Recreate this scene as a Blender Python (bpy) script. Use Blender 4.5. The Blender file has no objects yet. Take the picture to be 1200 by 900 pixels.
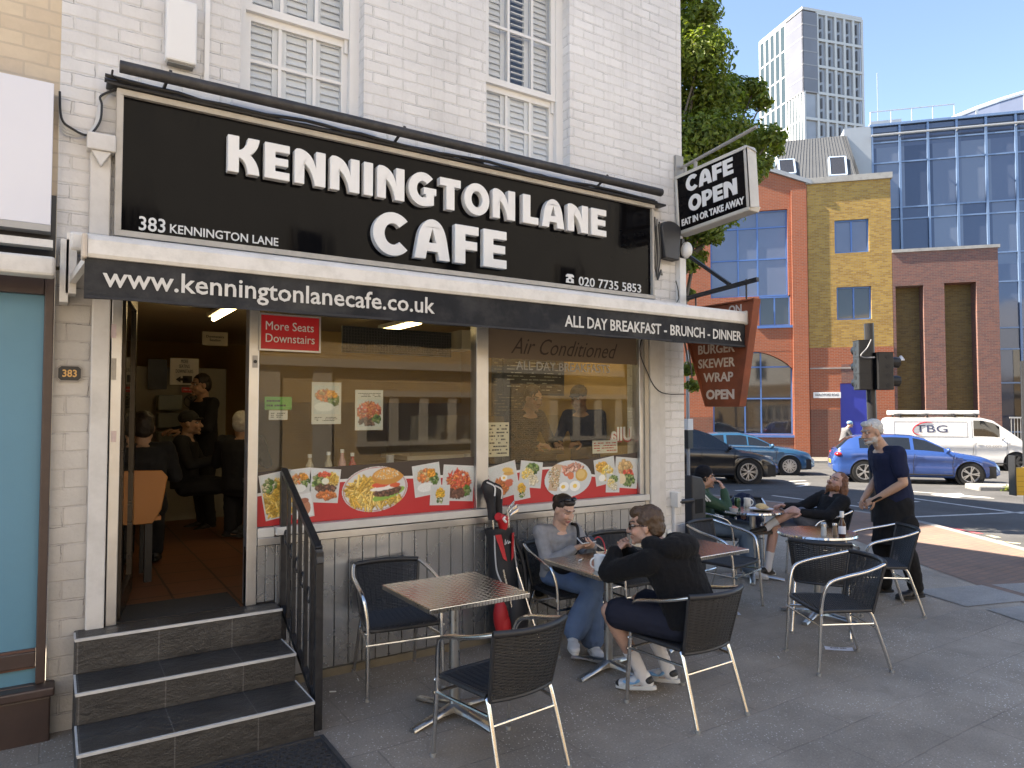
import bpy, bmesh, math, random
import numpy as np
from mathutils import Vector as V, Matrix as Mx, noise as mnoise
rad = math.radians
scene = bpy.context.scene
COL = scene.collection
# ---------------------------------------------------------------- camera
CAM_H, FPX, YAW = 1.8, 826.0, rad(33.1)
PITCH = math.atan(31 / FPX)
cd = bpy.data.cameras.new('camera'); cam = bpy.data.objects.new('camera', cd); COL.objects.link(cam)
cd.sensor_width = 36; cd.lens = 36 * FPX / 1200; cd.clip_end = 2000; cd.clip_start = .05
cam.location = (0, 0, CAM_H); cam.rotation_euler = (math.pi / 2 + PITCH, 0, -YAW)
scene.camera = cam
# ---------------------------------------------------------------- light
SUN_EL, SUN_AZ = rad(47), (-.75, .66)          # azimuth: unit-ish direction towards the sun
w = bpy.data.worlds.new('World'); scene.world = w; w.use_nodes = True
nt = w.node_tree; bg = nt.nodes['Background']
sky = nt.nodes.new('ShaderNodeTexSky'); sky.sky_type = 'NISHITA'; sky.sun_disc = False
sky.sun_elevation = SUN_EL; sky.sun_rotation = math.atan2(SUN_AZ[0], SUN_AZ[1])
sky.air_density = .65; sky.dust_density = 0; sky.ozone_density = 1
nt.links.new(sky.outputs[0], bg.inputs[0]); bg.inputs[1].default_value = .1
sd = bpy.data.lights.new('sun', 'SUN'); sd.energy = 4.6; sd.angle = rad(.5); sd.color = (1, .94, .86)
so = bpy.data.objects.new('sun', sd); COL.objects.link(so)
to_sun = V((SUN_AZ[0] * math.cos(SUN_EL), SUN_AZ[1] * math.cos(SUN_EL), math.sin(SUN_EL))).normalized()
so.rotation_euler = to_sun.to_track_quat('Z', 'Y').to_euler(); so.location = (0, 0, 30)
scene.view_settings.view_transform = 'Standard'; scene.view_settings.look = 'None'
scene.view_settings.gamma = 1; scene.view_settings.exposure = 2.3
scene.cycles.max_bounces = 7; scene.cycles.diffuse_bounces = 3; scene.cycles.glossy_bounces = 4
scene.cycles.transparent_max_bounces = 12; scene.cycles.use_denoising = True
scene.cycles.caustics_reflective = False; scene.cycles.caustics_refractive = False
# ---------------------------------------------------------------- pixel -> place
cf = V((math.sin(YAW) * math.cos(PITCH), math.cos(YAW) * math.cos(PITCH), math.sin(PITCH)))
cr = V((math.cos(YAW), -math.sin(YAW), 0)); cu = cr.cross(cf); C0 = V((0, 0, CAM_H))
def ray(x, y): return cf + cr * ((x - 600) / FPX) + cu * ((450 - y) / FPX)
WY = 4.76                                        # the cafe front lies in the plane Y = WY
def F(x, y, dy=0):
    d = ray(x, y); return C0 + d * ((WY + dy) / d.y)
def G(x, y, z=0):
    d = ray(x, y); return C0 + d * ((z - CAM_H) / d.z)
def PXp(x, y, X0):
    d = ray(x, y); return C0 + d * (X0 / d.x)
def AT(x, y, t):
    d = ray(x, y); return C0 + d * t
# ---------------------------------------------------------------- object helpers
def tag(o, label=None, cat=None, group=None, kind=None):
    if label: o['label'] = label
    if cat: o['category'] = cat
    if group: o['group'] = group
    if kind: o['kind'] = kind
    return o
def thing(name, label, cat, loc=(0, 0, 0), rz=0, group=None):
    e = bpy.data.objects.new(name, None); COL.objects.link(e); e.empty_display_size = .1
    e.location = loc; e.rotation_euler = (0, 0, rz)
    e['inv'] = 1
    return tag(e, label, cat, group)
def emat(e): return Mx.Translation(e.location) @ e.rotation_euler.to_matrix().to_4x4()
def attach(o, parent, world):
    o.parent = parent
    if world and parent.type == 'EMPTY': o.matrix_parent_inverse = emat(parent).inverted()
def dup(root, loc, rz, label=None, group=None):
    r = root.copy(); COL.objects.link(r); r.location = loc; r.rotation_euler = (0, 0, rz)
    if label: r['label'] = label
    if group: r['group'] = group
    for ch in list(root.children):
        c = ch.copy(); COL.objects.link(c); c.parent = r
        for g in list(ch.children):
            d = g.copy(); COL.objects.link(d); d.parent = c
    return r
def unit(v): return V(v).normalized()
def frame(ax):
    ax = unit(ax); t = V((0, 0, 1)) if abs(ax.z) < .9 else V((1, 0, 0))
    a = ax.cross(t).normalized(); return a, ax.cross(a).normalized(), ax
class MB:
    def __init__(s): s.v = []; s.f = []; s.col = None
    def add(s, vs, fs):
        n = len(s.v); s.v += [tuple(p) for p in vs]; s.f += [tuple(i + n for i in f) for f in fs]; return s
    def box(s, x0, y0, z0, x1, y1, z1, m=None):
        vs = [V((x, y, z)) for z in (z0, z1) for y in (y0, y1) for x in (x0, x1)]
        if m: vs = [m @ p for p in vs]
        return s.add(vs, [(0, 2, 3, 1), (4, 5, 7, 6), (0, 1, 5, 4), (2, 6, 7, 3), (0, 4, 6, 2), (1, 3, 7, 5)])
    def bar(s, p, q, wx, wz, up=(0, 0, 1)):        # rectangular bar from p to q
        p, q = V(p), V(q); ax = unit(q - p); u = V(up); a = ax.cross(u)
        if a.length < 1e-4: a = ax.cross(V((1, 0, 0)))
        a.normalize(); b = a.cross(ax).normalized(); a *= wx / 2; b *= wz / 2
        vs = [e + sa * a + sb * b for e in (p, q) for sa, sb in ((-1, -1), (1, -1), (1, 1), (-1, 1))]
        return s.add(vs, [(0, 1, 2, 3), (7, 6, 5, 4), (0, 4, 5, 1), (1, 5, 6, 2), (2, 6, 7, 3), (3, 7, 4, 0)])
    def tube(s, pts, r, n=8, caps=True, closed=False):
        pts = [V(p) for p in pts]; k = len(pts); rs = r if isinstance(r, (list, tuple)) else [r] * k
        pa = None; vs = []
        for i, p in enumerate(pts):
            if closed: d = pts[(i + 1) % k] - pts[i - 1]
            else: d = pts[min(i + 1, k - 1)] - pts[max(i - 1, 0)]
            d = unit(d)
            if pa is None: a, b, _ = frame(d)
            else:
                a = pa - d * pa.dot(d); a.normalize(); b = d.cross(a)
            pa = a
            vs += [p + (a * math.cos(2 * math.pi * j / n) + b * math.sin(2 * math.pi * j / n)) * rs[i] for j in range(n)]
        fs = []
        for i in range(k if closed else k - 1):
            i2 = (i + 1) % k
            for j in range(n): fs.append((i * n + j, i * n + (j + 1) % n, i2 * n + (j + 1) % n, i2 * n + j))
        if caps and not closed: fs += [tuple(range(n))[::-1], tuple((k - 1) * n + j for j in range(n))]
        return s.add(vs, fs)
    def cyl(s, p, q, r0, r1=None, n=16): return s.tube([p, q], [r0, r0 if r1 is None else r1], n)
    def lathe(s, prof, c=(0, 0, 0), n=24, axis=(0, 0, 1), capped=True):   # prof: (r, h)
        a, b, ax = frame(axis); c = V(c); vs = []; k = len(prof)
        for r, h in prof: vs += [c + ax * h + (a * math.cos(2 * math.pi * j / n) + b * math.sin(2 * math.pi * j / n)) * r for j in range(n)]
        fs = [(i * n + j, i * n + (j + 1) % n, (i + 1) * n + (j + 1) % n, (i + 1) * n + j) for i in range(k - 1) for j in range(n)]
        if capped: fs += [tuple(range(n))[::-1], tuple((k - 1) * n + j for j in range(n))]
        return s.add(vs, fs)
    def prism(s, pts, off):                        # planar polygon (3-D points) pushed by vector off
        pts = [V(p) for p in pts]; off = V(off); n = len(pts)
        return s.add(pts + [p + off for p in pts], [tuple(range(n))[::-1], tuple(range(n, 2 * n))] + [(i, (i + 1) % n, n + (i + 1) % n, n + i) for i in range(n)])
    def quad(s, a, b, c, d): return s.add([a, b, c, d], [(0, 1, 2, 3)])
    def ell(s, c, r, m=None, nu=16, nv=10):
        c = V(c); r = r if isinstance(r, (list, tuple)) else (r, r, r); vs = []
        for i in range(nv + 1):
            t = math.pi * i / nv
            for j in range(nu):
                p = V((r[0] * math.sin(t) * math.cos(2 * math.pi * j / nu), r[1] * math.sin(t) * math.sin(2 * math.pi * j / nu), r[2] * math.cos(t)))
                vs.append(c + (m @ p if m else p))
        return s.add(vs, [(i * nu + j, (i + 1) * nu + j, (i + 1) * nu + (j + 1) % nu, i * nu + (j + 1) % nu) for i in range(nv) for j in range(nu)])
    def grid(s, rows, closed=False):
        k = len(rows); n = len(rows[0]); vs = [p for r in rows for p in r]
        return s.add(vs, [(i * n + j, i * n + (j + 1) % n, (i + 1) * n + (j + 1) % n, (i + 1) * n + j) for i in range(k - 1) for j in range(n if closed else n - 1)])
    def mesh(s, name):
        me = bpy.data.meshes.new(name); me.from_pydata(s.v, [], s.f); me.update(); return me
    def build(s, name, mat, parent=None, world=True, smooth=False, bevel=0, fix=True, seg=2):
        me = s.mesh(name)
        if fix or bevel:
            bm = bmesh.new(); bm.from_mesh(me)
            if fix: bmesh.ops.remove_doubles(bm, verts=bm.verts, dist=1e-5); bmesh.ops.recalc_face_normals(bm, faces=bm.faces)
            if bevel: bmesh.ops.bevel(bm, geom=[e for e in bm.edges if len(e.link_faces) == 2 and e.calc_face_angle(0) > .5], offset=bevel, segments=seg, affect='EDGES', profile=.5, clamp_overlap=True)
            bm.to_mesh(me); bm.free()
        o = bpy.data.objects.new(name, me); COL.objects.link(o)
        if mat: me.materials.append(mat)
        if smooth:
            me.polygons.foreach_set('use_smooth', [True] * len(me.polygons))
            if smooth != 'all':
                try: me.set_sharp_from_angle(angle=rad(smooth if smooth is not True else 40))
                except Exception: pass
        if parent: attach(o, parent, world)
        return o
def vcol(o, cols):                                   # colours per vertex
    me = o.data; a = me.color_attributes.new('col', 'FLOAT_COLOR', 'POINT')
    c = np.ones((len(me.vertices), 4), dtype=np.float32); c[:, :3] = cols; a.data.foreach_set('color', c.ravel())
# ---------------------------------------------------------------- text and outlines
def curve_mb(mb, cu_, place):
    ob = bpy.data.objects.new('tmp', cu_); me = bpy.data.meshes.new_from_object(ob)
    vs = [v.co.copy() for v in me.vertices]; fs = [tuple(p.vertices) for p in me.polygons]
    bpy.data.objects.remove(ob); bpy.data.meshes.remove(me)
    mb.add([place(p) for p in vs], fs)
def text(mb, body, p0, ux, uz, width, height=None, depth=.003, bold=0, space=1.0, shear=0, align='L', res=3, line=1.0):
    """body set in the plane (ux, uz); its box starts at p0 and is width wide, height high"""
    c = bpy.data.curves.new('tmp', 'FONT'); c.body = body; c.size = 1; c.extrude = .5; c.offset = bold; c.space_character = space
    c.resolution_u = res; c.shear = shear; c.space_line = line
    c.align_x = {'L': 'LEFT', 'C': 'CENTER'}[align]
    ob = bpy.data.objects.new('tmp', c); me = bpy.data.meshes.new_from_object(ob)
    vs = [v.co.copy() for v in me.vertices]; fs = [tuple(p.vertices) for p in me.polygons]
    bpy.data.objects.remove(ob); bpy.data.meshes.remove(me); bpy.data.curves.remove(c)
    if not vs: return
    x0 = min(p.x for p in vs); x1 = max(p.x for p in vs); y0 = min(p.y for p in vs); y1 = max(p.y for p in vs)
    sx = width / (x1 - x0); sy = (height / (y1 - y0)) if height else sx
    ux, uz = unit(ux), unit(uz); un = ux.cross(uz); p0 = V(p0)
    mb.add([p0 + ux * ((p.x - x0) * sx) + uz * ((p.y - y0) * sy) + un * ((p.z + .5) * depth) for p in vs], fs)
def shape(mb, loops, place, depth, bev=0):
    """closed 2-D loops (holes allowed) extruded to depth; place(x, y, z) -> point"""
    c = bpy.data.curves.new('tmp', 'CURVE'); c.dimensions = '2D'; c.fill_mode = 'BOTH'; c.extrude = .5
    for lp in loops:
        sp = c.splines.new('POLY'); sp.points.add(len(lp) - 1)
        for i, (x, y) in enumerate(lp): sp.points[i].co = (x, y, 0, 1)
        sp.use_cyclic_u = True
    curve_mb(mb, c, lambda p: place(p.x, p.y, (p.z + .5) * depth)); bpy.data.curves.remove(c)
# ---------------------------------------------------------------- materials
_m = {}
def nodes_of(name):
    m = bpy.data.materials.new(name); m.use_nodes = True; t = m.node_tree
    return m, t, t.nodes['Principled BSDF']
def N(t, typ, **kw):
    n = t.nodes.new(typ)
    for k, v in kw.items():
        if k in n.inputs.keys(): n.inputs[k].default_value = v
        else: setattr(n, k, v)
    return n
def ramp(t, fac, stops):
    r = t.nodes.new('ShaderNodeValToRGB'); e = r.color_ramp.elements
    while len(e) < len(stops): e.new(.5)
    for el, (p, c) in zip(e, stops): el.position = p; el.color = (*c, 1) if len(c) == 3 else c
    t.links.new(fac, r.inputs[0]); return r.outputs[0]
def mixc(t, fac, a, b, mode='MIX'):
    n = t.nodes.new('ShaderNodeMix'); n.data_type = 'RGBA'; n.blend_type = mode
    for s, x in ((n.inputs[0], fac), (n.inputs[6], a), (n.inputs[7], b)):
        if hasattr(x, 'node'): t.links.new(x, s)
        else: s.default_value = x if not isinstance(x, tuple) else ((*x, 1) if len(x) == 3 else x)
    return n.outputs[2]
def mth(t, op, a, b=0.0, clamp=False):
    n = t.nodes.new('ShaderNodeMath'); n.operation = op; n.use_clamp = clamp
    for s, x in ((n.inputs[0], a), (n.inputs[1], b)):
        if hasattr(x, 'node'): t.links.new(x, s)
        else: s.default_value = x
    return n.outputs[0]
def objco(t): return t.nodes.new('ShaderNodeTexCoord').outputs['Object']
def noise(t, co, scale, detail=4, rough=.6):
    n = N(t, 'ShaderNodeTexNoise', Scale=scale, Detail=detail, Roughness=rough); t.links.new(co, n.inputs['Vector']); return n.outputs['Fac']
def bump(t, b, h, strength, dist=.01, prev=None):
    n = N(t, 'ShaderNodeBump', Strength=strength, Distance=dist); t.links.new(h, n.inputs['Height'])
    if prev is not None: t.links.new(prev, n.inputs['Normal'])
    t.links.new(n.outputs[0], b.inputs['Normal']); return n.outputs[0]
def mul(c, k): return tuple(min(1, x * k) for x in c)
def M(name, col, rough=.5, metal=0, var=.12, vs=6, bmp=0, bs=80, dirt=0, dcol=(.05, .045, .04), ds=3, spec=.5, coat=0, rvar=.1):
    if name in _m: return _m[name]
    m, t, b = nodes_of(name); co = objco(t)
    n1 = noise(t, co, vs); c = mixc(t, n1, mul(col, 1 - var), mul(col, 1 + var))
    if dirt:
        d = noise(t, co, ds, 8, .7); d = ramp(t, d, [(.45, (0, 0, 0)), (.75, (1, 1, 1))]); c = mixc(t, mth(t, 'MULTIPLY', d, dirt), c, dcol)
    t.links.new(c, b.inputs['Base Color'])
    b.inputs['Metallic'].default_value = metal; b.inputs['Specular IOR Level'].default_value = spec; b.inputs['Coat Weight'].default_value = coat
    n2 = noise(t, co, vs * 3); t.links.new(mth(t, 'ADD', mth(t, 'MULTIPLY', n2, rvar * 2), rough - rvar, True), b.inputs['Roughness'])
    if bmp: bump(t, b, noise(t, co, bs, 5), bmp, .004)
    _m[name] = m; return m
def EM(name, col, k):
    if name in _m: return _m[name]
    m, t, b = nodes_of(name); b.inputs['Base Color'].default_value = (*col, 1); b.inputs['Emission Color'].default_value = (*col, 1); b.inputs['Emission Strength'].default_value = k
    _m[name] = m; return m
def VC(name, rough=.5, bmp=0, bs=200, spec=.4, sss=0):
    if name in _m: return _m[name]
    m, t, b = nodes_of(name); a = t.nodes.new('ShaderNodeVertexColor'); a.layer_name = 'col'
    co = objco(t); c = mixc(t, noise(t, co, 40), a.outputs[0], a.outputs[0])
    t.links.new(c, b.inputs['Base Color']); b.inputs['Roughness'].default_value = rough; b.inputs['Specular IOR Level'].default_value = spec
    if sss: b.inputs['Subsurface Weight'].default_value = sss; b.inputs['Subsurface Radius'].default_value = (.01, .004, .002)
    if bmp: bump(t, b, noise(t, co, bs, 4), bmp, .003)
    _m[name] = m; return m
def GLASS(name, tint=(1, 1, 1), refl=1.0, rough=0.0, ior=1.5, dirt=.03):
    if name in _m: return _m[name]
    m = bpy.data.materials.new(name); m.use_nodes = True; t = m.node_tree; t.nodes.clear()
    out = t.nodes.new('ShaderNodeOutputMaterial'); tr = N(t, 'ShaderNodeBsdfTransparent'); tr.inputs[0].default_value = (*tint, 1)
    gl = N(t, 'ShaderNodeBsdfGlossy', Roughness=rough); fr = N(t, 'ShaderNodeFresnel', IOR=ior); mx = t.nodes.new('ShaderNodeMixShader')
    ge = t.nodes.new('ShaderNodeNewGeometry'); t.links.new(mth(t, 'MULTIPLY', mth(t, 'MULTIPLY', fr.outputs[0], refl, True), mth(t, 'SUBTRACT', 1.0, ge.outputs['Backfacing'])), mx.inputs[0]); t.links.new(tr.outputs[0], mx.inputs[1]); t.links.new(gl.outputs[0], mx.inputs[2])
    df = N(t, 'ShaderNodeBsdfDiffuse'); df.inputs[0].default_value = (.5, .48, .45, 1); m2 = t.nodes.new('ShaderNodeMixShader')
    d = noise(t, objco(t), 7, 6); t.links.new(mth(t, 'MULTIPLY', d, dirt), m2.inputs[0]); t.links.new(mx.outputs[0], m2.inputs[1]); t.links.new(df.outputs[0], m2.inputs[2])
    t.links.new(m2.outputs[0], out.inputs[0]); _m[name] = m; return m
def BRICK(name, c1, c2, mortar, bw=.225, bh=.075, ms=.012, bumpk=.6, var=.25, rough=.85, dirt=.15, paint=False, ax='xz', ms_soft=.1, offu=.5, crack=0, drip=0):
    if name in _m: return _m[name]
    m, t, b = nodes_of(name); co = objco(t); sp = t.nodes.new('ShaderNodeSeparateXYZ'); t.links.new(co, sp.inputs[0])
    cb = t.nodes.new('ShaderNodeCombineXYZ')
    if ax == 'xz': t.links.new(mth(t, 'ADD', sp.outputs[0], sp.outputs[1]), cb.inputs[0]); t.links.new(sp.outputs[2], cb.inputs[1])
    else: t.links.new(sp.outputs[0], cb.inputs[0]); t.links.new(sp.outputs[1], cb.inputs[1])
    # wobble
    wn = N(t, 'ShaderNodeTexNoise', Scale=9.0, Detail=3.0); t.links.new(co, wn.inputs['Vector'])
    vm = N(t, 'ShaderNodeVectorMath', operation='MULTIPLY_ADD'); t.links.new(wn.outputs['Color'], vm.inputs[0]); vm.inputs[1].default_value = (.012, .012, 0); t.links.new(cb.outputs[0], vm.inputs[2])
    br = N(t, 'ShaderNodeTexBrick', Scale=1.0); br.offset = offu; br.inputs['Brick Width'].default_value = bw; br.inputs['Row Height'].default_value = bh
    br.inputs['Mortar Size'].default_value = ms; br.inputs['Mortar Smooth'].default_value = ms_soft; br.inputs['Bias'].default_value = 0
    br.inputs['Color1'].default_value = (0, 0, 0, 1); br.inputs['Color2'].default_value = (1, 1, 1, 1); br.inputs['Mortar'].default_value = (.5, .5, .5, 1)
    t.links.new(vm.outputs[0], br.inputs['Vector'])
    n1 = noise(t, co, 14, 6, .7)
    base = mixc(t, br.outputs['Color'], c1, c2); base = mixc(t, n1, mixc(t, 1.0, base, (1 - var,) * 3, 'MULTIPLY'), base)
    c = mixc(t, br.outputs['Fac'], base, mortar)
    d = ramp(t, noise(t, co, 1.3, 8, .65), [(.42, (0, 0, 0)), (.75, (1, 1, 1))]); c = mixc(t, mth(t, 'MULTIPLY', d, dirt), c, (.06, .055, .05))
    if crack:                                       # broken hairlines where the paint has opened along the joints
        b2 = N(t, 'ShaderNodeTexBrick', Scale=1.0); b2.inputs['Brick Width'].default_value = bw; b2.inputs['Row Height'].default_value = bh; b2.inputs['Mortar Size'].default_value = .0028; b2.inputs['Mortar Smooth'].default_value = .2
        v2 = N(t, 'ShaderNodeVectorMath', operation='MULTIPLY_ADD'); w2 = N(t, 'ShaderNodeTexNoise', Scale=22.0, Detail=4.0); t.links.new(co, w2.inputs['Vector']); t.links.new(w2.outputs['Color'], v2.inputs[0]); v2.inputs[1].default_value = (.016, .016, 0); t.links.new(vm.outputs[0], v2.inputs[2]); t.links.new(v2.outputs[0], b2.inputs['Vector'])
        mk = ramp(t, noise(t, co, 3.2, 7, .75), [(.47, (0, 0, 0)), (.6, (1, 1, 1))]); c = mixc(t, mth(t, 'MULTIPLY', mth(t, 'MULTIPLY', b2.outputs['Fac'], mk), crack), c, (.12, .115, .11))
        pt = ramp(t, noise(t, co, .8, 5, .7), [(.3, (.86, .855, .85)), (.62, (1, 1, 1))]); c = mixc(t, 1.0, c, pt, 'MULTIPLY')
    if drip:
        mp = t.nodes.new('ShaderNodeMapping'); t.links.new(co, mp.inputs[0]); mp.inputs['Scale'].default_value = (11, 11, .55); dr = ramp(t, noise(t, mp.outputs[0], 1, 6, .7), [(.55, (0, 0, 0)), (.8, (1, 1, 1))]); c = mixc(t, mth(t, 'MULTIPLY', dr, drip), c, (.3, .29, .27))
    t.links.new(c, b.inputs['Base Color']); b.inputs['Roughness'].default_value = rough; b.inputs['Specular IOR Level'].default_value = .25
    inv = mth(t, 'SUBTRACT', 1.0, br.outputs['Fac'])
    h = mth(t, 'ADD', mth(t, 'MULTIPLY', inv, mth(t, 'ADD', .6, mth(t, 'MULTIPLY', noise(t, co, 5, 3), .7))), mth(t, 'MULTIPLY', noise(t, co, 45, 5), .35 if not crack else .9))
    bump(t, b, h, bumpk, .008)
    _m[name] = m; return m
def CARPAINT(name, col):
    if name in _m: return _m[name]
    m, t, b = nodes_of(name); co = objco(t); c = mixc(t, noise(t, co, 3), mul(col, .9), mul(col, 1.1)); t.links.new(c, b.inputs['Base Color'])
    b.inputs['Roughness'].default_value = .35; b.inputs['Coat Weight'].default_value = 1; b.inputs['Coat Roughness'].default_value = .04
    b.inputs['Metallic'].default_value = .15; _m[name] = m; return m
STEEL = lambda: M('brushed_aluminium', (.62, .61, .6), .28, 1, .06, 20, .05, 200)
BLACKM = lambda: M('black_metal', (.018, .018, .02), .45, 0, .3, 15, .15, 60)
WHITEP = lambda: M('white_paint', (.72, .71, .69), .5, 0, .05, 6, .1, 50, .12, (.2, .18, .15), 4)
scene.view_settings.use_white_balance = True; scene.view_settings.white_balance_temperature = 7300; scene.view_settings.white_balance_tint = 10
# ================================================================ GROUND
FH = V((math.sin(YAW), math.cos(YAW), 0))
def gz(x, y):
    s = x * FH.x + y * FH.y
    return -.015 * max(0, min(s, 36) - 7.5)
ROAD = .115
def onroad(px, py, up=0):
    z = -.2
    for _ in range(6):
        p = G(px, py, z + up); z = gz(p.x, p.y) - ROAD
    return G(px, py, z + up)
def ongnd(px, py):
    z = 0
    for _ in range(6):
        p = G(px, py, z); z = gz(p.x, p.y)
    return p
def sheet(name, poly, mat, dz, cuts=(7.5, 36), step=None):
    me = bpy.data.meshes.new(name); bm = bmesh.new()
    f = bm.faces.new([bm.verts.new((x, y, 0)) for x, y in poly])
    for c in cuts: bmesh.ops.bisect_plane(bm, geom=bm.verts[:] + bm.edges[:] + bm.faces[:], plane_co=FH * c, plane_no=FH)
    bmesh.ops.triangulate(bm, faces=bm.faces)
    for v in bm.verts: v.co.z = gz(v.co.x, v.co.y) + dz
    bmesh.ops.recalc_face_normals(bm, faces=bm.faces)
    for fc in bm.faces:
        if fc.normal.z < 0: fc.normal_flip()
    bm.to_mesh(me); bm.free(); me.materials.append(mat)
    o = bpy.data.objects.new(name, me); COL.objects.link(o); return tag(o, kind='structure')
def asphalt(name, base, speck, slab=None):
    m, t, b = nodes_of(name); co = objco(t)
    n1 = noise(t, co, 1.1, 6, .65); c = mixc(t, ramp(t, n1, [(.3, (0, 0, 0)), (.7, (1, 1, 1))]), mul(base, .72), mul(base, 1.25))
    n2 = noise(t, co, 90, 3, .8); c = mixc(t, ramp(t, n2, [(.35, (0, 0, 0)), (.65, (1, 1, 1))]), mixc(t, 1.0, c, (.72, .72, .72), 'MULTIPLY'), c)
    vo = N(t, 'ShaderNodeTexVoronoi', Scale=62.0); t.links.new(co, vo.inputs['Vector'])
    wn = t.nodes.new('ShaderNodeTexWhiteNoise'); t.links.new(vo.outputs['Color'], wn.inputs['Vector'])
    pick = mth(t, 'GREATER_THAN', wn.outputs['Value'], .55); near = mth(t, 'LESS_THAN', vo.outputs['Distance'], .24)
    patch = ramp(t, noise(t, co, 1.7, 4), [(.4, (.15, .15, .15)), (.62, (1, 1, 1))])
    c = mixc(t, mth(t, 'MULTIPLY', mth(t, 'MULTIPLY', pick, near), mth(t, 'MULTIPLY', patch, speck)), c, (.75, .7, .64))
    st = ramp(t, noise(t, co, 2.6, 8, .7), [(.55, (0, 0, 0)), (.72, (1, 1, 1))]); c = mixc(t, mth(t, 'MULTIPLY', st, .35), c, mul(base, .45))
    h = noise(t, co, 130, 4)
    if slab:
        br = N(t, 'ShaderNodeTexBrick', Scale=1.0); br.inputs['Brick Width'].default_value = slab[0]; br.inputs['Row Height'].default_value = slab[1]
        br.inputs['Mortar Size'].default_value = .006; br.inputs['Mortar Smooth'].default_value = .4
        br.inputs['Color1'].default_value = (.9, .9, .9, 1); br.inputs['Color2'].default_value = (1.06, 1.05, 1.04, 1); br.inputs['Mortar'].default_value = (.55, .55, .55, 1)
        wq = N(t, 'ShaderNodeTexNoise', Scale=1.6, Detail=4.0); t.links.new(co, wq.inputs['Vector'])
        vq = N(t, 'ShaderNodeVectorMath', operation='MULTIPLY_ADD'); t.links.new(wq.outputs['Color'], vq.inputs[0]); vq.inputs[1].default_value = (.035, .035, 0); t.links.new(co, vq.inputs[2])
        t.links.new(vq.outputs[0], br.inputs['Vector']); wear = ramp(t, noise(t, co, .9, 3), [(.42, (.15, .15, .15)), (.6, (1, 1, 1))])
        c = mixc(t, mth(t, 'MULTIPLY', wear, .55), c, mixc(t, 1.0, c, br.outputs['Color'], 'MULTIPLY'))
        h = mth(t, 'SUBTRACT', h, mth(t, 'MULTIPLY', br.outputs['Fac'], .8))
    gm = N(t, 'ShaderNodeTexVoronoi', Scale=2.3); t.links.new(co, gm.inputs['Vector']); g1 = mth(t, 'LESS_THAN', gm.outputs['Distance'], .045); g2 = t.nodes.new('ShaderNodeTexWhiteNoise'); t.links.new(gm.outputs['Color'], g2.inputs['Vector']); c = mixc(t, mth(t, 'MULTIPLY', mth(t, 'MULTIPLY', g1, mth(t, 'GREATER_THAN', g2.outputs['Value'], .45)), .6), c, (.035, .033, .032))
    t.links.new(c, b.inputs['Base Color']); b.inputs['Roughness'].default_value = .8; b.inputs['Specular IOR Level'].default_value = .35
    bump(t, b, h, .6, .006); return m
ROADM = asphalt('road_asphalt', (.088, .087, .086), .25); PAVEM = asphalt('worn_paving', (.355, .305, .25), 1.0, (.6, .4))
SLABM = asphalt('concrete_slab', (.30, .285, .265), .3)
sheet('road', [(-700, -700), (700, -700), (700, 700), (-700, 700)], ROADM, -ROAD)
KERB = [(-60, -3.4), (1.5, -3.4), (4.6, -3.1), (6.6, -1.9), (8.2, .2), (9.4, 2.0), (10.9, 4.21), (11.83, 5.49), (12.5, 6.6), (12.85, 8.3), (12.75, 10.4), (12.9, 20), (13.5, 60)]
def smooth_line(pts, n=6):
    out = []
    for i in range(len(pts) - 1):
        p0, p1, p2, p3 = [V((*pts[max(0, min(len(pts) - 1, k))], 0)) for k in (i - 1, i, i + 1, i + 2)]
        for j in range(n):
            t = j / n; out.append(.5 * ((2 * p1) + (-p0 + p2) * t + (2 * p0 - 5 * p1 + 4 * p2 - p3) * t * t + (-p0 + 3 * p1 - 3 * p2 + p3) * t ** 3))
    out.append(V((*pts[-1], 0))); return out
KL = KERB[:1] + [tuple(p.xy) for p in smooth_line(KERB[1:-1], 5)] + KERB[-1:]
def offset(line, d):
    out = []
    for i, p in enumerate(line):
        a = V(line[max(i - 1, 0)]); b = V(line[min(i + 1, len(line) - 1)]); t = (b - a).normalized(); out.append((p[0] - t.y * d, p[1] + t.x * d))
    return out
sheet('pavement', offset(KL, .15) + [(-60, 60)], PAVEM, 0)
def strip(name, lineA, lineB, mat, dz): return sheet(name, list(lineA) + list(lineB)[::-1], mat, dz, cuts=(7.5, 36))
kb = MB(); kin = offset(KL, .15)
for i in range(len(KL) - 1):
    (ax, ay), (bx_, by_), (cx, cy), (dx, dy) = KL[i], KL[i + 1], kin[i + 1], kin[i]
    top = [V((x, y, gz(x, y) + .002)) for x, y in ((ax, ay), (bx_, by_), (cx, cy), (dx, dy))]
    low = [p - V((0, 0, .16)) for p in top]
    kb.add(top + low, [(0, 1, 2, 3), (0, 4, 5, 1), (3, 2, 6, 7)])
tag(kb.build('kerb', M('granite_kerb', (.24, .235, .225), .8, 0, .25, 25, .3, 90, .3), smooth=False), kind='structure')
sub = KL[20:48]; a_, b_ = offset(sub, .16), offset(sub, 2.0)
BRP = BRICK('pink_block_paving', (.30, .19, .14), (.25, .17, .135), (.19, .14, .115), .2, .1, .012, .4, .25, .85, .35, ax='xy')
strip('brick_paving', a_, b_, BRP, .004)
for nm, poly in (('paving_slab', [(7.25, 3.78), (8.05, 3.5), (7.85, 2.95), (7.05, 3.2)]), ('paving_slab', [(8.15, 3.45), (9.0, 3.1), (8.75, 2.5), (7.95, 2.9)]), ('paving_slab', [(7.1, 3.05), (7.75, 2.85), (7.45, 2.1), (6.8, 2.35)])):
    sheet(nm, poly, SLABM, .006, cuts=())
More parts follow.
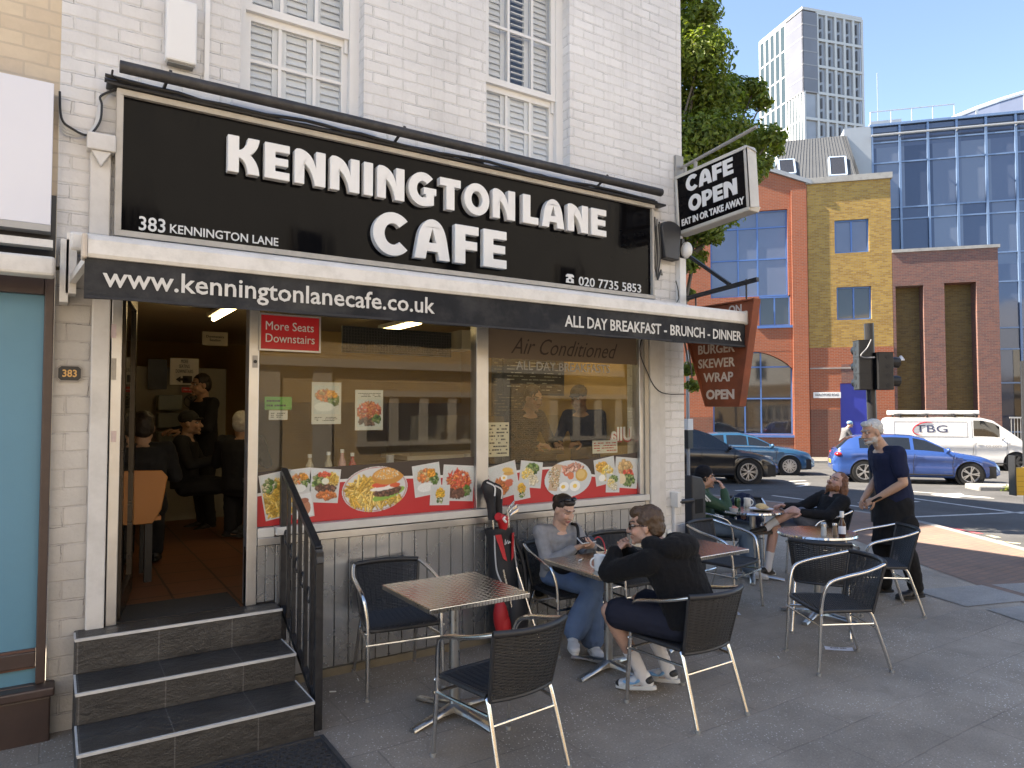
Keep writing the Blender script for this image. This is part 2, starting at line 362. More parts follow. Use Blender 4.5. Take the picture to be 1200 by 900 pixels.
# road markings (thermoplastic sheets on the asphalt)
LINE = M('road_line_paint', (.55, .54, .52), .7, 0, .2, 9, .2, 60, .55, (.09, .09, .09), 5)
REDL = M('red_line_paint', (.45, .09, .1), .7, 0, .2, 9, 0, 60, .4, (.09, .09, .09), 5); CREAM = M('cream_line_paint', (.5, .45, .3), .7, 0, .2, 9, 0, 60, .6, (.09, .09, .09), 5)
def mark(pts, mat, name='road_marking'):
    ps = [onroad(*p, .005) for p in pts]; m_ = MB(); m_.add(ps, [tuple(range(len(ps)))]); o = m_.build(name, mat)
    for f in o.data.polygons:
        if f.normal.z < 0: o.data.flip_normals(); break
    return tag(o, kind='structure')
def mline(p, q, wd, mat):
    a, b = onroad(*p, .005), onroad(*q, .005); t = (b - a); t.z = 0; n = V((-t.y, t.x, 0)).normalized() * wd / 2
    m_ = MB(); k = 12; vs = []
    for i in range(k + 1):
        c = a.lerp(b, i / k)
        for s in (-1, 1):
            e = c + n * s; e.z = gz(e.x, e.y) - ROAD + .005; vs.append(e)
    m_.add(vs, [(2 * i, 2 * i + 2, 2 * i + 3, 2 * i + 1) for i in range(k)]); o = m_.build('road_marking', mat)
    for f in o.data.polygons:
        if f.normal.z < 0: o.data.flip_normals(); break
    tag(o, kind='structure')
mline((1040, 607), (1250, 598), .12, LINE); mline((1052, 581.5), (1200, 602), .12, LINE); mline((905, 580.6), (1018, 595), .12, LINE)
mline((1050, 574.5), (1160, 583), .12, LINE); mark([(1090, 579.6), (1125, 577.8), (1133, 581.5), (1120, 583.4)], LINE); mline((1133, 582), (1165, 584), .12, LINE)
mline((1094, 617), (1142, 627), .09, REDL); mline((1104, 616.5), (1150, 625.5), .09, REDL)
for a, b in (((1150, 629), (1168, 634)), ((1158, 627), (1170, 630)), ((1166, 633), (1180, 636)), ((1176, 635), (1196, 637)), ((1181, 640), (1200, 643)), ((1188, 643), (1205, 648))): mline(a, b, .1, CREAM)
for a, b in (((925, 564), (944, 563)), ((930, 567), (949, 566)), ((935, 570), (947, 568)), ((862, 575), (880, 574))): mline(a, b, .14, LINE)
for a, b in (((1063, 582), (1068, 581)), ((1071, 588), (1076, 587.5)), ((1008, 589), (1010, 590))): mline(a, b, .12, LINE)
# ================================================================ FAR SIDE OF THE ROAD
P0 = V((29.75, 20.5, -.4)); FE = V((.669, -.743, 0)).normalized(); FN = V((-FE.y, FE.x, 0)); FRZ = math.atan2(FE.y, FE.x)
def fb(px, py, v=0):
    d = ray(px, py); t = (P0 + FN * v - C0).dot(FN) / d.dot(FN); p = C0 + d * t - P0; return p.dot(FE), p.z
def fworld(u, v, w_): return P0 + FE * u + FN * v + V((0, 0, w_))
fk = [tuple((P0 + FE * u + FN * -3.2).xy) for u in (-60, 60)]; fk2 = [tuple((P0 + FE * u + FN * 80).xy) for u in (60, -60)]
FPAV = asphalt('far_paving', (.2, .185, .16), .2)
o = sheet('far_pavement', fk + fk2, FPAV, .0)
m_ = MB(); a, b = V((*fk[0], 0)), V((*fk[1], 0)); za, zb = gz(a.x, a.y), gz(b.x, b.y); k = 30
for i in range(k):
    p, q = a.lerp(b, i / k), a.lerp(b, (i + 1) / k); p.z, q.z = gz(p.x, p.y), gz(q.x, q.y); nn = FN * -.15
    m_.add([p, q, q + nn, p + nn, p + nn - V((0, 0, .16)), q + nn - V((0, 0, .16))], [(0, 1, 2, 3), (3, 2, 5, 4)])
tag(m_.build('far_kerb', _m['granite_kerb']), kind='structure')
def wall_holes(mb, x0, x1, z0, z1, y, th, holes):
    xs = sorted({x0, x1, *[h[0] for h in holes], *[h[2] for h in holes]}); zs = sorted({z0, z1, *[h[1] for h in holes], *[h[3] for h in holes]})
    xs = [x for x in xs if x0 <= x <= x1]; zs = [z for z in zs if z0 <= z <= z1]
    ins = lambda x, z: any(h[0] < x < h[2] and h[1] < z < h[3] for h in holes)
    S = [[ins((xs[i] + xs[i + 1]) / 2, (zs[j] + zs[j + 1]) / 2) for j in range(len(zs) - 1)] for i in range(len(xs) - 1)]
    for i in range(len(xs) - 1):
        for j in range(len(zs) - 1):
            if S[i][j]: continue
            a, b, c, d = xs[i], xs[i + 1], zs[j], zs[j + 1]
            mb.quad((a, y, c), (b, y, c), (b, y, d), (a, y, d)); mb.quad((a, y + th, c), (a, y + th, d), (b, y + th, d), (b, y + th, c))
            nb = lambda ii, jj: ii < 0 or jj < 0 or ii >= len(xs) - 1 or jj >= len(zs) - 1 or S[ii][jj]
            if nb(i - 1, j): mb.quad((a, y, c), (a, y, d), (a, y + th, d), (a, y + th, c))
            if nb(i + 1, j): mb.quad((b, y, c), (b, y + th, c), (b, y + th, d), (b, y, d))
            if nb(i, j - 1): mb.quad((a, y, c), (a, y + th, c), (b, y + th, c), (b, y, c))
            if nb(i, j + 1): mb.quad((a, y, d), (b, y, d), (b, y + th, d), (a, y + th, d))
    return mb
BLUEF = M('blue_window_frame', (.075, .17, .42), .4, 0, .1, 5, .05)
BGL = M('blue_tinted_glass', (.15, .17, .225), .12, .25, .25, .35, 0, rvar=.04); DGL = M('dark_window_glass', (.03, .03, .032), .04, 0, .5, .5, 0, spec=.8, rvar=.02)
def far_window(par, u0, w0, u1, w1, v, mull=(), tran=(), fm=None, gm=None, fw=.065, name='window'):
    m_ = MB(); d = .12; fm = fm or BLUEF
    m_.box(u0, v, w0, u0 + fw, v + d, w1); m_.box(u1 - fw, v, w0, u1, v + d, w1); m_.box(u0 + fw, v, w0, u1 - fw, v + d, w0 + fw); m_.box(u0 + fw, v, w1 - fw, u1 - fw, v + d, w1)
    for k, x in enumerate(mull): m_.box(x - fw / 2, v + .004, w0 + fw, x + fw / 2, v + d - .004, w1 - fw)
    for k, z in enumerate(tran): m_.box(u0 + fw, v + .008, z - fw / 2, u1 - fw, v + d - .008, z + fw / 2)
    f = m_.build(name, fm, par, world=False, fix=False)
    g = MB(); g.box(u0 + .03, v + .05, w0 + .03, u1 - .03, v + .08, w1 - .03); g.build('pane', gm or BGL, f, world=False); return f
def CWG():
    m, t, b = nodes_of('curtain_wall_glass'); co = objco(t); sp = t.nodes.new('ShaderNodeSeparateXYZ'); t.links.new(co, sp.inputs[0]); cb = t.nodes.new('ShaderNodeCombineXYZ')
    t.links.new(mth(t, 'FLOOR', mth(t, 'DIVIDE', mth(t, 'SUBTRACT', sp.outputs[0], 4.13), 1.27)), cb.inputs[0]); t.links.new(mth(t, 'FLOOR', mth(t, 'DIVIDE', sp.outputs[2], 3.1)), cb.inputs[1])
    wn = t.nodes.new('ShaderNodeTexWhiteNoise'); t.links.new(cb.outputs[0], wn.inputs['Vector'])
    t.links.new(ramp(t, wn.outputs['Value'], [(.0, (.06, .078, .12)), (.55, (.095, .118, .175)), (1, (.17, .195, .245))]), b.inputs['Base Color']); b.inputs['Roughness'].default_value = .08; b.inputs['Metallic'].default_value = .3
    bump(t, b, noise(t, co, .5, 2), .25, .05); return m
RED = BRICK('red_brick', (.42, .12, .055), (.34, .10, .05), (.3, .2, .15), ms=.008, bumpk=.3, dirt=.12)
REDD = BRICK('dull_red_brick', (.25, .09, .06), (.2, .08, .055), (.2, .15, .12), ms=.008, bumpk=.3, dirt=.2)
YEL = BRICK('yellow_stock_brick', (.52, .32, .075), (.34, .19, .045), (.3, .24, .15), ms=.008, bumpk=.3, dirt=.12)
BRN = BRICK('brown_stock_brick', (.20, .135, .05), (.14, .09, .035), (.15, .12, .07), ms=.008, bumpk=.3, dirt=.2)
PUR = BRICK('purple_brick', (.27, .12, .09), (.17, .09, .08), (.2, .15, .13), ms=.008, bumpk=.3, dirt=.15)
CONC = M('concrete_coping', (.36, .34, .31), .85, 0, .2, 5, .3, 40, .4)
# ---- red gabled building
rb = thing('red_brick_building', 'bright red brick building with gable, blue window frames and an arched ground floor window', 'building', P0, FRZ)
uL, uR = fb(760, 300)[0], fb(946.5, 300)[0]; wE = fb(946, 215)[1]
ux0, wz1 = fb(832, 251); ux1, wz0 = fb(924, 346)
c0, cz0 = fb(890, 382); c1, cz1 = fb(926, 345)
ax0, az0 = fb(836, 509); ax1, _ = fb(930, 509); azs = fb(930, 432)[1]; azt = fb(883, 412)[1]
m_ = MB(); wall_holes(m_, uL, uR, 0, wE, 0, .4, [(ux0, wz0, ux1, wz1), (c0, cz0, c1, wz0), (ax0, az0, ax1, azt)])
gp_u, gp_w = (uL + uR) / 2, wE + (uR - uL) / 2 * .42
m_.prism([(uL, 0, wE), (uR, 0, wE), (gp_u, 0, gp_w)], (0, .4, 0))
m_.box(uL, .4, 0, uL + .4, 13, wE); m_.box(uR - .4, .4, 0, uR, 13, wE)
wl = m_.build('wall', RED, rb, world=False)
m_ = MB(); nseg = 14                                               # arch spandrel under the square hole top
arc = [(ax0 + (ax1 - ax0) * i / nseg, azs + (azt - azs) * math.sin(math.pi * i / nseg) ** .8) for i in range(nseg + 1)]
for i in range(nseg):
    (xa, za), (xb, zb) = arc[i], arc[i + 1]; m_.prism([(xa, .004, za), (xb, .004, zb), (xb, .004, azt), (xa, .004, azt)], (0, .39, 0))
m_.build('arch_spandrel', RED, rb, world=False)
m_ = MB()
for sgn, ue in ((1, uR + .2), (-1, uL - .2)):
    m_.prism([(gp_u, -.15, gp_w + .02), (ue, -.15, wE - .08), (ue, -.15, wE + .12), (gp_u, -.15, gp_w + .24)], (0, 13, 0))
m_.build('roof', M('grey_roof_metal', (.3, .31, .32), .6, .2, .1, 2, .1), rb, world=False)
far_window(rb, ux0, wz0, ux1, wz1, .15, [fb(865, 300)[0], fb(888, 300)[0]], [fb(880, 304)[1], fb(880, 267)[1]])
far_window(rb, c0, cz0, c1, wz0 - .02, .13, [(c0 + c1) / 2], gm=DGL)
far_window(rb, ax0, az0, ax1, azt, .16, [fb(873, 450)[0], fb(892, 450)[0]], [fb(892, 430)[1], fb(892, 467)[1]], gm=DGL)
m_ = MB(); m_.box(ax0 - .1, -.06, az0 - .12, ax1 + .1, .15, az0 - .002); m_.box(c0 - .1, -.06, cz0 - .12, c1 + .1, .12, cz0 - .002); m_.build('sill', BLUEF, rb, world=False)
m_ = MB(); pu0, pu1 = fb(930.5, 480)[0], fb(950, 480)[0]; m_.box(pu0, -.12, 0, pu1 - .06, -.003, wE - .3); m_.build('pilaster', RED, rb, world=False)
m_ = MB(); b1 = fb(900, 489)[1]; m_.box(uL, -.02, 0, ax0 - .02, -.003, b1); m_.box(ax0 - .02, -.02, 0, pu0 - .004, -.003, az0 - .13); m_.build('plinth_band', REDD, rb, world=False)
# ---- yellow building
yb = thing('yellow_brick_building', 'yellow stock brick building with two blue windows over a blue door', 'building', P0, FRZ)
yu0, yu1 = uR + .01, fb(1045, 300)[0]; yt = fb(990, 213)[1]; yb0 = fb(990, 407)[1]
w1a = fb(978.5, 297); w1b = fb(1018, 256); w2a = fb(981, 375); w2b = fb(1021, 335); dr0 = fb(986, 540); dr1 = fb(1020, 449)
m_ = MB(); wall_holes(m_, yu0, yu1, yb0, yt, 0, .4, [(w1a[0], w1a[1], w1b[0], w1b[1]), (w2a[0], w2a[1], w2b[0], w2b[1])]); m_.box(yu1 - .4, .4, yb0, yu1, 12, yt)
m_.build('wall', YEL, yb, world=False)
m_ = MB(); wall_holes(m_, yu0, yu1, 0, yb0 - .002, -.02, .42, [(dr0[0], 0.02, dr1[0], dr1[1])]); m_.box(yu1 - .4, .4, 0, yu1, 12, yb0 - .002); m_.build('ground_floor_wall', RED, yb, world=False)
m_ = MB(); q0 = fb(986, 449); q1 = fb(1046, 426); m_.box(q0[0], -.03, q0[1] + .01, q1[0], -.022, q1[1]); m_.build('door_head_panel', PUR, yb, world=False)
m_ = MB(); m_.box(yu0, -.026, 0, dr0[0] - .01, -.0215, fb(960, 480)[1]); m_.build('lower_wall_patch', REDD, yb, world=False)
m_ = MB(); m_.box(yu0, -.05, yb0 - 1.0, yu1, -.024, yb0 - .94); m_.box(yu0 - .05, -.1, yt, yu1 + .08, .5, yt + .28); m_.build('coping', CONC, yb, world=False)
far_window(yb, *w1a, *w1b, .12, [(w1a[0] + w1b[0]) / 2]); far_window(yb, *w2a, *w2b, .12, [(w2a[0] + w2b[0]) / 2], gm=DGL)
m_ = MB(); m_.box(dr0[0], .05, .02, dr1[0], .12, dr1[1]); m_.build('door', M('royal_blue_paint', (.02, .035, .32), .45, 0, .1, 2), yb, world=False)
# mansard roof of the yellow building
mu0, mu1 = fb(905, 210)[0], yu1; mt = fb(990, 159, 3)[1]
rt0, rt1 = fb(918, 162, 3)[0], fb(992, 159, 3)[0]
m_ = MB(); A = [V((mu0, .5, yt + .1)), V((fb(1013, 210)[0], .5, yt + .1)), V((rt1, 3, mt)), V((rt0, 3, mt))]
m_.prism(A, (0, .3, -.05))
m_.prism([A[1] + V((.002, 0, 0)), V((A[1].x, 12, yt + .1)), V((rt1, 12, mt)), A[2] + V((.002, 0, 0))], (-.2, 0, 0)); m_.quad(A[3], A[2], (rt1, 12, mt), (rt0, 12, mt))
mr = m_.build('mansard_roof', M('standing_seam_zinc', (.095, .1, .105), .6, .2, .12, 1.5, .1, 30, .25), yb, world=False)
m_ = MB(); nrm = (A[3] - A[0]).cross(A[1] - A[0]).normalized(); nrm = -nrm if nrm.y > 0 else nrm
for i in range(1, 24):
    a, b = A[0].lerp(A[1], i / 24), A[3].lerp(A[2], i / 24); m_.bar(a + nrm * .012, b + nrm * .012, .02, .024)
m_.build('roof_seam', _m['standing_seam_zinc'], mr, world=False)
def on_roof(px, py):
    d = ray(px, py); L = lambda p: V(((p).dot(FE), (p).dot(FN), p.z)); o_ = L(C0 - P0); dd = L(d); t = (A[0] - o_).dot(nrm) / dd.dot(nrm); return o_ + dd * t
for (xa, ya, xb, yb_) in ((971, 186, 992, 208), (912, 189, 932, 206)):
    q = [on_roof(xa + 1.5, yb_), on_roof(xb, yb_ - 1), on_roof(xb - 2, ya), on_roof(xa, ya + 1)]
    m_ = MB(); 
    for i in range(4): m_.bar(q[i] + nrm * .06, q[(i + 1) % 4] + nrm * .06, .08, .16, nrm)
    sk = m_.build('skylight', M('skylight_frame', (.3, .38, .5), .4), yb, world=False); m_ = MB(); m_.prism([p + nrm * .06 for p in q], nrm * .05); m_.build('pane', DGL, sk, world=False)
# ---- purple brick building with deep recesses
pb = thing('purple_brick_building', 'purple brick block with two tall recessed panels of brown brick', 'building', P0, FRZ)
pu0, pu1 = yu1 + .01, fb(1172, 400)[0]; pt = fb(1110, 293)[1]
r1a, r1b = fb(1047, 486), fb(1082, 334); r2a, r2b = fb(1110, 486), fb(1144, 330)
m_ = MB(); wall_holes(m_, pu0, pu1, 0, pt, 0, .75, [(pu0 + .12, .6, r1b[0], r1b[1]), (r2a[0], .6, r2b[0], r2b[1])]); m_.box(pu1 - .3, .75, 0, pu1, 2.9, pt); m_.build('wall', PUR, pb, world=False)
m_ = MB(); m_.box(pu0 + .05, .7, .3, r2b[0] + .3, .95, r1b[1] + .3); m_.build('recess_wall', BRN, pb, world=False)
m_ = MB(); m_.box(pu0, -.06, pt, pu1 + .08, .9, pt + .14); m_.build('coping', CONC, pb, world=False)
# ---- glass office
gb = thing('glass_office_building', 'blue glass curtain wall office with flat roof behind the brick blocks', 'building', P0, FRZ)
GV = 3.0
gu0 = fb(1022, 170, GV)[0]; gu1 = gu0 + 16; gt = fb(1022, 149, GV)[1]
cols = [gu0 + i * 1.27 for i in range(0, 13)]; rows = [fb(1022, y, GV)[1] for y in (505, 450, 412, 388, 336, 303, 258.5, 245, 192, 168)]
m_ = MB(); m_.box(gu0 + .02, GV + .08, 0, gu1, GV + 10, gt - .05); m_.build('glazing', CWG(), gb, world=False)
m_ = MB()
for c in cols: m_.box(c - .05, GV - .02, 0, c + .05, GV + .1, gt)
m_.build('mullion', M('blue_grey_mullion', (.16, .24, .38), .45, .2), gb, world=False)
m_ = MB()
for z in rows: m_.box(gu0, GV + .02, z - .035, gu1, GV + .095, z + .035)
m_.box(gu0 - .1, GV - .06, gt, gu1, GV + 10, gt + .12); m_.build('transom', _m['blue_grey_mullion'], gb, world=False)
m_ = MB(); m_.box(gu0, GV + .05, rows[-1] + .3, gu1, GV + .078, gt - .3); m_.box(gu0 + 6, GV + .05, 0, gu1, GV + .078, rows[2]); m_.build('dark_spandrel', DGL, gb, world=False)
m_ = MB(); m_.box(gu0 - 1.3, GV - .02, yt - 1, gu0 - .02, GV + 8, gt + .05); m_.build('end_wall', M('grey_cladding', (.33, .35, .37), .5, .2, .08, 2), gb, world=False)
m_ = MB(); zr = fb(1022, 162, GV)[1]; m_.cyl((gu0 - .1, GV - .35, zr), (gu1, GV - .35, zr), .06, n=8)
for c in cols[1::2]: m_.bar((c, GV - .35, zr), (c, GV + .05, zr), .05, .05)
m_.build('facade_rail', M('galvanised_steel', (.45, .46, .47), .45, .7, .1, 8), gb, world=False)
m_ = MB(); rz0 = gt + .1; ra, rc = fb(1020, 140, GV + 2)[0], fb(1118, 125, GV + 2)[0]
for h in (.75, 1.45): m_.cyl((ra, GV + 2, rz0 + h), (rc, GV + 2, rz0 + h), .03, n=6)
for i in range(5): x = ra + (rc - ra) * i / 4; m_.cyl((x, GV + 2, rz0), (x, GV + 2, rz0 + 1.45), .03, n=6)
m_.cyl((ra + .6, GV + 3, rz0), (ra + .6, GV + 3, rz0 + 4), .025, n=5); m_.build('roof_railing', _m['galvanised_steel'], gb, world=False)
m_ = MB(); m_.box(ra + .1, GV + 2.4, rz0, ra + 1.6, GV + 4, rz0 + 1.1); m_.build('plant_box', _m['grey_cladding'], gb, world=False)
m_ = MB()                                                          # curved upper storey
cx, cy, R = fb(1192, 100, GV + 12)[0] + 3.5, GV + 14, 9.5; zt = fb(1180, 103, GV + 5)[1]
ring = [(cx + R * math.cos(a), cy + R * math.sin(a)) for a in [math.pi * (.98 + .9 * i / 22) for i in range(23)]]
m_.grid([[V((x, y, z)) for x, y in ring] for z in (gt, zt)]); m_.add([V((x, y, zt)) for x, y in ring], [tuple(range(len(ring)))])
dr_ = m_.build('curved_storey', BGL, gb, world=False)
m_ = MB()
for i, (x, y) in enumerate(ring[::2]): m_.box(x - .06, y - .06, gt, x + .06, y + .06, zt + .1)
m_.tube([V((x, y, zt + .1)) for x, y in ring], .12, 6); m_.tube([V((x, y, gt + (zt - gt) * .5)) for x, y in ring], .06, 6); m_.build('storey_frame', _m['galvanised_steel'], dr_, world=False)
# street name plate
s = thing('street_name_sign', 'white street name plate reading HARLEYFORD ROAD on the red brick', 'street sign', fworld(0, 0, 0), FRZ)
s0, s1_ = fb(953, 466.5), fb(985, 459.5); m_ = MB(); m_.box(s0[0], -.07, s0[1], s1_[0], -.03, s1_[1]); m_.build('plate', M('white_enamel', (.75, .75, .74), .3), s, world=False)
m_ = MB(); text(m_, 'HARLEYFORD ROAD', (s0[0] + .08, -.0705, s0[1] + .09), (1, 0, 0), (0, 0, 1), s1_[0] - s0[0] - .16, s1_[1] - s0[1] - .16, .003, .01); m_.build('lettering', BLACKM(), s, world=False)
# security camera on the brown recess, railings by the glass office
rl = thing('metal_railing', 'grey vertical bar railing in front of the glass office, behind the van', 'railing', fworld(fb(1180, 490, 0)[0], 0, 0), FRZ)
m_ = MB(); L0 = 0.1; m_.box(L0, -.03, 1.85, L0 + 5, .03, 1.92); m_.box(L0, -.03, .2, L0 + 5, .03, .26)
m_.build('rail', _m['galvanised_steel'], rl, world=False); m_ = MB()
for i in range(42): m_.box(L0 + .05 + i * .12, -.012, .26, L0 + .075 + i * .12, .012, 1.85)
m_.build('bars', _m['galvanised_steel'], rl, world=False)
sc = thing('security_light', 'small white security lamp on the purple brick block', 'lamp', fworld(*(lambda q: (q[0], .7, q[1]))(fb(1053, 422, .7))), FRZ)
m_ = MB(); m_.bar((0, 0, .1), (0, -.35, .05), .05, .05); m_.build('bracket', BLACKM(), sc, world=False); m_ = MB(); m_.lathe([(.04, .18), (.16, .0), (.15, -.05), (.0, -.06)], (0, -.4, 0), 14); m_.build('lamp_shade', WHITEP(), sc, world=False)
# ---- residential tower
TP = AT(948, 481, 200); TP.z = -2; e1 = V((.955, -.296, 0)).normalized(); e2 = V((-e1.y, e1.x, 0)); TRZ = math.atan2(e1.y, e1.x)
tw = thing('residential_tower', 'tall white gridded residential tower far behind the rooftops', 'tower', TP, TRZ)
def tb(px, py):       # on the right face (local y = 0)
    d = ray(px, py); t = (TP - C0).dot(e2) / d.dot(e2); p = C0 + d * t - TP; return p.dot(e1), p.z
def tl(px, py):       # on the left face (local x = 0)
    d = ray(px, py); t = (TP - C0).dot(e1) / d.dot(e1); p = C0 + d * t - TP; return p.dot(e2), p.z
TW, TH = tb(1009, 30)[0], tb(948, 12)[1]; TL = tl(891, 62)[0]; TM = tl(921, 36)[0]
TWH = M('white_precast', (.47, .47, .475), .6, 0, .05, .05); TGL = M('tower_glass', (.30, .31, .335), .15, .1, .35, .09, 0, rvar=.05); TGR = M('tower_balcony_glass', (.17, .172, .195), .15, 0, .25, .08, 0)
TGN = M('tower_green_glass', (.045, .065, .07), .15, 0, .2, .1, 0)
m_ = MB(); m_.box(.3, .3, 0, TW - .3, TL - .3, TH - .5); m_.build('glass_face', TGL, tw, world=False)
m_ = MB(); m_.box(-.2, .3, 0, .25, TL - .3, TH - .6); m_.build('left_glazing', TGN, tw, world=False)
wB = tl(925, 118)[1]; m_ = MB(); m_.box(-.35, -.25, wB, -.06, TM, TH - .6); m_.box(-.35, -.25, wB, TW * .23, .25, TH - .6); m_.build('balcony_glazing', TGR, tw, world=False)
m_ = MB(); wx = [TW * (.235 + .155 * i) for i in range(6)]
for i, x in enumerate(wx): m_.box(x - .36, -.2, 0, x + .36, .35, TH)
step = TH / 15.2; zs = [TH - .45 - i * step for i in range(15)]
for z in zs: m_.box(0 if z < wB else TW * .23, -.26, z - .38, TW + .1, .3, z + .38)
for z in zs: m_.box(-.24, (TM if z > wB else 0), z - .22, .3, TL, z + .22)
ly = [TM + (TL - TM) * i / 5 for i in range(6)]
for y in ly: m_.box(-.26, y - .35, 0, .36, y + .35, TH)
for i in range(6): y = TM * i / 6; m_.box(-.26, y - .35, 0, .36, y + .35, wB)
m_.box(-.4, -.3, TH - .2, TW + .1, TL + .1, TH + .6); m_.build('grid_frame', TWH, tw, world=False)
m_ = MB(); z = wB
while z < TH - 1: m_.box(-.39, -.35, z - .16, -.04, TM, z + .16); m_.box(-.39, -.3, z - .16, TW * .235, .2, z + .16); z += step / 2
m_.build('balcony_slab', M('grey_balcony_edge', (.25, .25, .27), .6), tw, world=False)
m_ = MB()
for i in range(5):
    for j in range(28): x = wx[i] + TW * .155 / 2; m_.box(x - .5, -.14, TH - .9 - j * step / 2 - step * .5, x - .1, .31, TH - .9 - j * step / 2 - step * .12)
m_.build('window_reveal', M('dark_reveal', (.10, .10, .11), .5), tw, world=False)
# ================================================================ OPPOSITE SIDE OF THE LANE (seen mirrored in the cafe glass)
ob = thing('opposite_brick_building', 'brown brick terrace with stone surrounds across the lane, mirrored in the windows', 'building', (0, -12, -.1))
OB = BRICK('opposite_stock_brick', (.44, .25, .065), (.18, .10, .03), (.45, .36, .24), ms=.014, bumpk=.2, dirt=.2)
STN = M('pale_stone', (.3, .26, .2), .8, 0, .15, 4, .2)
m_ = MB(); m_.box(-22, -8, 0, 34, 0, 4.7); m_.build('wall', OB, ob, world=False); m_ = MB(); m_.box(-22, -8, 4.702, 34, -.02, 11); m_.build('bounce_wall', M('bounce_render', (.72, .68, .6), .8, 0, .06, 2), ob, world=False)  # pale upper wall added to bounce sunlight onto the cafe front
m_ = MB(); m_.box(-22, 0.003, 3.25, 34, .22, 3.5)
for x in (-14, -6, 1.0, 5.4, 7.0, 13.6, 20, 27): m_.box(x - .3, .003, 0, x + .3, .1, 3.245)
for xa in (8.4, -3.6, 16):
    m_.box(xa - .3, .003, .75, xa + 4.4, .16, .9); m_.box(xa - .3, .003, 2.35, xa + 4.4, .16, 2.55)
    for k in range(5): m_.box(xa - .25 + k * 1.08, .003, .902, xa + .05 + k * 1.08, .12, 2.348)
m_.build('stonework', STN, ob, world=False)
for xa in (8.4, -3.6, 16):
    for k in range(4):
        m_ = MB(); m_.box(xa + .06 + k * 1.08, .006, .91, xa + .82 + k * 1.08, .04, 2.34); m_.build('window', DGL, ob, world=False)
for xa in (-9, -4, 1, 6, 11, 16, 21):
    m_ = MB(); m_.box(xa, -.015, 5.4, xa + 1.1, .04, 7.4); wn_ = m_.build('window', DGL, ob, world=False)
    m_ = MB(); m_.box(xa - .1, -.015, 5.3, xa, .1, 7.5); m_.box(xa + 1.1, -.015, 5.3, xa + 1.2, .1, 7.5); m_.build('surround', STN, wn_, world=False)
# ================================================================ TREE
def leaf_cloud(mb, cols, c, r, n, size, rnd, flat=.75):
    for _ in range(n):
        d = V((rnd.gauss(0, 1), rnd.gauss(0, 1), rnd.gauss(0, 1))).normalized(); k = rnd.random() ** .8 * 1.3
        p = V(c) + V((d.x * r, d.y * r, d.z * r * flat)) * k * (1 + .25 * mnoise.noise(V(c) * 3 + d * 2.2))
        nrm = (d + V((rnd.uniform(-.8, .8), rnd.uniform(-.8, .8), rnd.uniform(-.1, 1.1)))).normalized(); a, b, _ = frame(nrm)
        t = rnd.uniform(0, 6.28); a, b = a * math.cos(t) + b * math.sin(t), b * math.cos(t) - a * math.sin(t); s_ = size * rnd.uniform(.6, 1.3)
        mb.add([p - a * s_, p - a * s_ * .1 + b * s_ * .5 + nrm * s_ * .15, p + a * s_ * .95 - nrm * s_ * .2, p - a * s_ * .1 - b * s_ * .5 + nrm * s_ * .15], [(0, 1, 2), (0, 2, 3)])
        g = rnd.uniform(.7, 1.35); y = rnd.uniform(0, 1) ** 2
        col = (.115 * g + .09 * y, .155 * g + .08 * y, .028 * g); cols += [col] * 4
def LEAFM():
    m, t, b = nodes_of('tree_leaf'); a = t.nodes.new('ShaderNodeVertexColor'); a.layer_name = 'col'; t.links.new(a.outputs[0], b.inputs['Base Color'])
    b.inputs['Roughness'].default_value = .55; tr = t.nodes.new('ShaderNodeBsdfTranslucent'); c2 = mixc(t, 1.0, a.outputs[0], (1.6, 1.7, .7), 'MULTIPLY'); t.links.new(c2, tr.inputs[0])
    mx = N(t, 'ShaderNodeMixShader'); mx.inputs[0].default_value = .4; t.links.new(b.outputs[0], mx.inputs[1]); t.links.new(tr.outputs[0], mx.inputs[2]); t.links.new(mx.outputs[0], t.nodes['Material Output'].inputs[0]); return m
LEAF = LEAFM(); BARK = M('tree_bark', (.12, .1, .08), .9, 0, .3, 10, .6, 30)
rt = random.Random(5); TT = 14.0
tbase = ongnd(786, 600); tbase = AT(786, 520, TT); tbase.z = gz(tbase.x, tbase.y)
tr_ = thing('street_tree', 'leafy green street tree rising beside the white cafe corner', 'tree', tbase)
CL = [(812, 30, 26), (827, 12, 15), (820, 68, 30), (836, 48, 17), (846, 104, 20), (828, 115, 32), (866, 112, 22), (884, 104, 13), (893, 120, 10), (814, 160, 30), (848, 158, 32), (880, 165, 24), (903, 162, 15), (910, 176, 9), (874, 200, 20), (892, 192, 13),
      (838, 212, 32), (812, 212, 28), (848, 250, 20), (822, 268, 22), (808, 308, 13), (818, 300, 10), (808, 432, 9), (812, 452, 8), (806, 345, 8), (835, 278, 10), (812, -20, 28), (800, -60, 30), (775, -50, 38), (780, 50, 40), (765, 130, 46), (772, 210, 42), (740, 60, 45), (735, 150, 40), (780, -95, 30), (750, -10, 40)]
lm = MB(); lc = []; wood = MB(); fork = tbase + V((0, 0, 4.2))
wood.tube([tbase - V((0, 0, .1)), tbase + V((.03, 0, 1.5)), tbase + V((-.02, .04, 3)), fork], [.17, .14, .125, .11], 10)
for i, (x, y, r) in enumerate(CL):
    c = AT(x, y, TT + rt.uniform(-.9, .9)); rm = r * TT / FPX
    leaf_cloud(lm, lc, c, rm, int(80 + r * r * 2.7), .06, rt)
    mid = fork.lerp(c, .5) + V((rt.uniform(-.2, .2), rt.uniform(-.2, .2), .25)); st = fork if y < 300 else tbase + V((0, 0, 2.5))
    wood.tube([st, mid, c], [.06, .035, .012], 5)
lo = lm.build('crown', LEAF, tr_, fix=False); vcol(lo, np.array(lc)); wood.build('trunk', BARK, tr_, smooth=True, fix=False)
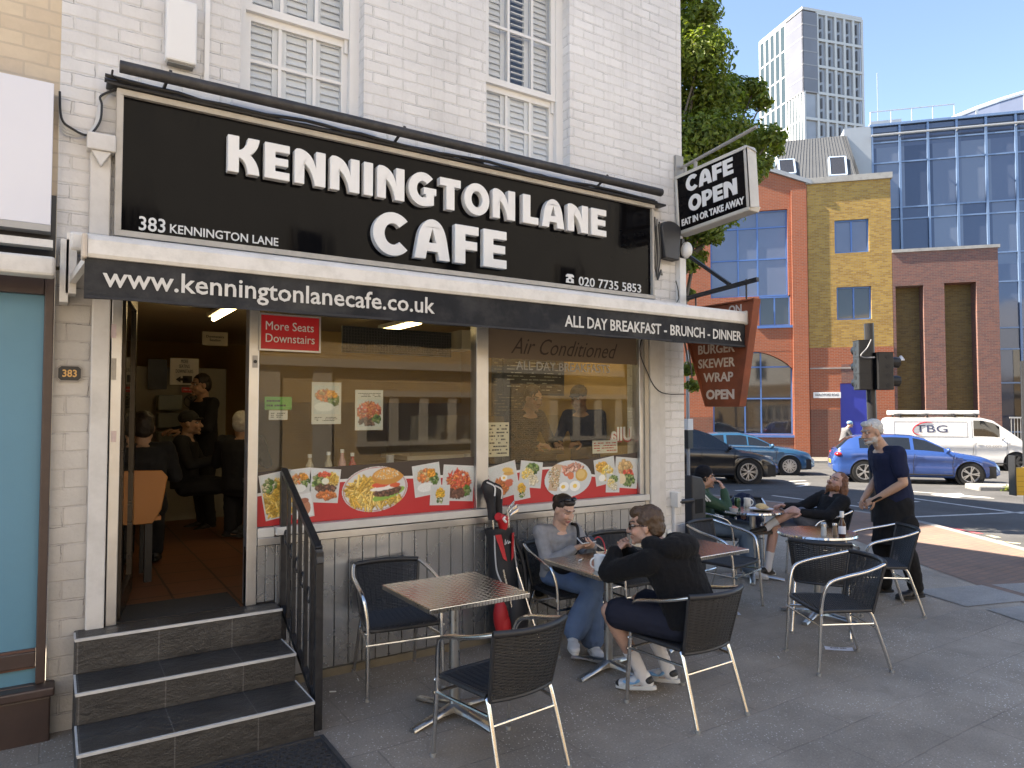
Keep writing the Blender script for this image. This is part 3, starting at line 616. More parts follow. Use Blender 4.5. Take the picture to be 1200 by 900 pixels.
pole = thing('sign_pole', 'thin grey pole with a black and white banded signal beyond the cafe corner', 'pole', onroad(806.5, 560))
q = AT(806.5, 520, 19); q.z = gz(q.x, q.y); pole.location = q
m_ = MB(); m_.cyl(q, q + V((0, 0, 3.6)), .045, n=10); m_.build('post', M('grey_post', (.3, .31, .32), .5, .2), pole); m_ = MB(); m_.box(-.09, -.09, .95, .09, .09, 1.75, Mx.Translation(q)); m_.build('signal_box', BLACKM(), pole)
m_ = MB(); m_.box(-.095, -.095, 1.45, .095, .095, 1.75, Mx.Translation(q)); m_.build('white_band', WHITEP(), pole)
# ================================================================ CAFE
PB = BRICK('white_painted_brick', (.82, .81, .80), (.77, .76, .75), (.73, .72, .70), .23, .082, .008, .6, .07, .6, .16, ms_soft=.6, crack=.55, drip=.3)
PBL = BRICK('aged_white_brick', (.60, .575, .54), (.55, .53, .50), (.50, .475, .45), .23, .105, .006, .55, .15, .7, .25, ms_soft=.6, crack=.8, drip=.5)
WST = M('white_stucco', (.62, .605, .58), .7, 0, .07, 5, .25, 30, .3, (.2, .18, .15), 4)
WTR = M('white_window_paint', (.74, .735, .72), .4, 0, .04, 6, .08, 60, .1, (.3, .28, .25), 6)
ALU = M('satin_aluminium', (.55, .56, .575), .33, .9, .12, 4, .08, 90, .15, (.2, .18, .15), 5)
XR = 5.07
cafe = thing('cafe_building', 'white painted brick cafe building with a shopfront, steps and sash windows above', 'building', (2.5, WY, 0))
h1 = (.985, 3.80, 1.83, 5.55); h2 = (2.855, 3.80, 3.70, 5.55); SF = (.275, 0, 4.57, 2.78)
m_ = MB(); wall_holes(m_, 0, XR, 2.62, 7.2, WY, .25, [h1, h2]); m_.box(XR - .25, WY + .25, 0, XR, 13, 7.2); m_.build('wall', PB, cafe)
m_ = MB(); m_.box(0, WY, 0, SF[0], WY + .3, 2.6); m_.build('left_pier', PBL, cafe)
m_ = MB(); m_.box(SF[2], WY, 0, XR, WY + .248, 2.6); m_.build('right_pier', PB, cafe)
pl = F(104.5, 500).x
m_ = MB(); m_.box(pl, WY - .035, 0, SF[0], WY - .003, 2.6); m_.box(4.585, WY - .05, 0, 4.70, WY - .003, 2.62); m_.box(4.705, WY - .025, 0, 4.80, WY - .003, 2.6)
qa, qb = F(106, 160), F(128, 275); m_.box(qa.x, WY - .05, qb.z - .02, qb.x, WY - .003, qa.z - .1); m_.box(qa.x - .02, WY - .1, qa.z - .1, qb.x + .02, WY - .003, qa.z); m_.build('pilaster', WST, cafe, bevel=.008)
m_ = MB(); qc = F(128, 178); pr = [(qa.x, qa.z - .1), (qb.x, qa.z - .1), (qb.x - .03, qa.z - .15), ((qa.x + qb.x) / 2, qa.z - .19), (qa.x + .03, qa.z - .15)]
m_.prism([V((x, WY - .05, z)) for x, z in pr], (0, -.035, 0)); m_.build('corbel', WST, cafe, bevel=.006)
m_ = MB(); m_.box(0, 13, 0, XR, 13.25, 7.2); m_.box(.0, WY + .25, 0, .02, 13, 7.2); m_.build('rear_wall', PB, cafe)
m_ = MB(); m_.box(.02, WY + .25, 6.9, XR - .25, 13, 7.1); m_.box(.02, WY + .25, 2.80, XR - .25, 13, 2.95); m_.build('floor_slab', M('plaster_ceiling', (.5, .42, .28), .8, 0, .08, 3), cafe)
# sash windows with louvred shutters
SHT = M('shutter_paint', (.78, .765, .73), .5, 0, .06, 6)
UGL = GLASS('upper_window_glass', (.98, .99, .99), 2.0)
def sash(hx0, hz0, hx1, hz1, meet):
    y = WY + .1; m_ = MB(); fw = .055
    m_.box(hx0, y, hz0, hx0 + .05, y + .1, hz1); m_.box(hx1 - .07, y, hz0, hx1, y + .1, hz1); m_.box(hx0 + .05, y, hz0, hx1 - .07, y + .1, hz0 + .06); m_.box(hx0 + .05, y, hz1 - .06, hx1 - .07, y + .1, hz1)
    fr = m_.build('sash_window', WTR, cafe)
    x0, x1 = hx0 + .05, hx1 - .07
    for nm, za, zb, yy in (('lower_sash', hz0 + .06, meet, y + .05), ('upper_sash', meet, hz1 - .06, y + .015)):
        m_ = MB(); m_.box(x0, yy, za, x0 + .045, yy + .035, zb); m_.box(x1 - .045, yy, za, x1, yy + .035, zb); m_.box(x0 + .045, yy, za, x1 - .045, yy + .035, za + .05); m_.box(x0 + .045, yy, zb - .05, x1 - .045, yy + .035, zb)
        for k in (1, 2): xx = x0 + (x1 - x0) * k / 3; m_.box(xx - .011, yy + .004, za + .05, xx + .011, yy + .03, zb - .05)
        zz = (za + zb) / 2; m_.box(x0 + .045, yy + .006, zz - .011, x1 - .045, yy + .028, zz + .011)
        s = m_.build(nm, WTR, fr, world=False)
        if nm == 'lower_sash':
            m_ = MB(); m_.box(x1 - .03, yy - .02, zb - .1, x1 - .005, yy - .002, zb); m_.build('sash_horn', WTR, fr, world=False)
        m_ = MB(); m_.box(x0 + .02, yy + .012, za + .02, x1 - .02, yy + .016, zb - .02); m_.build('pane', UGL, fr, world=False)
    m_ = MB(); n = 3; yy = y + .075
    for k in range(n):
        xa, xb = x0 + (x1 - x0) * k / n + .004, x0 + (x1 - x0) * (k + 1) / n - .004
        for a, b in ((xa, xa + .045), (xb - .045, xb)): m_.box(a, yy, hz0 + .03, b, yy + .03, hz1)
        z = hz0 + .1; i = 0
        while z < hz1 - .1:
            ang = rad(68) if not (k == 1 and z > meet and hx0 > 2) else rad(20)
            R_ = Mx.Translation((0, yy + .015, z)) @ Mx.Rotation(ang, 4, 'X'); m_.box(xa + .047, -.03, -.004, xb - .047, .03, .004, R_); z += .052
    m_.build('shutter', SHT, fr, world=False)
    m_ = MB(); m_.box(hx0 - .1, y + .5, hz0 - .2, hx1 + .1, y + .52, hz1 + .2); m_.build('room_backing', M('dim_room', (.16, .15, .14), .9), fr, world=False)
    m_ = MB(); m_.box(hx0 - .06, WY - .07, hz0 - .07, hx1 + .06, WY + .1, hz0 - .004); m_.build('sill', WTR, fr, world=False)
sash(*h1, F(330, 12).z); sash(*h2, F(612, 99).z)
# conduit, alarm box
m_ = MB(); cx = F(242, 60).x; m_.box(cx - .014, WY - .022, 3.88, cx + .014, WY - .001, 7.5); m_.build('conduit', WTR, cafe)
a, b = F(193.5, 70, -.05), F(231, 10, -.05)
al = thing('alarm_box', 'white slim alarm box high on the painted brick wall', 'alarm box', (a.x, WY, a.z))
m_ = MB(); m_.prism([V((a.x, 0, a.z + .06)), V((a.x + .03, 0, a.z)), V((b.x, 0, a.z)), V((b.x, 0, b.z)), V((a.x, 0, b.z))], (0, .001, 0))
m_ = MB(); m_.box(a.x, WY - .075, a.z, b.x, WY - .003, b.z + .02); m_.build('casing', M('white_plastic', (.74, .74, .73), .4, 0, .03, 4), al, bevel=.012)
m_ = MB(); m_.box(a.x + .015, WY - .06, a.z - .012, b.x - .015, WY - .005, a.z - .001); m_.build('base_plate', M('grey_plastic', (.2, .2, .19), .6), al)
# drain pipe on the corner
m_ = MB(); dp = [V((XR + .06, WY + .22, z)) for z in (3.3, 5, 8)]; m_.tube(dp, .045, 10)
for z in (4.4, 5.9): m_.cyl((XR + .06, WY + .22, z), (XR + .06, WY + .22, z + .06), .056, n=10)
tag(m_.build('drain_pipe', M('black_cast_iron', (.02, .02, .022), .4, 0, .3, 8, .1), smooth=True), 'black drain pipe running down the corner of the cafe', 'pipe')
# ------------------------------------------------ fascia sign
sg = thing('shop_sign', 'wide black fascia sign with raised white letters over the awning', 'shop sign', (2.45, WY, 2.8))
X0s, X1s, Z0s, Z1s = .317, 4.594, 2.858, 3.662; SY = WY - .07
def GLOSSBLACK():
    m, t, b = nodes_of('glossy_black_acrylic'); co = objco(t); n = noise(t, co, 1.5, 6, .7)
    t.links.new(ramp(t, n, [(.3, (.002, .002, .003)), (.75, (.006, .0055, .006))]), b.inputs['Base Color'])
    sp = t.nodes.new('ShaderNodeMapping'); t.links.new(co, sp.inputs[0]); sp.inputs['Scale'].default_value = (9, 9, .7); st = noise(t, sp.outputs[0], 1, 6, .7)
    t.links.new(mth(t, 'ADD', mth(t, 'MULTIPLY', ramp(t, st, [(.45, (0, 0, 0)), (.8, (1, 1, 1))]), .22), .04), b.inputs['Roughness'])
    bump(t, b, noise(t, co, 1.2, 2), .04, .05); b.inputs['Specular IOR Level'].default_value = .08; return m
GB = GLOSSBLACK()
m_ = MB(); m_.box(X0s - .005, SY + .02, Z0s - .005, X1s + .005, WY - .004, Z1s + .005); m_.build('board', GB, sg)
FRM = M('sign_frame', (.46, .43, .385), .5, .1, .1, 5, .15, 40, .35, (.15, .13, .1), 6)
m_ = MB(); f_ = .036; y0_, y1_ = SY - .012, WY - .003
m_.box(X0s - f_, y0_, Z1s, X1s + f_, y1_, Z1s + f_); m_.box(X0s - f_, y0_, Z0s - f_, X1s + f_, y1_, Z0s); m_.box(X0s - f_, y0_, Z0s, X0s, y1_, Z1s); m_.box(X1s, y0_, Z0s, X1s + f_ * .6, y1_, Z1s); m_.build('sign_frame', FRM, sg, bevel=.004)
def arc(cx, cy, rx, ry, a0, a1, n=18): return [(cx + rx * math.cos(rad(a0 + (a1 - a0) * i / n)), cy + ry * math.sin(rad(a0 + (a1 - a0) * i / n))) for i in range(n + 1)]
def bez(p0, p1, p2, n=8): return [((1 - t) ** 2 * p0[0] + 2 * t * (1 - t) * p1[0] + t * t * p2[0], (1 - t) ** 2 * p0[1] + 2 * t * (1 - t) * p1[1] + t * t * p2[1]) for t in [i / n for i in range(n + 1)]]
GLY = {
 'E': (.66, [[(0, 0), (.66, 0), (.66, .23), (.28, .23), (.28, .39), (.62, .39), (.62, .61), (.28, .61), (.28, .77), (.66, .77), (.66, 1), (0, 1)]]),
 'F': (.64, [[(0, 0), (.28, 0), (.28, .37), (.6, .37), (.6, .6), (.28, .6), (.28, .77), (.64, .77), (.64, 1), (0, 1)]]),
 'L': (.6, [[(0, 0), (.6, 0), (.6, .25), (.29, .25), (.29, 1), (0, 1)]]),
 'I': (.28, [[(0, 0), (.28, 0), (.28, 1), (0, 1)]]),
 'T': (.72, [[(.22, 0), (.5, 0), (.5, .75), (.72, .75), (.72, 1), (0, 1), (0, .75), (.22, .75)]]),
 'K': (.80, [[(0, 0), (.28, 0)] + [(.28, .42)] + bez((.28, .42), (.48, .36), (.5, 0)) + bez((.80, 0), (.78, .36), (.56, .54)) + bez((.56, .54), (.76, .66), (.80, 1)) + bez((.5, 1), (.46, .7), (.28, .62)) + [(.28, 1), (0, 1)]]),
 'N': (.86, [[(0, 0), (.27, 0)] + bez((.27, .6), (.50, .42), (.56, 0), 10) + [(.86, 0), (.86, 1), (.59, 1)] + bez((.59, .5), (.5, .95), (.15, 1), 10) + [(.05, .99), (0, .93)]]),
 'O': (.92, [arc(.46, .5, .46, .53, 0, 360, 36)[:-1], arc(.46, .5, .2, .26, 0, 360, 28)[:-1]]),
 'C': (.86, [arc(.47, .5, .47, .53, 42, 318, 32) + arc(.47, .5, .20, .26, 318, 42, 26)]),
 'G': (.92, [arc(.47, .5, .47, .53, 45, 270, 30) + [(.6, -.02), (.84, .04), (.84, .36), (.92, .36), (.92, .57), (.5, .57), (.5, .36), (.58, .36), (.58, .24)] + arc(.47, .5, .2, .26, 290, 45, 24)]),
 'A': (.90, [[(0, 0), (.28, 0), (.31, .2), (.59, .2), (.62, 0), (.90, 0)] + bez((.82, .5), (.74, 1.0), (.45, 1.02), 8) + bez((.45, 1.02), (.16, 1.0), (.08, .5), 8), [(.45, .78), (.36, .42), (.54, .42)]]),
 'P': (.70, [[(0, 0), (.27, 0), (.27, .3)] + arc(.36, .65, .34, .35, -90, 90, 14) + [(0, 1)], [(.27, .52)] + arc(.36, .65, .11, .13, -90, 90, 10) + [(.27, .78)]]),
}
def word(par, wd, org, ux, uz, width, height, depth, mat, gap=.13, name='letter', one=False):
    tot = sum(GLY[c][0] for c in wd) + gap * (len(wd) - 1); sx = width / tot; x = 0; ux, uz = unit(ux), unit(uz); un = ux.cross(uz); acc = MB()
    for c in wd:
        wv, loops = GLY[c]; mb = acc if one else MB()
        shape(mb, loops, lambda a, b, z, x=x: V(org) + ux * ((x + a) * sx) + uz * (b * height) + un * z, depth)
        if not one: mb.build(name, mat, par, bevel=.003, seg=1)
        x += wv + gap
    return acc
LET = M('white_letter_plastic', (.78, .78, .77), .4, 0, .03, 5, .05, 40, .15, (.3, .28, .24), 5)
wz0_, wz1_ = F(265.7, 199, -.12).z, F(268, 156, -.12).z
a, b = F(267.5, 180, -.12), F(605, 250, -.12); word(sg, 'KENNINGTON', (a.x, WY - .052, wz0_), (1, 0, 0), (0, 0, 1), b.x - a.x, wz1_ - wz0_, .055, LET)
a, b = F(614, 250, -.12), F(712, 260, -.12); word(sg, 'LANE', (a.x, WY - .052, wz0_), (1, 0, 0), (0, 0, 1), b.x - a.x, wz1_ - wz0_, .055, LET)
a, b = F(438, 270, -.12), F(595, 290, -.12); cz0, cz1 = F(594, 315, -.12).z, F(590, 273, -.12).z; word(sg, 'CAFE', (a.x, WY - .052, cz0), (1, 0, 0), (0, 0, 1), b.x - a.x, cz1 - cz0 + .015, .055, LET)
SV = M('sign_vinyl', (.72, .72, .71), .5, 0, .03)
m_ = MB(); a, b = F(162.5, 272, -.05), F(194, 253, -.05); text(m_, '383', (a.x, WY - .0505, F(162, 269.5, -.05).z), (1, 0, 0), (0, 0, 1), b.x - a.x, .085, .004, .012)
a2, b2 = F(199, 276, -.05), F(326, 286, -.05); text(m_, 'KENNINGTON LANE', (a2.x, WY - .0505, F(199, 273, -.05).z), (1, 0, 0), (0, 0, 1), b2.x - a2.x, .055, .004, .012); m_.build('address_lettering', SV, sg)
m_ = MB(); a, b = F(678, 330, -.05), F(751, 342, -.05); text(m_, '020 7735 5853', (a.x, WY - .0505, F(678, 334.5, -.05).z), (1, 0, 0), (0, 0, 1), b.x - a.x, .078, .004, .008)
tx = F(663, 328, -.05).x; tz = F(663, 331, -.05).z                    # telephone mark
shape(m_, [[(0, 0), (1, 0), (.95, .45), (.7, .55), (.68, .68), (1, .66), (1, .85), (.8, 1), (.2, 1), (0, .85), (0, .66), (.32, .68), (.3, .55), (.05, .45)], arc(.5, .28, .16, .16, 0, 360, 16)[:-1]], lambda p, q, z: V((tx + p * .085, WY - .0505 - z, tz + q * .075)), .004); m_.build('phone_lettering', SV, sg)
# flashing and cable clutter above the sign
rn = random.Random(3)
m_ = MB(); m_.box(X0s - .09, SY - .03, Z1s + f_ + .003, X1s + .16, WY - .003, Z1s + f_ + .022); fl = m_.build('flashing', BLACKM(), sg, bevel=.004)
cb = thing('sign_cables', 'black and white cables looped along the top of the black sign', 'cable', (2.4, WY, 3.75))
CBK = M('black_cable', (.02, .02, .02), .5); CWH = M('white_cable', (.6, .6, .58), .5)
for k in range(4):
    pts = []; x = X0s - .1
    while x < X1s + .15: pts.append((x, WY - .05 - .03 * k / 2 + rn.uniform(-.01, .01), Z1s + .064 + .007 * (k % 2) + .010 * math.sin(x * (2.1 + k)) + rn.uniform(-.006, .006))); x += .13
    m_ = MB(); m_.tube(pts, .008 + .003 * (k % 2), 6); m_.build('cable', CBK, cb, smooth=True)
for k in range(4):
    o_ = k * .012; P = [F(143 - k, 100 + k * 2, -.02), F(124 - k * 2, 112 + k, -.02), F(116 + k, 125, -.03), F(112 + k * 1.5, 145, -.03), F(100 + k, 157 + k, -.03), F(84, 159 - k * 2, -.02), F(72, 150 - k * 3, -.02), F(70, 110, -.02)]
    m_ = MB(); q = smooth_line([(p.x, p.z) for p in P], 5); m_.tube([(p.x, WY - .02 - o_, p.y) for p in q], .007, 6); m_.build('cable', CBK if k == 3 else CWH, cb, smooth=True)
m_ = MB(); m_.tube([F(132, 82.5, -.2), F(131, 88, -.15), F(140, 96, -.08), F(150, 98, -.05)], .006, 6); m_.build('cable', CBK, cb, smooth=True)
for k in range(6):
    P = [F(759 + k * 2, 246 + k * 3, -.03), F(763 + k * 1.6, 270, -.05), F(768 + k, 300, -.06), F(771 - k * .5, 318 + k * 2, -.05), F(776 - k, 322 - k, -.03)]
    q = smooth_line([(p.x, p.z) for p in P], 5); m_ = MB(); m_.tube([(p.x, WY - .03 - .008 * k, p.y) for p in q], .008, 6); m_.build('cable', CBK if k % 2 else M('grey_cable', (.2, .19, .17), .6), cb, smooth=True)
m_ = MB(); P = [F(787, 330), F(790, 345), F(786, 358), F(748, 400, -.02), F(757, 440, -.02), F(772, 460, -.02), F(800, 462, -.02)]; q = smooth_line([(p.x, p.z) for p in P], 5); m_.tube([(p.x, WY - .055, p.y) for p in q], .005, 6); m_.build('cable', CBK, cb, smooth=True)
# trough light
tl_ = thing('sign_light', 'long dark trough light tube mounted above the sign', 'lamp', (2.4, WY, 3.85)); yA = -.2
a, b = F(140, 88.5, yA), F(775, 222, yA); a.z = (a.z + b.z) / 2 + .012; m_ = MB(); m_.cyl(a, (b.x, a.y, a.z), .035, n=16); a.z = a.z; m_.build('tube_housing', M('weathered_dark_metal', (.035, .033, .033), .55, .2, .3, 6, .2, 60, .2, (.2, .19, .18), 14), tl_, smooth=True, bevel=.004)
m_ = MB()
for px in (200, 475, 712): p = F(px, 100, yA); p.z = 3.84; m_.bar(p + V((0, 0, -.02)), (p.x - .03, WY - .06, 3.73), .015, .015)
m_.build('bracket', BLACKM(), tl_)
# ------------------------------------------------ awning
aw = thing('awning', 'cafe awning with white front bar and black lettered valance', 'awning', (2.6, WY - .4, 2.55))
AY = WY - .73; ax0, ax1 = .118, 5.045
CAS = M('awning_white_bar', (.70, .68, .64), .5, 0, .06, 4, .12, 40, .35, (.22, .2, .16), 7)
m_ = MB(); pr = [(0, 2.55), (-.025, 2.553), (-.035, 2.57), (-.03, 2.64), (-.015, 2.66), (.05, 2.66), (.05, 2.55)]
m_.prism([V((ax0 + .012, AY + y, z)) for y, z in pr], (ax1 - ax0 - .024, 0, 0)); m_.build('front_bar', CAS, aw)
m_ = MB()
for x in (ax0 - .015, ax1 - .012): m_.box(x, AY - .04, 2.543, x + .027, AY + .06, 2.668)
m_.build('end_cap', M('cream_plastic', (.55, .48, .4), .5, 0, .1, 8, 0, 80, .3), aw, bevel=.012)
m_ = MB(); m_.prism([V((ax0 + .01, AY + .05, 2.635)), V((ax1 - .01, AY + .05, 2.635)), V((ax1 - .01, WY - .15, 2.77)), V((ax0 + .01, WY - .15, 2.77))], (0, 0, .006)); m_.build('canopy_fabric', M('dark_awning_fabric', (.03, .03, .032), .9, 0, .2, 8), aw)
m_ = MB(); m_.box(ax0 - .06, WY - .17, 2.69, ax1 - .1, WY - .055, 2.80); m_.build('cassette', CAS, aw, bevel=.02)
m_ = MB()
for x in (ax0 - .07, ax1 - .12): m_.box(x, WY - .16, 2.45, x + .05, WY - .04, 2.79); m_.bar((x + .025, WY - .1, 2.52), (x + .1, AY + .05, 2.58), .03, .04)
m_.build('arm', CAS, aw)
VAL = M('valance_cloth', (.011, .012, .015), .9, 0, .4, 5, .3, 180, .55, (.10, .098, .095), 2.2)
m_ = MB(); rows = []
nx = 140
def vy(x, k): return AY - .012 + .010 * math.sin(x * 5.3 + 1) * k + .006 * math.sin(x * 13) * k
for k in range(9):
    rows.append([V((ax0 + (ax1 - ax0) * i / nx, vy(ax0 + (ax1 - ax0) * i / nx, k / 8), 2.553 - .203 * k / 8 + .004 * math.sin(i * .31) * k / 8)) for i in range(nx + 1)])
m_.grid(rows); m_.grid([[p + V((0, .006, 0)) for p in r] for r in rows]); vl = m_.build('valance', VAL, aw, smooth='all', fix=False)
m_ = MB(); m_.box(ax0 + .01, AY - .022, 2.352, ax1 - .01, AY - .0145, 2.366); m_.build('hem', M('valance_hem', (.035, .036, .04), .95, 0, .3, 9, .2, 200), vl, world=False)
VLT = M('valance_lettering', (.62, .61, .58), .8, 0, .06, 12, .1, 200, .25, (.2, .2, .2), 12)
def on_val(mb, s, px0, px1, py0, py1, **k):
    d = AY - WY; a, b = F(px0, py0, d), F(px1, py1, d); t_ = MB(); text(t_, s, (a.x, AY - .018, 0), (1, 0, 0), (0, 0, 1), b.x - a.x, **k)
    mb.add([(x, vy(x, .6) - .004 + (y - (AY - .018)), z) for x, y, z in t_.v], t_.f)
m_ = MB(); on_val(m_, 'www.kenningtonlanecafe.co.uk', 120, 508, 330, 370, height=.135, depth=.002, bold=.012, res=2)
m_.v = [(x, y, z + 2.382) for x, y, z in m_.v]; m_.build('web_lettering', VLT, vl, world=False, fix=False)
m_ = MB(); on_val(m_, 'ALL DAY BREAKFAST - BRUNCH - DINNER', 660, 868, 385, 400, height=.085, depth=.002, bold=.016, res=2)
m_.v = [(x, y, z + 2.40) for x, y, z in m_.v]; m_.build('menu_lettering', VLT, vl, world=False, fix=False)
# ------------------------------------------------ projecting signs
ps = thing('projecting_sign', 'double sided black and white box sign projecting from the cafe corner', 'shop sign', (5.0, WY, 3.7))
tilt = Mx.Translation((0, WY, 3.46)) @ Mx.Rotation(-.055, 4, 'X') @ Mx.Translation((0, -WY, -3.46))
sx0, sx1, sy0, sy1, sz0, sz1 = 4.95, 5.085, 3.88, 4.72, 3.46, 4.04
m_ = MB(); m_.box(sx0 + .01, sy0 + .03, sz0 + .03, sx1 - .01, sy1 - .03, sz1 - .03, tilt); m_.build('panel', GB, ps)
m_ = MB()
for a in ((sy0, sz0, sy1, sz0 + .035), (sy0, sz1 - .035, sy1, sz1), (sy0, sz0 + .035, sy0 + .035, sz1 - .035), (sy1 - .035, sz0 + .035, sy1, sz1 - .035)): m_.box(sx0, a[0], a[1], sx1, a[2], a[3], tilt)
m_.build('sign_frame', M('pale_sign_edge', (.55, .53, .48), .45, .2, .08, 5, .1, 50, .2), ps, bevel=.012)
uy, uzz = tilt.to_3x3() @ V((0, -1, 0)), tilt.to_3x3() @ V((0, 0, 1)); og = lambda d, h: tilt @ V((sx0 + .0098, sy1 - .03 - d, sz0 + .03 + h))
acc = word(ps, 'CAFE', og(.11, .35), uy, uzz, .55, .145, .004, SV, .06, one=True); acc.build('cafe_lettering', SV, ps)
acc = word(ps, 'OPEN', og(.13, .155), uy, uzz, .56, .145, .004, SV, .06, one=True); acc.build('open_lettering', SV, ps)
m_ = MB(); text(m_, 'EAT IN OR TAKE AWAY', og(.035, .045), uy, uzz, .72, .065, .004, .035); m_.build('tagline_lettering', SV, ps)
m_ = MB(); m_.cyl((5.03, WY, 4.13), (5.03, 3.86, 4.24), .016, n=8)
for y in (4.55, 4.68): m_.bar((5.03, y, 4.02), (5.03, y, 4.15), .025, .025)
m_.box(4.96, WY - .03, 3.9, 5.06, WY - .001, 4.25); m_.build('bracket', M('grey_bracket', (.32, .31, .29), .5, .3, .1, 8), ps)
rs = thing('rusty_hanging_sign', 'tapering rust brown sign hanging from a black wall bracket beside the awning', 'shop sign', (5.05, WY - .4, 2.9))
RUST = M('rusted_steel', (.22, .062, .028), .75, .2, .35, 5, .35, 60, .5, (.07, .03, .02), 6)
m_ = MB(); T = [(4.78, 2.76), (3.91, 2.76), (4.08, 1.84), (4.46, 1.84)]; m_.prism([V((5.055, y, z)) for y, z in T], (.03, 0, 0)); m_.build('panel', RUST, rs)
m_ = MB()
for i in range(4): (a, b), (c, d) = T[i], T[(i + 1) % 4]; m_.bar((5.07, a, b), (5.07, c, d), .012, .085, (1, 0, 0))
m_.build('rim', RUST, rs)
RLT = M('faded_letters', (.52, .46, .42), .7, 0, .15, 20); m_ = MB()
for s_, y, z, wd, h in (('ON', 4.2, 2.66, .14, .075), ('BURGER', 4.56, 2.32, .42, .085), ('SKEWER', 4.56, 2.19, .42, .085), ('WRAP', 4.5, 2.06, .34, .085), ('OPEN', 4.47, 1.90, .32, .09)): text(m_, s_, (5.0545, y, z), (0, -1, 0), (0, 0, 1), wd, h, .003, .02 if s_ != 'OPEN' else .04)
m_.build('lettering', RLT, rs)
m_ = MB(); m_.bar((5.07, WY - .005, 2.87), (5.07, 3.9, 2.93), .035, .035); m_.bar((5.07, WY - .005, 3.33), (5.07, 4.2, 2.93), .03, .03); m_.box(5.03, WY - .03, 2.6, 5.066, WY - .002, 3.45); m_.cyl((5.07, 4.02, 2.75), (5.07, 4.02, 2.95), .008, n=6); m_.cyl((5.07, 4.6, 2.75), (5.07, 4.6, 2.9), .008, n=6); m_.build('bracket', BLACKM(), rs)
# siren cover
a, b = F(767, 303), F(789, 256)
si = thing('siren_cover', 'dark rounded tapering siren cover on the wall under the projecting sign', 'alarm box', (a.x, WY, a.z))
cxs = (a.x + b.x) / 2; hw = (b.x - a.x) / 2; out = [(-hw * .62, 0), (hw * .8, -.01), (hw, .28)] + [(hw * math.cos(t), .28 + .07 * math.sin(t)) for t in [math.pi * i / 10 for i in range(11)]]
m_ = MB(); m_.prism([V((cxs + x, WY - .1, a.z + z)) for x, z in out], (0, .095, 0)); m_.build('cover', M('dark_grey_plastic', (.035, .036, .04), .5, 0, .2, 6, .1), si, bevel=.01)
m_ = MB(); q = F(812, 280); m_.ell((XR - .02, WY - .07, 3.33), (.05, .06, .08)); m_.box(XR - .1, WY - .06, 2.75, XR - .02, WY - .003, 3.25); tag(m_.build('junction_box', WTR, smooth=True), 'small white round junction box at the wall corner beneath the box sign', 'junction box')
# ------------------------------------------------ shopfront
FLZ = .53
sf = thing('shopfront', 'aluminium shopfront with two large panes and an open doorway', 'shopfront', (2.5, WY, 0))
xd0, xd1 = .283, F(290, 500).x; xj = F(302, 500).x; xm0, xm1 = F(557, 480).x, F(571, 480).x; xe = F(748, 480).x
WZ0, WZ1 = 1.04, 2.62
m_ = MB(); y0_, y1_ = WY - .02, WY + .08
m_.box(xd1, y0_, .55, xj, y1_, 2.75); m_.box(xm0, y0_, WZ0, xm1, y1_, 2.75); m_.box(xe, y0_, WZ0, 4.57, y1_, 2.75); m_.box(xd0, y0_, .55, xd0 + .055, y1_, 2.75)
m_.box(xd0 + .055, y0_ + .003, WZ1, xd1, y1_ - .003, 2.75); m_.box(xj, y0_ + .003, WZ1, xm0, y1_ - .003, 2.75); m_.box(xm1, y0_ + .003, WZ1, xe, y1_ - .003, 2.75); m_.build('frame', ALU, sf, bevel=.004)
m_ = MB(); m_.box(4.53, WY - .035, .93, 4.575, WY - .021, 2.7); m_.build('casing', M('cream_wood', (.5, .45, .37), .6, 0, .1, 6, .1, 40, .3), sf)
m_ = MB(); m_.box(1.24, WY - .05, .985, 4.57, WY + .05, 1.038); m_.box(xj + .004, WY - .022, .975, 1.235, WY + .05, 1.036); m_.build('sill', M('cream_sill', (.6, .59, .56), .5, 0, .06, 5, .05, 40, .15), sf, bevel=.004)
m_ = MB(); m_.box(xj + .004, WY - .03, .925, 4.575, WY + .02, .974); m_.build('sill_trim', ALU, sf, bevel=.003)
WAIN = M('scuffed_metal_cladding', (.46, .475, .49), .27, .75, .07, 1.2, .03, 30, .16, (.3, .29, .28), 1.5)
m_ = MB(); x = 1.245; i = 0
while x < 4.54: m_.box(x + .003, WY - .012, .055, min(x + .097, 4.57), WY + .02, .922); x += .1
m_.box(xj + .005, WY - .012, .56, xj + .055, WY + .02, .922); m_.box(xj + .06, WY - .012, .56, 1.24, WY + .02, .922); m_.build('cladding', WAIN, sf, bevel=.002, seg=1)
m_ = MB(); m_.box(xd1, WY, 0, 4.57, WY + .05, .92); m_.build('cladding_backing', BLACKM(), sf)
m_ = MB(); m_.box(1.245, WY - .03, -.02, 4.575, WY - .0, .052); m_.build('skirting', M('stained_plinth', (.2, .17, .12), .8, 0, .25, 8, .3, 40, .4), sf)
WGL = GLASS('shop_window_glass', (.92, .93, .9), 1.7, ior=1.52, dirt=.03)
for a, b in ((xj, xm0), (xm1, xe)):
    m_ = MB(); m_.box(a - .005, WY + .02, WZ0 - .004, b + .005, WY + .026, WZ1 + .01); m_.build('pane', WGL, sf)
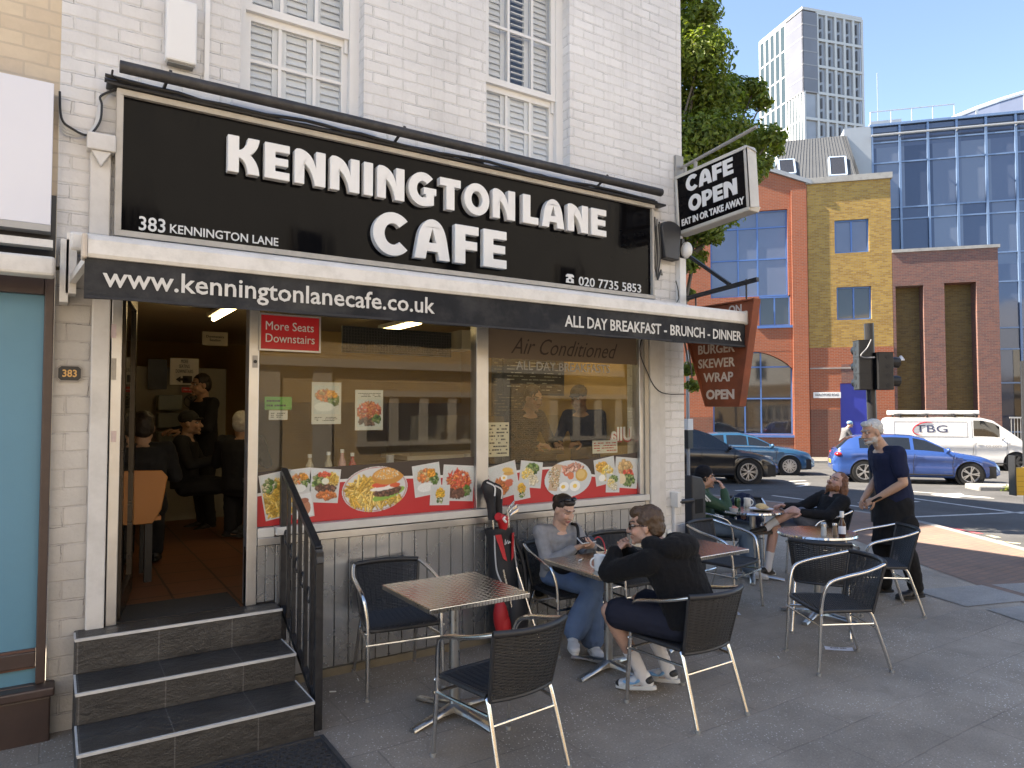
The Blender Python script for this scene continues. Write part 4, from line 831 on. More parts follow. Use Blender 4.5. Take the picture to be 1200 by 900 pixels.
# vent and lock
m_ = MB(); a, b = F(624, 703, -.03), F(640.5, 684, -.03)
for q in ((a.x, a.z, b.x, a.z + .014), (a.x, b.z - .014, b.x, b.z), (a.x, a.z + .014, a.x + .014, b.z - .014), (b.x - .014, a.z + .014, b.x, b.z - .014)): m_.box(q[0], WY - .034, q[1], q[2], WY - .0125, q[3])
m_.lathe([(.058, 0), (.062, .016), (.05, .02), (.046, 0)], ((a.x + b.x) / 2, WY - .013, (a.z + b.z) / 2), 20, (0, -1, 0)); vt = m_.build('vent', M('dull_brown_metal', (.25, .22, .17), .5, .5, .2, 10), sf)
m_ = MB(); m_.lathe([(.045, 0), (.045, .003)], ((a.x + b.x) / 2, WY - .0135, (a.z + b.z) / 2), 20, (0, -1, 0)); m_.build('vent_opening', M('opening_shade', (.006, .006, .006), .9), vt, world=False)  # flat black disc paints the dark inside of the vent
m_ = MB(); a, b = F(295, 431), F(301, 417); m_.box(a.x, WY - .026, a.z, b.x, WY - .0205, b.z); lk = m_.build('lock_plate', M('grey_plate', (.3, .3, .31), .4, .5), sf)
m_ = MB(); m_.lathe([(.011, 0), (.011, .006)], ((a.x + b.x) / 2, WY - .026, (a.z + b.z) / 2), 12, (0, -1, 0)); m_.build('keyhole', BLACKM(), lk, world=False)
# open door leaf
dl = thing('cafe_door', 'glazed aluminium cafe door standing open into the room', 'door', (.34, WY + .06, FLZ)); A_, B_ = V((.345, WY + .09, 0)), V((.475, WY + .88, 0)); dn = (B_ - A_).normalized(); DD = lambda k, z: A_ + dn * k + V((0, 0, z)); L_ = (B_ - A_).length
m_ = MB(); upd = V((0, 0, 1))
m_.bar(DD(.03, FLZ + .02), DD(.03, 2.6), .04, .06, dn); m_.bar(DD(L_ - .04, FLZ + .02), DD(L_ - .04, 2.6), .04, .08, dn); m_.bar(DD(.06, FLZ + .08), DD(L_ - .08, FLZ + .08), .04, .12); m_.bar(DD(.06, 2.55), DD(L_ - .08, 2.55), .04, .1); m_.build('frame', M('dark_bronze_frame', (.06, .05, .04), .3, .7, .2, 5), dl)
m_ = MB(); m_.bar(DD(L_ + .004, FLZ + .02), DD(L_ + .004, 2.6), .03, .006, dn); m_.build('edge_strip', M('worn_brass_edge', (.5, .38, .22), .4, .7, .3, 10, 0, 80, .4), dl)
m_ = MB(); m_.bar(DD(.06, 1.55), DD(L_ - .08, 1.55), .008, 1.86); m_.build('pane', GLASS('door_glass', (.7, .62, .5), 1.5), dl)
m_ = MB(); 
for px0, py0, px1, py1, nm in ((130, 380, 136.5, 396, 0), (130, 505, 136.5, 518, 1), (130, 420, 136.5, 445, 2)):
    a, b = F(px0, py1, -.02), F(px1, py0, -.02); m_ = MB(); m_.box(a.x, WY - .0225, a.z, b.x, WY - .0205, b.z); st_ = m_.build('sticker', M(f'sticker_paper_{nm}', [(.55, .45, .46), (.5, .4, .38), (.35, .32, .28)][nm], .6, 0, .2, 60), sf)
# steps
stp = thing('entrance_steps', 'three dark slate tiled entrance steps with white nosing', 'steps', (.68, 4.3, 0))
SL = BRICK('slate_tile', (.05, .05, .052), (.042, .042, .045), (.022, .022, .022), .34, .5, .004, .5, .35, .45, .2, offu=0)
def SLATE():
    m, t, b = nodes_of('riven_slate'); co = objco(t); n1 = noise(t, co, 5, 8, .7); c = ramp(t, n1, [(.3, (.028, .026, .025)), (.55, (.05, .047, .044)), (.8, (.09, .086, .08))])
    sp = t.nodes.new('ShaderNodeSeparateXYZ'); t.links.new(co, sp.inputs[0]); md = mth(t, 'MODULO', mth(t, 'ADD', sp.outputs[0], 3.06), .4); jn = mth(t, 'LESS_THAN', md, .006); c = mixc(t, jn, c, (.11, .105, .1)); t.links.new(c, b.inputs['Base Color'])
    b.inputs['Roughness'].default_value = .42; mp = t.nodes.new('ShaderNodeMapping'); t.links.new(co, mp.inputs[0]); mp.inputs['Scale'].default_value = (14, 26, 26); mp.inputs['Rotation'].default_value = (0, .5, .4)
    h = mth(t, 'ADD', noise(t, mp.outputs[0], 1, 8, .65), mth(t, 'MULTIPLY', noise(t, co, 90, 4), .25)); bump(t, b, h, .9, .012); return m
SL = SLATE(); SZ = (.2, .36, .55); SYf = (3.89, 4.25, 4.56); sxa, sxb = .13, 1.24
prev = 0
for k in range(3):
    m_ = MB(); m_.box(sxa, SYf[k], prev - (.03 if k == 0 else 0), sxb, 4.755 if k == 2 else SYf[k + 1], SZ[k]) if k == 2 else m_.box(sxa, SYf[k], prev - (.03 if k == 0 else 0), sxb, 4.75, SZ[k])
    t_ = m_.build('step', SL, stp, bevel=.004)
    m_ = MB(); m_.box(sxa - .002, SYf[k] - .006, SZ[k] - .012, sxb + .002, SYf[k] + .008, SZ[k] + .003)
    m_.box(sxa - .004, SYf[k] + .009, SZ[k] - .01, sxa + .006, (SYf[k + 1] if k < 2 else 4.7), SZ[k] + .003); 
    if k < 2: m_.box(sxb - .004, SYf[k] + .009, SZ[k] - .01, sxb + .003, SYf[k + 1], SZ[k] + .003)
    m_.build('nosing', M('white_nosing', (.62, .62, .61), .4, .1, .15, 20, .1, 60, .3), t_, world=False); prev = SZ[k]
# handrail
hr = thing('handrail', 'black painted metal handrail with balusters beside the steps', 'handrail', (1.3, 4.3, 0)); HX = 1.292
pa, pb_ = PXp(333, 551, HX), PXp(374, 644, HX); BKP = M('black_gloss_paint', (.016, .016, .018), .35, 0, .25, 10, .25, 50, .12, (.2, .2, .2), 30)
b1_, b2_ = V((HX, pa.y, 0)), V((HX, pb_.y, 0))
m_ = MB(); m_.bar((HX, WY - .01, pa.z), (HX, pa.y - .01, pa.z), .035, .03); m_.bar(pa, pb_, .042, .035); m_.bar(pb_ + V((0, .01, 0)), pb_ + V((0, -.02, -.08)), .042, .03, (0, 1, 0)); m_.build('top_rail', BKP, hr, bevel=.006)
for nm, q, zb in (('post', pa, .3), ('post', pb_, -.02)): m_ = MB(); m_.box(HX - .022, q.y - .02, zb, HX + .022, q.y + .02, q.z - .01); m_.build(nm, BKP, hr, bevel=.003)
m_ = MB(); lo_a, lo_b = V((HX, pa.y, .52)), V((HX, pb_.y, .13)); m_.bar(lo_a, lo_b, .03, .035); m_.build('bottom_rail', BKP, hr)
for i in range(1, 6): p, q = pa.lerp(pb_, i / 6), lo_a.lerp(lo_b, i / 6); m_ = MB(); m_.bar(q, p, .022, .022); m_.build('baluster', BKP, hr)
m_ = MB()
for i in range(5):
    c = pa.lerp(pb_, (i + .5) / 6).lerp(lo_a.lerp(lo_b, (i + .5) / 6), .45); m_.tube([c + V((.0, .028 * math.cos(t), .045 * math.sin(t))) for t in [2 * math.pi * j / 14 for j in range(14)]], .007, 5, closed=True)
m_.build('scrollwork', BKP, hr)
# rubber mat with holes
mt = thing('rubber_mat', 'black rubber honeycomb mat at the foot of the steps', 'door mat', (.75, 3.7, 0))
m_ = MB(); mx0, mx1, my0, my1, hs = .2, 1.27, 3.3, 3.87, .046; m_.box(mx0, my0, .001, mx1, my1, .004)
y = my0 + .02; r_i = 0
while y < my1 - .02:
    x = mx0 + .025 + (hs / 2 if r_i % 2 else 0)
    while x < mx1 - .02:
        vs = []; 
        for rr, z in ((hs * .56, .012), (hs * .34, .014), (hs * .34, .005)): vs += [(x + rr * math.cos(t) * 1.0, y + rr * math.sin(t) * .93, z) for t in [math.pi * 2 * (j + .5) / 6 for j in range(6)]]
        m_.add(vs, [(a * 6 + j, a * 6 + (j + 1) % 6, a * 6 + 6 + (j + 1) % 6, a * 6 + 6 + j) for a in (0, 1) for j in range(6)]); x += hs
    y += hs * .86; r_i += 1
m_.build('honeycomb', M('mat_rubber', (.05, .048, .048), .7, 0, .3, 20, .2, 60), mt, fix=False)
m_ = MB(); 
for q in ((mx0 - .02, my0, mx0, my1), (mx1, my0, mx1 + .02, my1), (mx0 - .02, my1, mx1 + .02, my1 + .015), (mx0 - .02, my0 - .02, mx1 + .02, my0)): m_.box(q[0], q[1], .001, q[2], q[3], .015)
m_.build('border', _m['mat_rubber'], mt)
# number plaque
a, b = F(66, 447, -.02), F(97, 428, -.02); nb = thing('house_number_plaque', 'small black and gold house number 383 plaque on the pier', 'plaque', (a.x, WY, a.z))
def octo(x0, z0, x1, z1, c, y): return [V((x, y, z)) for x, z in ((x0 + c, z0), (x1 - c, z0), (x1, z0 + c), (x1, z1 - c), (x1 - c, z1), (x0 + c, z1), (x0, z1 - c), (x0, z0 + c))]
m_ = MB(); m_.prism(octo(a.x, a.z, b.x, b.z, .018, WY - .012), (0, .01, 0)); m_.build('border', M('plaque_grey', (.28, .26, .24), .5), nb)
m_ = MB(); m_.prism(octo(a.x + .008, a.z + .008, b.x - .008, b.z - .008, .014, WY - .015), (0, .0027, 0)); m_.build('plate', BLACKM(), nb)
m_ = MB(); text(m_, '383', (a.x + .028, WY - .0152, a.z + .027), (1, 0, 0), (0, 0, 1), b.x - a.x - .056, b.z - a.z - .054, .003, .02); m_.build('digits', M('gold_paint', (.55, .33, .12), .4, .2), nb)
# ------------------------------------------------ neighbour shop (left)
nbs = thing('neighbour_shop', 'neighbouring shop with turquoise panel, brown frame and cream brick above', 'building', (-1, WY, 0))
CRB = BRICK('cream_brick', (.72, .60, .44), (.66, .54, .40), (.55, .46, .35), .23, .082, .006, .7, .2, .85, .15)
zc = F(30, 92).z; m_ = MB(); m_.box(-5, WY + .01, 2.0, -.003, WY + .3, 8); m_.build('wall', CRB, nbs)
m_ = MB(); a = F(67, 262, -.12); m_.box(-4, WY - .14, F(60, 264, -.14).z, a.x - .03, WY + .005, F(60, 97, -.14).z); m_.build('fascia_board', M('lilac_white_panel', (.68, .69, .75), .35, 0, .02, 2), nbs, bevel=.004)
m_ = MB(); m_.box(-4, WY - .15, F(60, 272, -.14).z, a.x - .03, WY + .005, F(60, 264, -.14).z - .003); m_.build('fascia_trim', M('grey_trim', (.4, .39, .37), .6), nbs)
m_ = MB(); zt1, zt0 = F(40, 300, -.3).z, F(40, 323, -.3).z; m_.box(-4, WY - .34, zt0, F(65, 310, -.3).x, WY - .22, zt1); m_.build('awning_bar', CAS, nbs, bevel=.015)
m_ = MB(); m_.box(-4, WY - .2, F(40, 288, -.2).z, F(62, 285, -.2).x, WY - .12, F(40, 279, -.2).z); m_.build('awning_rail', CAS, nbs)
BRW = M('brown_gloss_paint', (.055, .035, .03), .4, 0, .15, 6, .15, 30, .2, (.14, .09, .07), 8); TRQ = M('turquoise_vinyl', (.095, .24, .34), .45, 0, .06, 3, .15, 250, .1, (.06, .15, .2), 8)
bx1 = F(58, 600).x - .002; bx0 = F(46, 600, -.01).x; zP0, zP1 = F(20, 762, -.01).z, F(20, 344, -.01).z
m_ = MB(); m_.box(-4, WY - .01, zP0, bx0 + .02, WY + .009, zP1); pz0, pz1 = F(20, 805, -.01).z, F(20, 785, -.01).z; m_.box(-4, WY - .008, pz0, bx0 + .02, WY + .008, pz1); m_.build('panel', TRQ, nbs)
m_ = MB(); m_.box(bx0, WY - .05, 0.3, bx1, WY + .02, zP1 + .1); m_.box(-4, WY - .05, zP1, bx0 - .001, WY + .02, zP1 + .1); m_.box(-4, WY - .045, pz1 + .012, bx0 - .001, WY + .02, zP0 - .012); m_.box(-4, WY - .045, .3, bx0 - .001, WY + .02, pz0 - .012); m_.build('frame', BRW, nbs, bevel=.006)
m_ = MB(); m_.box(-4, WY - .03, zP0 - .012, bx0 - .0015, WY + .018, zP0); m_.box(-4, WY - .03, pz1, bx0 - .0015, WY + .018, pz1 + .012); m_.box(-4, WY - .03, pz0 - .012, bx0 - .0015, WY + .018, pz0); m_.build('beading', M('brown_beading', (.12, .06, .045), .45, 0, .2, 12), nbs)
m_ = MB(); m_.box(-4, WY - .1, -.05, F(58, 870, -.1).x, WY + .02, .24); m_.box(-4, WY - .13, .245, F(58, 850, -.1).x + .02, WY + .02, .295); m_.build('plinth', BRW, nbs, bevel=.01)
m_ = MB(); m_.box(-4, WY - .05, zP1 + .105, bx1, WY + .02, zt1 + .4); m_.build('dark_gap', BLACKM(), nbs)  # black slab fills the gap behind the awning bar
m_ = MB(); m_.box(.02, WY - .16, 2.4, .06, WY - .01, 2.75); m_.build('white_bracket', CAS, nbs)
# ------------------------------------------------ interior
it = thing('cafe_interior', 'dim cafe room with beige walls and terracotta tiled floor', 'room', (2.5, 8, FLZ)); TER = BRICK('terracotta_tile', (.20, .085, .045), (.17, .075, .04), (.05, .03, .02), .36, .36, .008, .1, .2, .45, .15, ax='xy', offu=0)
BEI = M('beige_wall', (.42, .29, .12), .8, 0, .06, 3)
m_ = MB(); m_.box(.02, WY + .06, FLZ - .1, XR - .26, 12.9, FLZ); m_.build('floor', TER, it)
m_ = MB(); m_.box(.021, WY + .301, FLZ, .06, 12.9, 2.79); m_.box(XR - .3, WY + .26, FLZ, XR - .262, 12.9, 2.79); m_.box(.06, 11.2, FLZ, XR - .3, 11.3, 2.79); m_.box(2.0, 8.6, 1.9, XR - .31, 8.66, 2.79); m_.build('wall', BEI, it)
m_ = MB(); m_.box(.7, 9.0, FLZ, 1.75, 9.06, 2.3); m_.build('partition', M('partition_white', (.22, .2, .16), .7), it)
m_ = MB(); m_.box(.34, WY + .05, FLZ + .002, xd1 - .02, WY + .45, FLZ + .014); tag(m_.build('entrance_mat', M('mat_fibre', (.03, .026, .022), .95, 0, .3, 30, .5, 200)), 'dark fibre mat inside the open doorway', 'door mat')
TUBE = EM('fluorescent_tube', (1, .78, .42), 3)
def ceil_light(px, py, z, label, ln=1.0):
    p = G(px, py, z); t_ = thing('ceiling_light', label, 'lamp', p, group='tube lights on the cafe ceiling')
    m_ = MB(); m_.box(-.06, -ln / 2, .0, .06, ln / 2, .045); m_.build('housing', WTR, t_, world=False); m_ = MB(); m_.cyl((0, -ln / 2 + .03, -.02), (0, ln / 2 - .03, -.02), .022, n=10); m_.build('tube', TUBE, t_, world=False, smooth=True)
ceil_light(262, 365, 2.72, 'warm tube light on the ceiling seen through the top of the open doorway'); ceil_light(470, 381, 2.72, 'warm tube light on the ceiling above the wide black grille panel'); ceil_light(322, 414, 2.72, 'warm tube light deep in the room below the red seats sign'); ceil_light(268, 430, 2.72, 'warm tube light at the back of the room seen through the doorway', .8)
ceil_light(612, 372, 2.72, 'added warm tube light above the servers behind the corner pane'); ceil_light(655, 374, 2.72, 'added warm tube light by the inner wall near the framed picture', .8)  # both tubes added to warm the room and show up the servers
cn = thing('serving_counter', 'dark serving counter with glass screen behind the corner pane', 'counter', (4, 6.4, FLZ)); m_ = MB(); m_.box(2.9, 6.3, FLZ, 4.7, 6.8, 1.32); m_.build('base', M('dark_counter', (.03, .022, .018), .5), cn); m_ = MB(); m_.box(2.85, 6.2, 1.322, 4.72, 6.85, 1.36); m_.build('worktop', ALU, cn); m_ = MB(); m_.box(2.9, 6.25, 1.362, 4.7, 6.26, 1.75); m_.build('glass_screen', GLASS('screen_glass', (.95, .97, .95), 1.2), cn)
rb_ = random.Random(2)
def plane_at(px0, py0, px1, py1, dy):
    a, b = F(px0, py1, dy), F(px1, py0, dy); c = F(px0, py0, dy); e = F(px1, py1, dy); return a.x, (a.z + e.z) / 2, b.x, (b.z + c.z) / 2
def board(name, label, cat, px, dy, mat, th=.02, frame_m=None, fw=.02, y=None):
    x0, z0, x1, z1 = plane_at(*px, dy); yy = WY + dy; t_ = thing(name, label, cat, (x0, yy, z0)); m_ = MB(); m_.box(x0, yy, z0, x1, yy + th, z1); m_.build('panel', mat, t_)
    if frame_m:
        m_ = MB(); m_.box(x0 - fw, yy - .004, z0 - fw, x1 + fw, yy + th, z0 - .0005); m_.box(x0 - fw, yy - .004, z1 + .0005, x1 + fw, yy + th, z1 + fw); m_.box(x0 - fw, yy - .004, z0, x0 - .0005, yy + th, z1); m_.box(x1 + .0005, yy - .004, z0, x1 + fw, yy + th, z1); m_.build('frame', frame_m, t_)
    return t_, x0, z0, x1, z1, yy
def lines(mb, x0, z0, x1, z1, y, n, rnd, h=.45, fill=.8):
    st = (z1 - z0) / n
    for i in range(n):
        z = z0 + st * (i + .3); x = x0
        while x < x1 - .01:
            w_ = rnd.uniform(.015, .07) * (x1 - x0) * 2
            if rnd.random() < fill: mb.box(x, y - .0015, z, min(x + w_, x1), y - .0003, z + st * h)
            x += w_ + .02 * (x1 - x0)
CHK = M('blackboard', (.014, .014, .013), .6, 0, .3, 8); PAP = M('paper_white', (.62, .6, .55), .7, 0, .04, 20); INK = M('dark_ink', (.05, .045, .045), .8); FDM = M('chalk_line', (.4, .4, .36), .8)
t_, x0, z0, x1, z1, yy = board('menu_board', 'black menu board of white price rows hanging behind the corner pane', 'menu board', (592, 421, 659, 461), 1.0, CHK, frame_m=M('black_frame', (.01, .01, .01), .4)); m_ = MB(); lines(m_, x0 + .02, z0 + .02, x1 - .02, z1 - .02, yy, 9, rb_, .25, .6); m_.build('price_rows', FDM, t_)
t_, x0, z0, x1, z1, yy = board('chalk_board', 'tall chalk board on the wall behind the menu board', 'menu board', (577, 418, 619, 488), 1.6, CHK); m_ = MB(); lines(m_, x0 + .02, z0 + .02, x1 - .02, z1 - .02, yy, 18, rb_, .3, .55); m_.build('chalk_rows', M('chalk_brown', (.14, .12, .08), .8), t_)
t_, x0, z0, x1, z1, yy = board('framed_picture', 'wide framed reddish landscape picture on the beige wall', 'picture', (672, 437, 730, 470), 2.2, M('picture_print', (.2, .1, .06), .6, 0, .6, 3), frame_m=M('dark_wood', (.07, .04, .02), .5))
t_, x0, z0, x1, z1, yy = board('grille_panel', 'wide black grille panel hanging under the ceiling behind the pane beside the doorway', 'panel', (401, 386, 529, 416), .9, M('black_grille', (.01, .01, .011), .5)); m_ = MB()
for i in range(1, 40): x = x0 + (x1 - x0) * i / 40; m_.box(x - .002, yy - .006, z0 + .01, x + .002, yy - .001, z1 - .01)
for i in range(1, 9): z = z0 + (z1 - z0) * i / 9; m_.box(x0 + .01, yy - .0065, z - .002, x1 - .01, yy - .0015, z + .002)
m_.build('grille', M('grille_wire', (.03, .03, .035), .4), t_)
t_, x0, z0, x1, z1, yy = board('air_conditioner', 'cream wall air conditioner by the window mullion', 'air conditioner', (541, 387, 556, 410), .8, M('cream_plastic2', (.5, .45, .35), .5), .25)
t_, x0, z0, x1, z1, yy = board('seating_notice', 'white notice MORE SEATING DOWNSTAIRS with arrow on the partition', 'notice', (199, 420, 233, 451), 4.2, PAP, .01); m_ = MB(); text(m_, 'MORE\nSEATING\nDOWNSTAIRS', (x0 + .06, yy - .001, z0 + (z1 - z0) * .45), (1, 0, 0), (0, 0, 1), x1 - x0 - .12, (z1 - z0) * .5, .002, 0, align='C'); shape(m_, [[(0, .5), (.4, 1), (.4, .7), (1, .7), (1, .3), (.4, .3), (.4, 0)]], lambda p, q, z: V((x0 + .06 + p * .13, yy - .001 - z, z0 + .025 + q * .075)), .002); m_.box(x1 - .17, yy - .003, z0 + .02, x1 - .07, yy - .001, z0 + .105); m_.build('lettering', INK, t_)
t_, x0, z0, x1, z1, yy = board('dark_poster', 'dark blue poster beside the seating notice', 'poster', (173, 421, 196, 456), 4.2, M('dark_poster_print', (.02, .022, .03), .5, 0, .8, 6), .01)
t_, x0, z0, x1, z1, yy = board('no_entry_notice', 'small red No entry notice over a round sign on the partition', 'notice', (213, 454, 231, 460), 4.2, M('notice_red', (.45, .03, .03), .5), .01); m_ = MB(); text(m_, 'No entry', (x0 + .02, yy - .001, z0 + .02), (1, 0, 0), (0, 0, 1), x1 - x0 - .04, z1 - z0 - .04, .002, .01); m_.build('lettering', PAP, t_)
p = F(224, 470, 4.2); m_ = MB(); m_.tube([(p.x + .075 * math.cos(t), p.y - .004, p.z + .075 * math.sin(t)) for t in [2 * math.pi * j / 20 for j in range(20)]], .008, 6, closed=True); m_.bar((p.x - .05, p.y - .004, p.z + .05), (p.x + .05, p.y - .004, p.z - .05), .01, .014); m_.box(p.x - .016, p.y - .002, p.z - .05, p.x + .016, p.y, p.z + .02); m_.ell((p.x, p.y - .002, p.z + .04), (.014, .004, .014)); m_.build('prohibition_mark', INK, t_)
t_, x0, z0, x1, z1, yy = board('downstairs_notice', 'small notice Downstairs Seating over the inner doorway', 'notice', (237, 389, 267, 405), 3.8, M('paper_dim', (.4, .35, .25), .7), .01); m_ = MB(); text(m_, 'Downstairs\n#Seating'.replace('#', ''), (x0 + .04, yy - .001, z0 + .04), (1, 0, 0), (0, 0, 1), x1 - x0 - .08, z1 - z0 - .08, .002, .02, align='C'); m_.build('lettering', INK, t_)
m_ = MB(); bo = thing('letter_trays', 'stack of three grey plastic trays on the partition', 'storage trays', F(200, 500, 4.0))
for k, py in enumerate((472, 493, 515)):
    a, b = F(185, py + 9, 4.0), F(214, py - 9, 4.0); m_ = MB(); m_.box(a.x, a.y, a.z, b.x, a.y + .22, b.z); m_.build('tray', M('grey_tray', (.16, .18, .17), .5), bo, bevel=.015)
ch = thing('wooden_chair', 'bent orange plywood chair just inside the doorway', 'chair', F(175, 600, 1.1)); x0, z0, x1, z1 = plane_at(150, 552, 197, 614, 1.1); m_ = MB(); yy = WY + 1.1
m_.prism([V((x0 - .05, yy, z0)), V((x1 - .1, yy, z0)), V((x1 - .04, yy, z0 + .1)), V((x1 + .0, yy, z1 - .05)), V((x1 - .04, yy, z1)), V((x0 - .05, yy, z1 + .01))], (0, .02, 0)); m_.build('backrest', M('orange_plywood', (.42, .16, .03), .4, 0, .1, 4), ch, bevel=.006)
m_ = MB(); m_.box(x0 - .05, yy + .02, z0 + .02, x1 - .04, yy + .45, z0 + .05); m_.build('seat', _m['orange_plywood'], ch)
for q in ((x1 - .12, yy + .05), (x1 - .12, yy + .4), (x0, yy + .4), (x0, yy + .05)): m_ = MB(); m_.box(q[0] - .025, q[1] - .025, FLZ, q[0] + .025, q[1] + .025, z0 + .02); m_.build('leg', BLACKM(), ch)
# ------------------------------------------------ window graphics: printed photos painted cell by cell
class Paint:
    def __init__(s, w_, h_, bg): s.w, s.h = w_, h_; s.a = np.ones((h_, w_, 3)) * np.array(bg); s.yy, s.xx = np.mgrid[0:h_, 0:w_]; s.xx = (s.xx + .5) / w_; s.yy = (s.yy + .5) / h_; s.asp = w_ / h_
    def mask(s, cx, cy, rx, ry, rot, sq=False):
        c, n = math.cos(rot), math.sin(rot); X = (s.xx - cx) * s.asp; Y = s.yy - cy; u = (X * c + Y * n) / rx; v = (-X * n + Y * c) / ry
        return (np.maximum(abs(u), abs(v)) < 1) if sq else (u * u + v * v < 1)
    def el(s, cx, cy, rx, ry, col, rot=0, sq=False): s.a[s.mask(cx, cy, rx, ry, rot, sq)] = col
    def heap(s, cx, cy, rx, ry, cols, n, size, asp, rnd, sq=False):
        for _ in range(int(n * 1.6)):
            t = rnd.uniform(0, 6.28); k = rnd.random() ** .5; g = rnd.uniform(.55, 1.15); c = np.array(rnd.choice(cols)) * g; 
            x_, y_, r_ = cx + math.cos(t) * rx * k / s.asp, cy + math.sin(t) * ry * k, rnd.uniform(0, 3.14); sz_ = size * rnd.uniform(.5, .95); s.el(x_ + .006, y_ + .012, sz_ * asp, sz_, c * .45, r_, sq); s.el(x_, y_, sz_ * asp, sz_, c, r_, sq); s.el(x_ - .004, y_ - sz_ * .3, sz_ * asp * .55, sz_ * .4, np.minimum(1, c * 1.35), r_, sq)
FRY = [(.75, .5, .1), (.85, .62, .2), (.6, .36, .06)]; GRN = [(.09, .19, .04), (.2, .3, .09), (.05, .12, .03), (.3, .36, .16)]; MEAT = [(.14, .07, .05), (.22, .11, .08), (.09, .05, .04)]; TOM = [(.6, .08, .05), (.7, .14, .08)]; BEAN = [(.7, .25, .08), (.6, .18, .06)]; EGGY = [(.85, .6, .12), (.8, .7, .4)]; BRD = [(.6, .42, .2), (.5, .32, .14)]; CRM = [(.75, .7, .55), (.65, .58, .4)]
DSH = (.56, .58, .57)
def dish(kind, w_, h_, rnd):
    p = Paint(w_, h_, (.55, .6, .6)); p.el(.5, .55, .62 * p.asp, .55, DSH)
    if kind == 'fries': p.heap(.5, .6, .42, .42, FRY, 170, .028, 5, rnd, True); p.heap(.25, .25, .16, .14, GRN + CRM, 30, .05, 1.3, rnd)
    elif kind == 'grill': p.heap(.3, .38, .22, .24, GRN, 70, .05, 1.4, rnd); p.heap(.75, .3, .2, .2, FRY, 60, .028, 5, rnd, True); p.heap(.45, .14, .2, .07, TOM, 30, .035, 1.6, rnd); p.heap(.55, .58, .34, .13, MEAT, 90, .04, 1.3, rnd); p.heap(.6, .8, .32, .12, BEAN, 40, .05, 1.5, rnd); p.el(.52, .36, .12, .1, (.7, .72, .6))
    elif kind == 'beans': p.heap(.35, .65, .3, .28, BEAN, 220, .026, 1.5, rnd); p.el(.52, .42, .12, .1, (.85, .85, .8)); p.el(.52, .42, .05, .045, (.85, .55, .08)); p.el(.68, .62, .16, .12, (.55, .14, .08)); p.el(.7, .22, .2, .09, (.7, .45, .12), .3); p.el(.72, .33, .2, .06, (.6, .35, .1), .2)
    elif kind == 'salad': p.heap(.55, .25, .32, .2, GRN, 80, .06, 1.4, rnd); p.heap(.35, .5, .3, .25, EGGY, 90, .04, 1.4, rnd); p.heap(.6, .72, .28, .2, CRM, 60, .05, 1.3, rnd)
    elif kind == 'pasta': p.heap(.5, .45, .4, .35, BEAN + TOM, 150, .03, 3, rnd); p.heap(.45, .8, .28, .12, MEAT, 40, .06, 1.5, rnd); p.heap(.8, .7, .12, .14, GRN, 20, .05, 1.4, rnd)
    elif kind == 'roast': p.heap(.45, .35, .3, .2, BEAN + BRD, 60, .06, 1.3, rnd); p.heap(.78, .5, .16, .2, GRN, 40, .05, 1.3, rnd); p.el(.4, .75, .3, .16, (.72, .74, .72)); p.heap(.7, .3, .14, .12, [(.8, .35, .05)], 20, .05, 1.6, rnd)
    elif kind == 'pie': p.heap(.5, .4, .28, .28, [(.8, .5, .05), (.75, .42, .08)], 70, .06, 1.2, rnd); p.heap(.5, .78, .2, .14, GRN + CRM, 20, .06, 1.2, rnd)
    elif kind == 'toast': p.heap(.4, .3, .3, .2, BRD, 40, .1, 1.4, rnd); p.heap(.6, .55, .25, .15, TOM, 24, .07, 1.3, rnd); p.heap(.62, .75, .28, .2, GRN, 60, .05, 1.6, rnd); p.el(.3, .72, .2, .18, (.7, .6, .4), .5)
    elif kind == 'chips_egg': p.heap(.35, .3, .3, .2, [(.75, .42, .08)], 60, .06, 1.3, rnd); p.heap(.6, .6, .3, .3, EGGY, 90, .05, 1.4, rnd); p.el(.3, .75, .18, .14, (.85, .85, .8))
    elif kind == 'cup': p = Paint(w_, h_, (.7, .72, .72)); p.el(.5, .6, .3, .35, (.45, .2, .12)); p.el(.5, .3, .25, .12, (.35, .13, .08))
    for _ in range(1): p.a[1:-1, 1:-1] = .45 * p.a[1:-1, 1:-1] + .1375 * (p.a[:-2, 1:-1] + p.a[2:, 1:-1] + p.a[1:-1, :-2] + p.a[1:-1, 2:])
    p.a *= (1 + .05 * np.random.RandomState(w_).randn(h_, w_, 1)); return p.a
def burger(w_, h_, rnd):
    p = Paint(w_, h_, DSH); p.el(.5, .5, .5 * p.asp, .5, (.58, .6, .6)); p.el(.5, .5, .485 * p.asp, .485, (.45, .2, .2)); p.el(.5, .5, .47 * p.asp, .47, (.6, .61, .61))
    p.heap(.35, .5, .42, .26, FRY, 160, .022, 7, rnd, True); p.heap(.52, .78, .55, .08, FRY, 50, .02, 8, rnd, True)
    p.el(.7, .64, .38, .1, (.25, .42, .08), -.25); p.el(.68, .58, .33, .11, (.2, .1, .05), -.1); p.heap(.68, .58, .3, .09, MEAT, 60, .025, 1.5, rnd); p.el(.62, .5, .3, .05, (.8, .75, .7), -.05); p.el(.58, .42, .2, .06, (.65, .1, .05)); p.el(.8, .46, .12, .05, (.65, .12, .05))
    p.el(.7, .24, .36, .19, (.55, .26, .06)); p.el(.68, .2, .28, .12, (.68, .36, .1)); p.heap(.69, .2, .28, .12, [(.85, .75, .55)], 45, .009, 1.6, rnd); p.a[1:-1, 1:-1] = .5 * p.a[1:-1, 1:-1] + .125 * (p.a[:-2, 1:-1] + p.a[2:, 1:-1] + p.a[1:-1, :-2] + p.a[1:-1, 2:]); return p.a
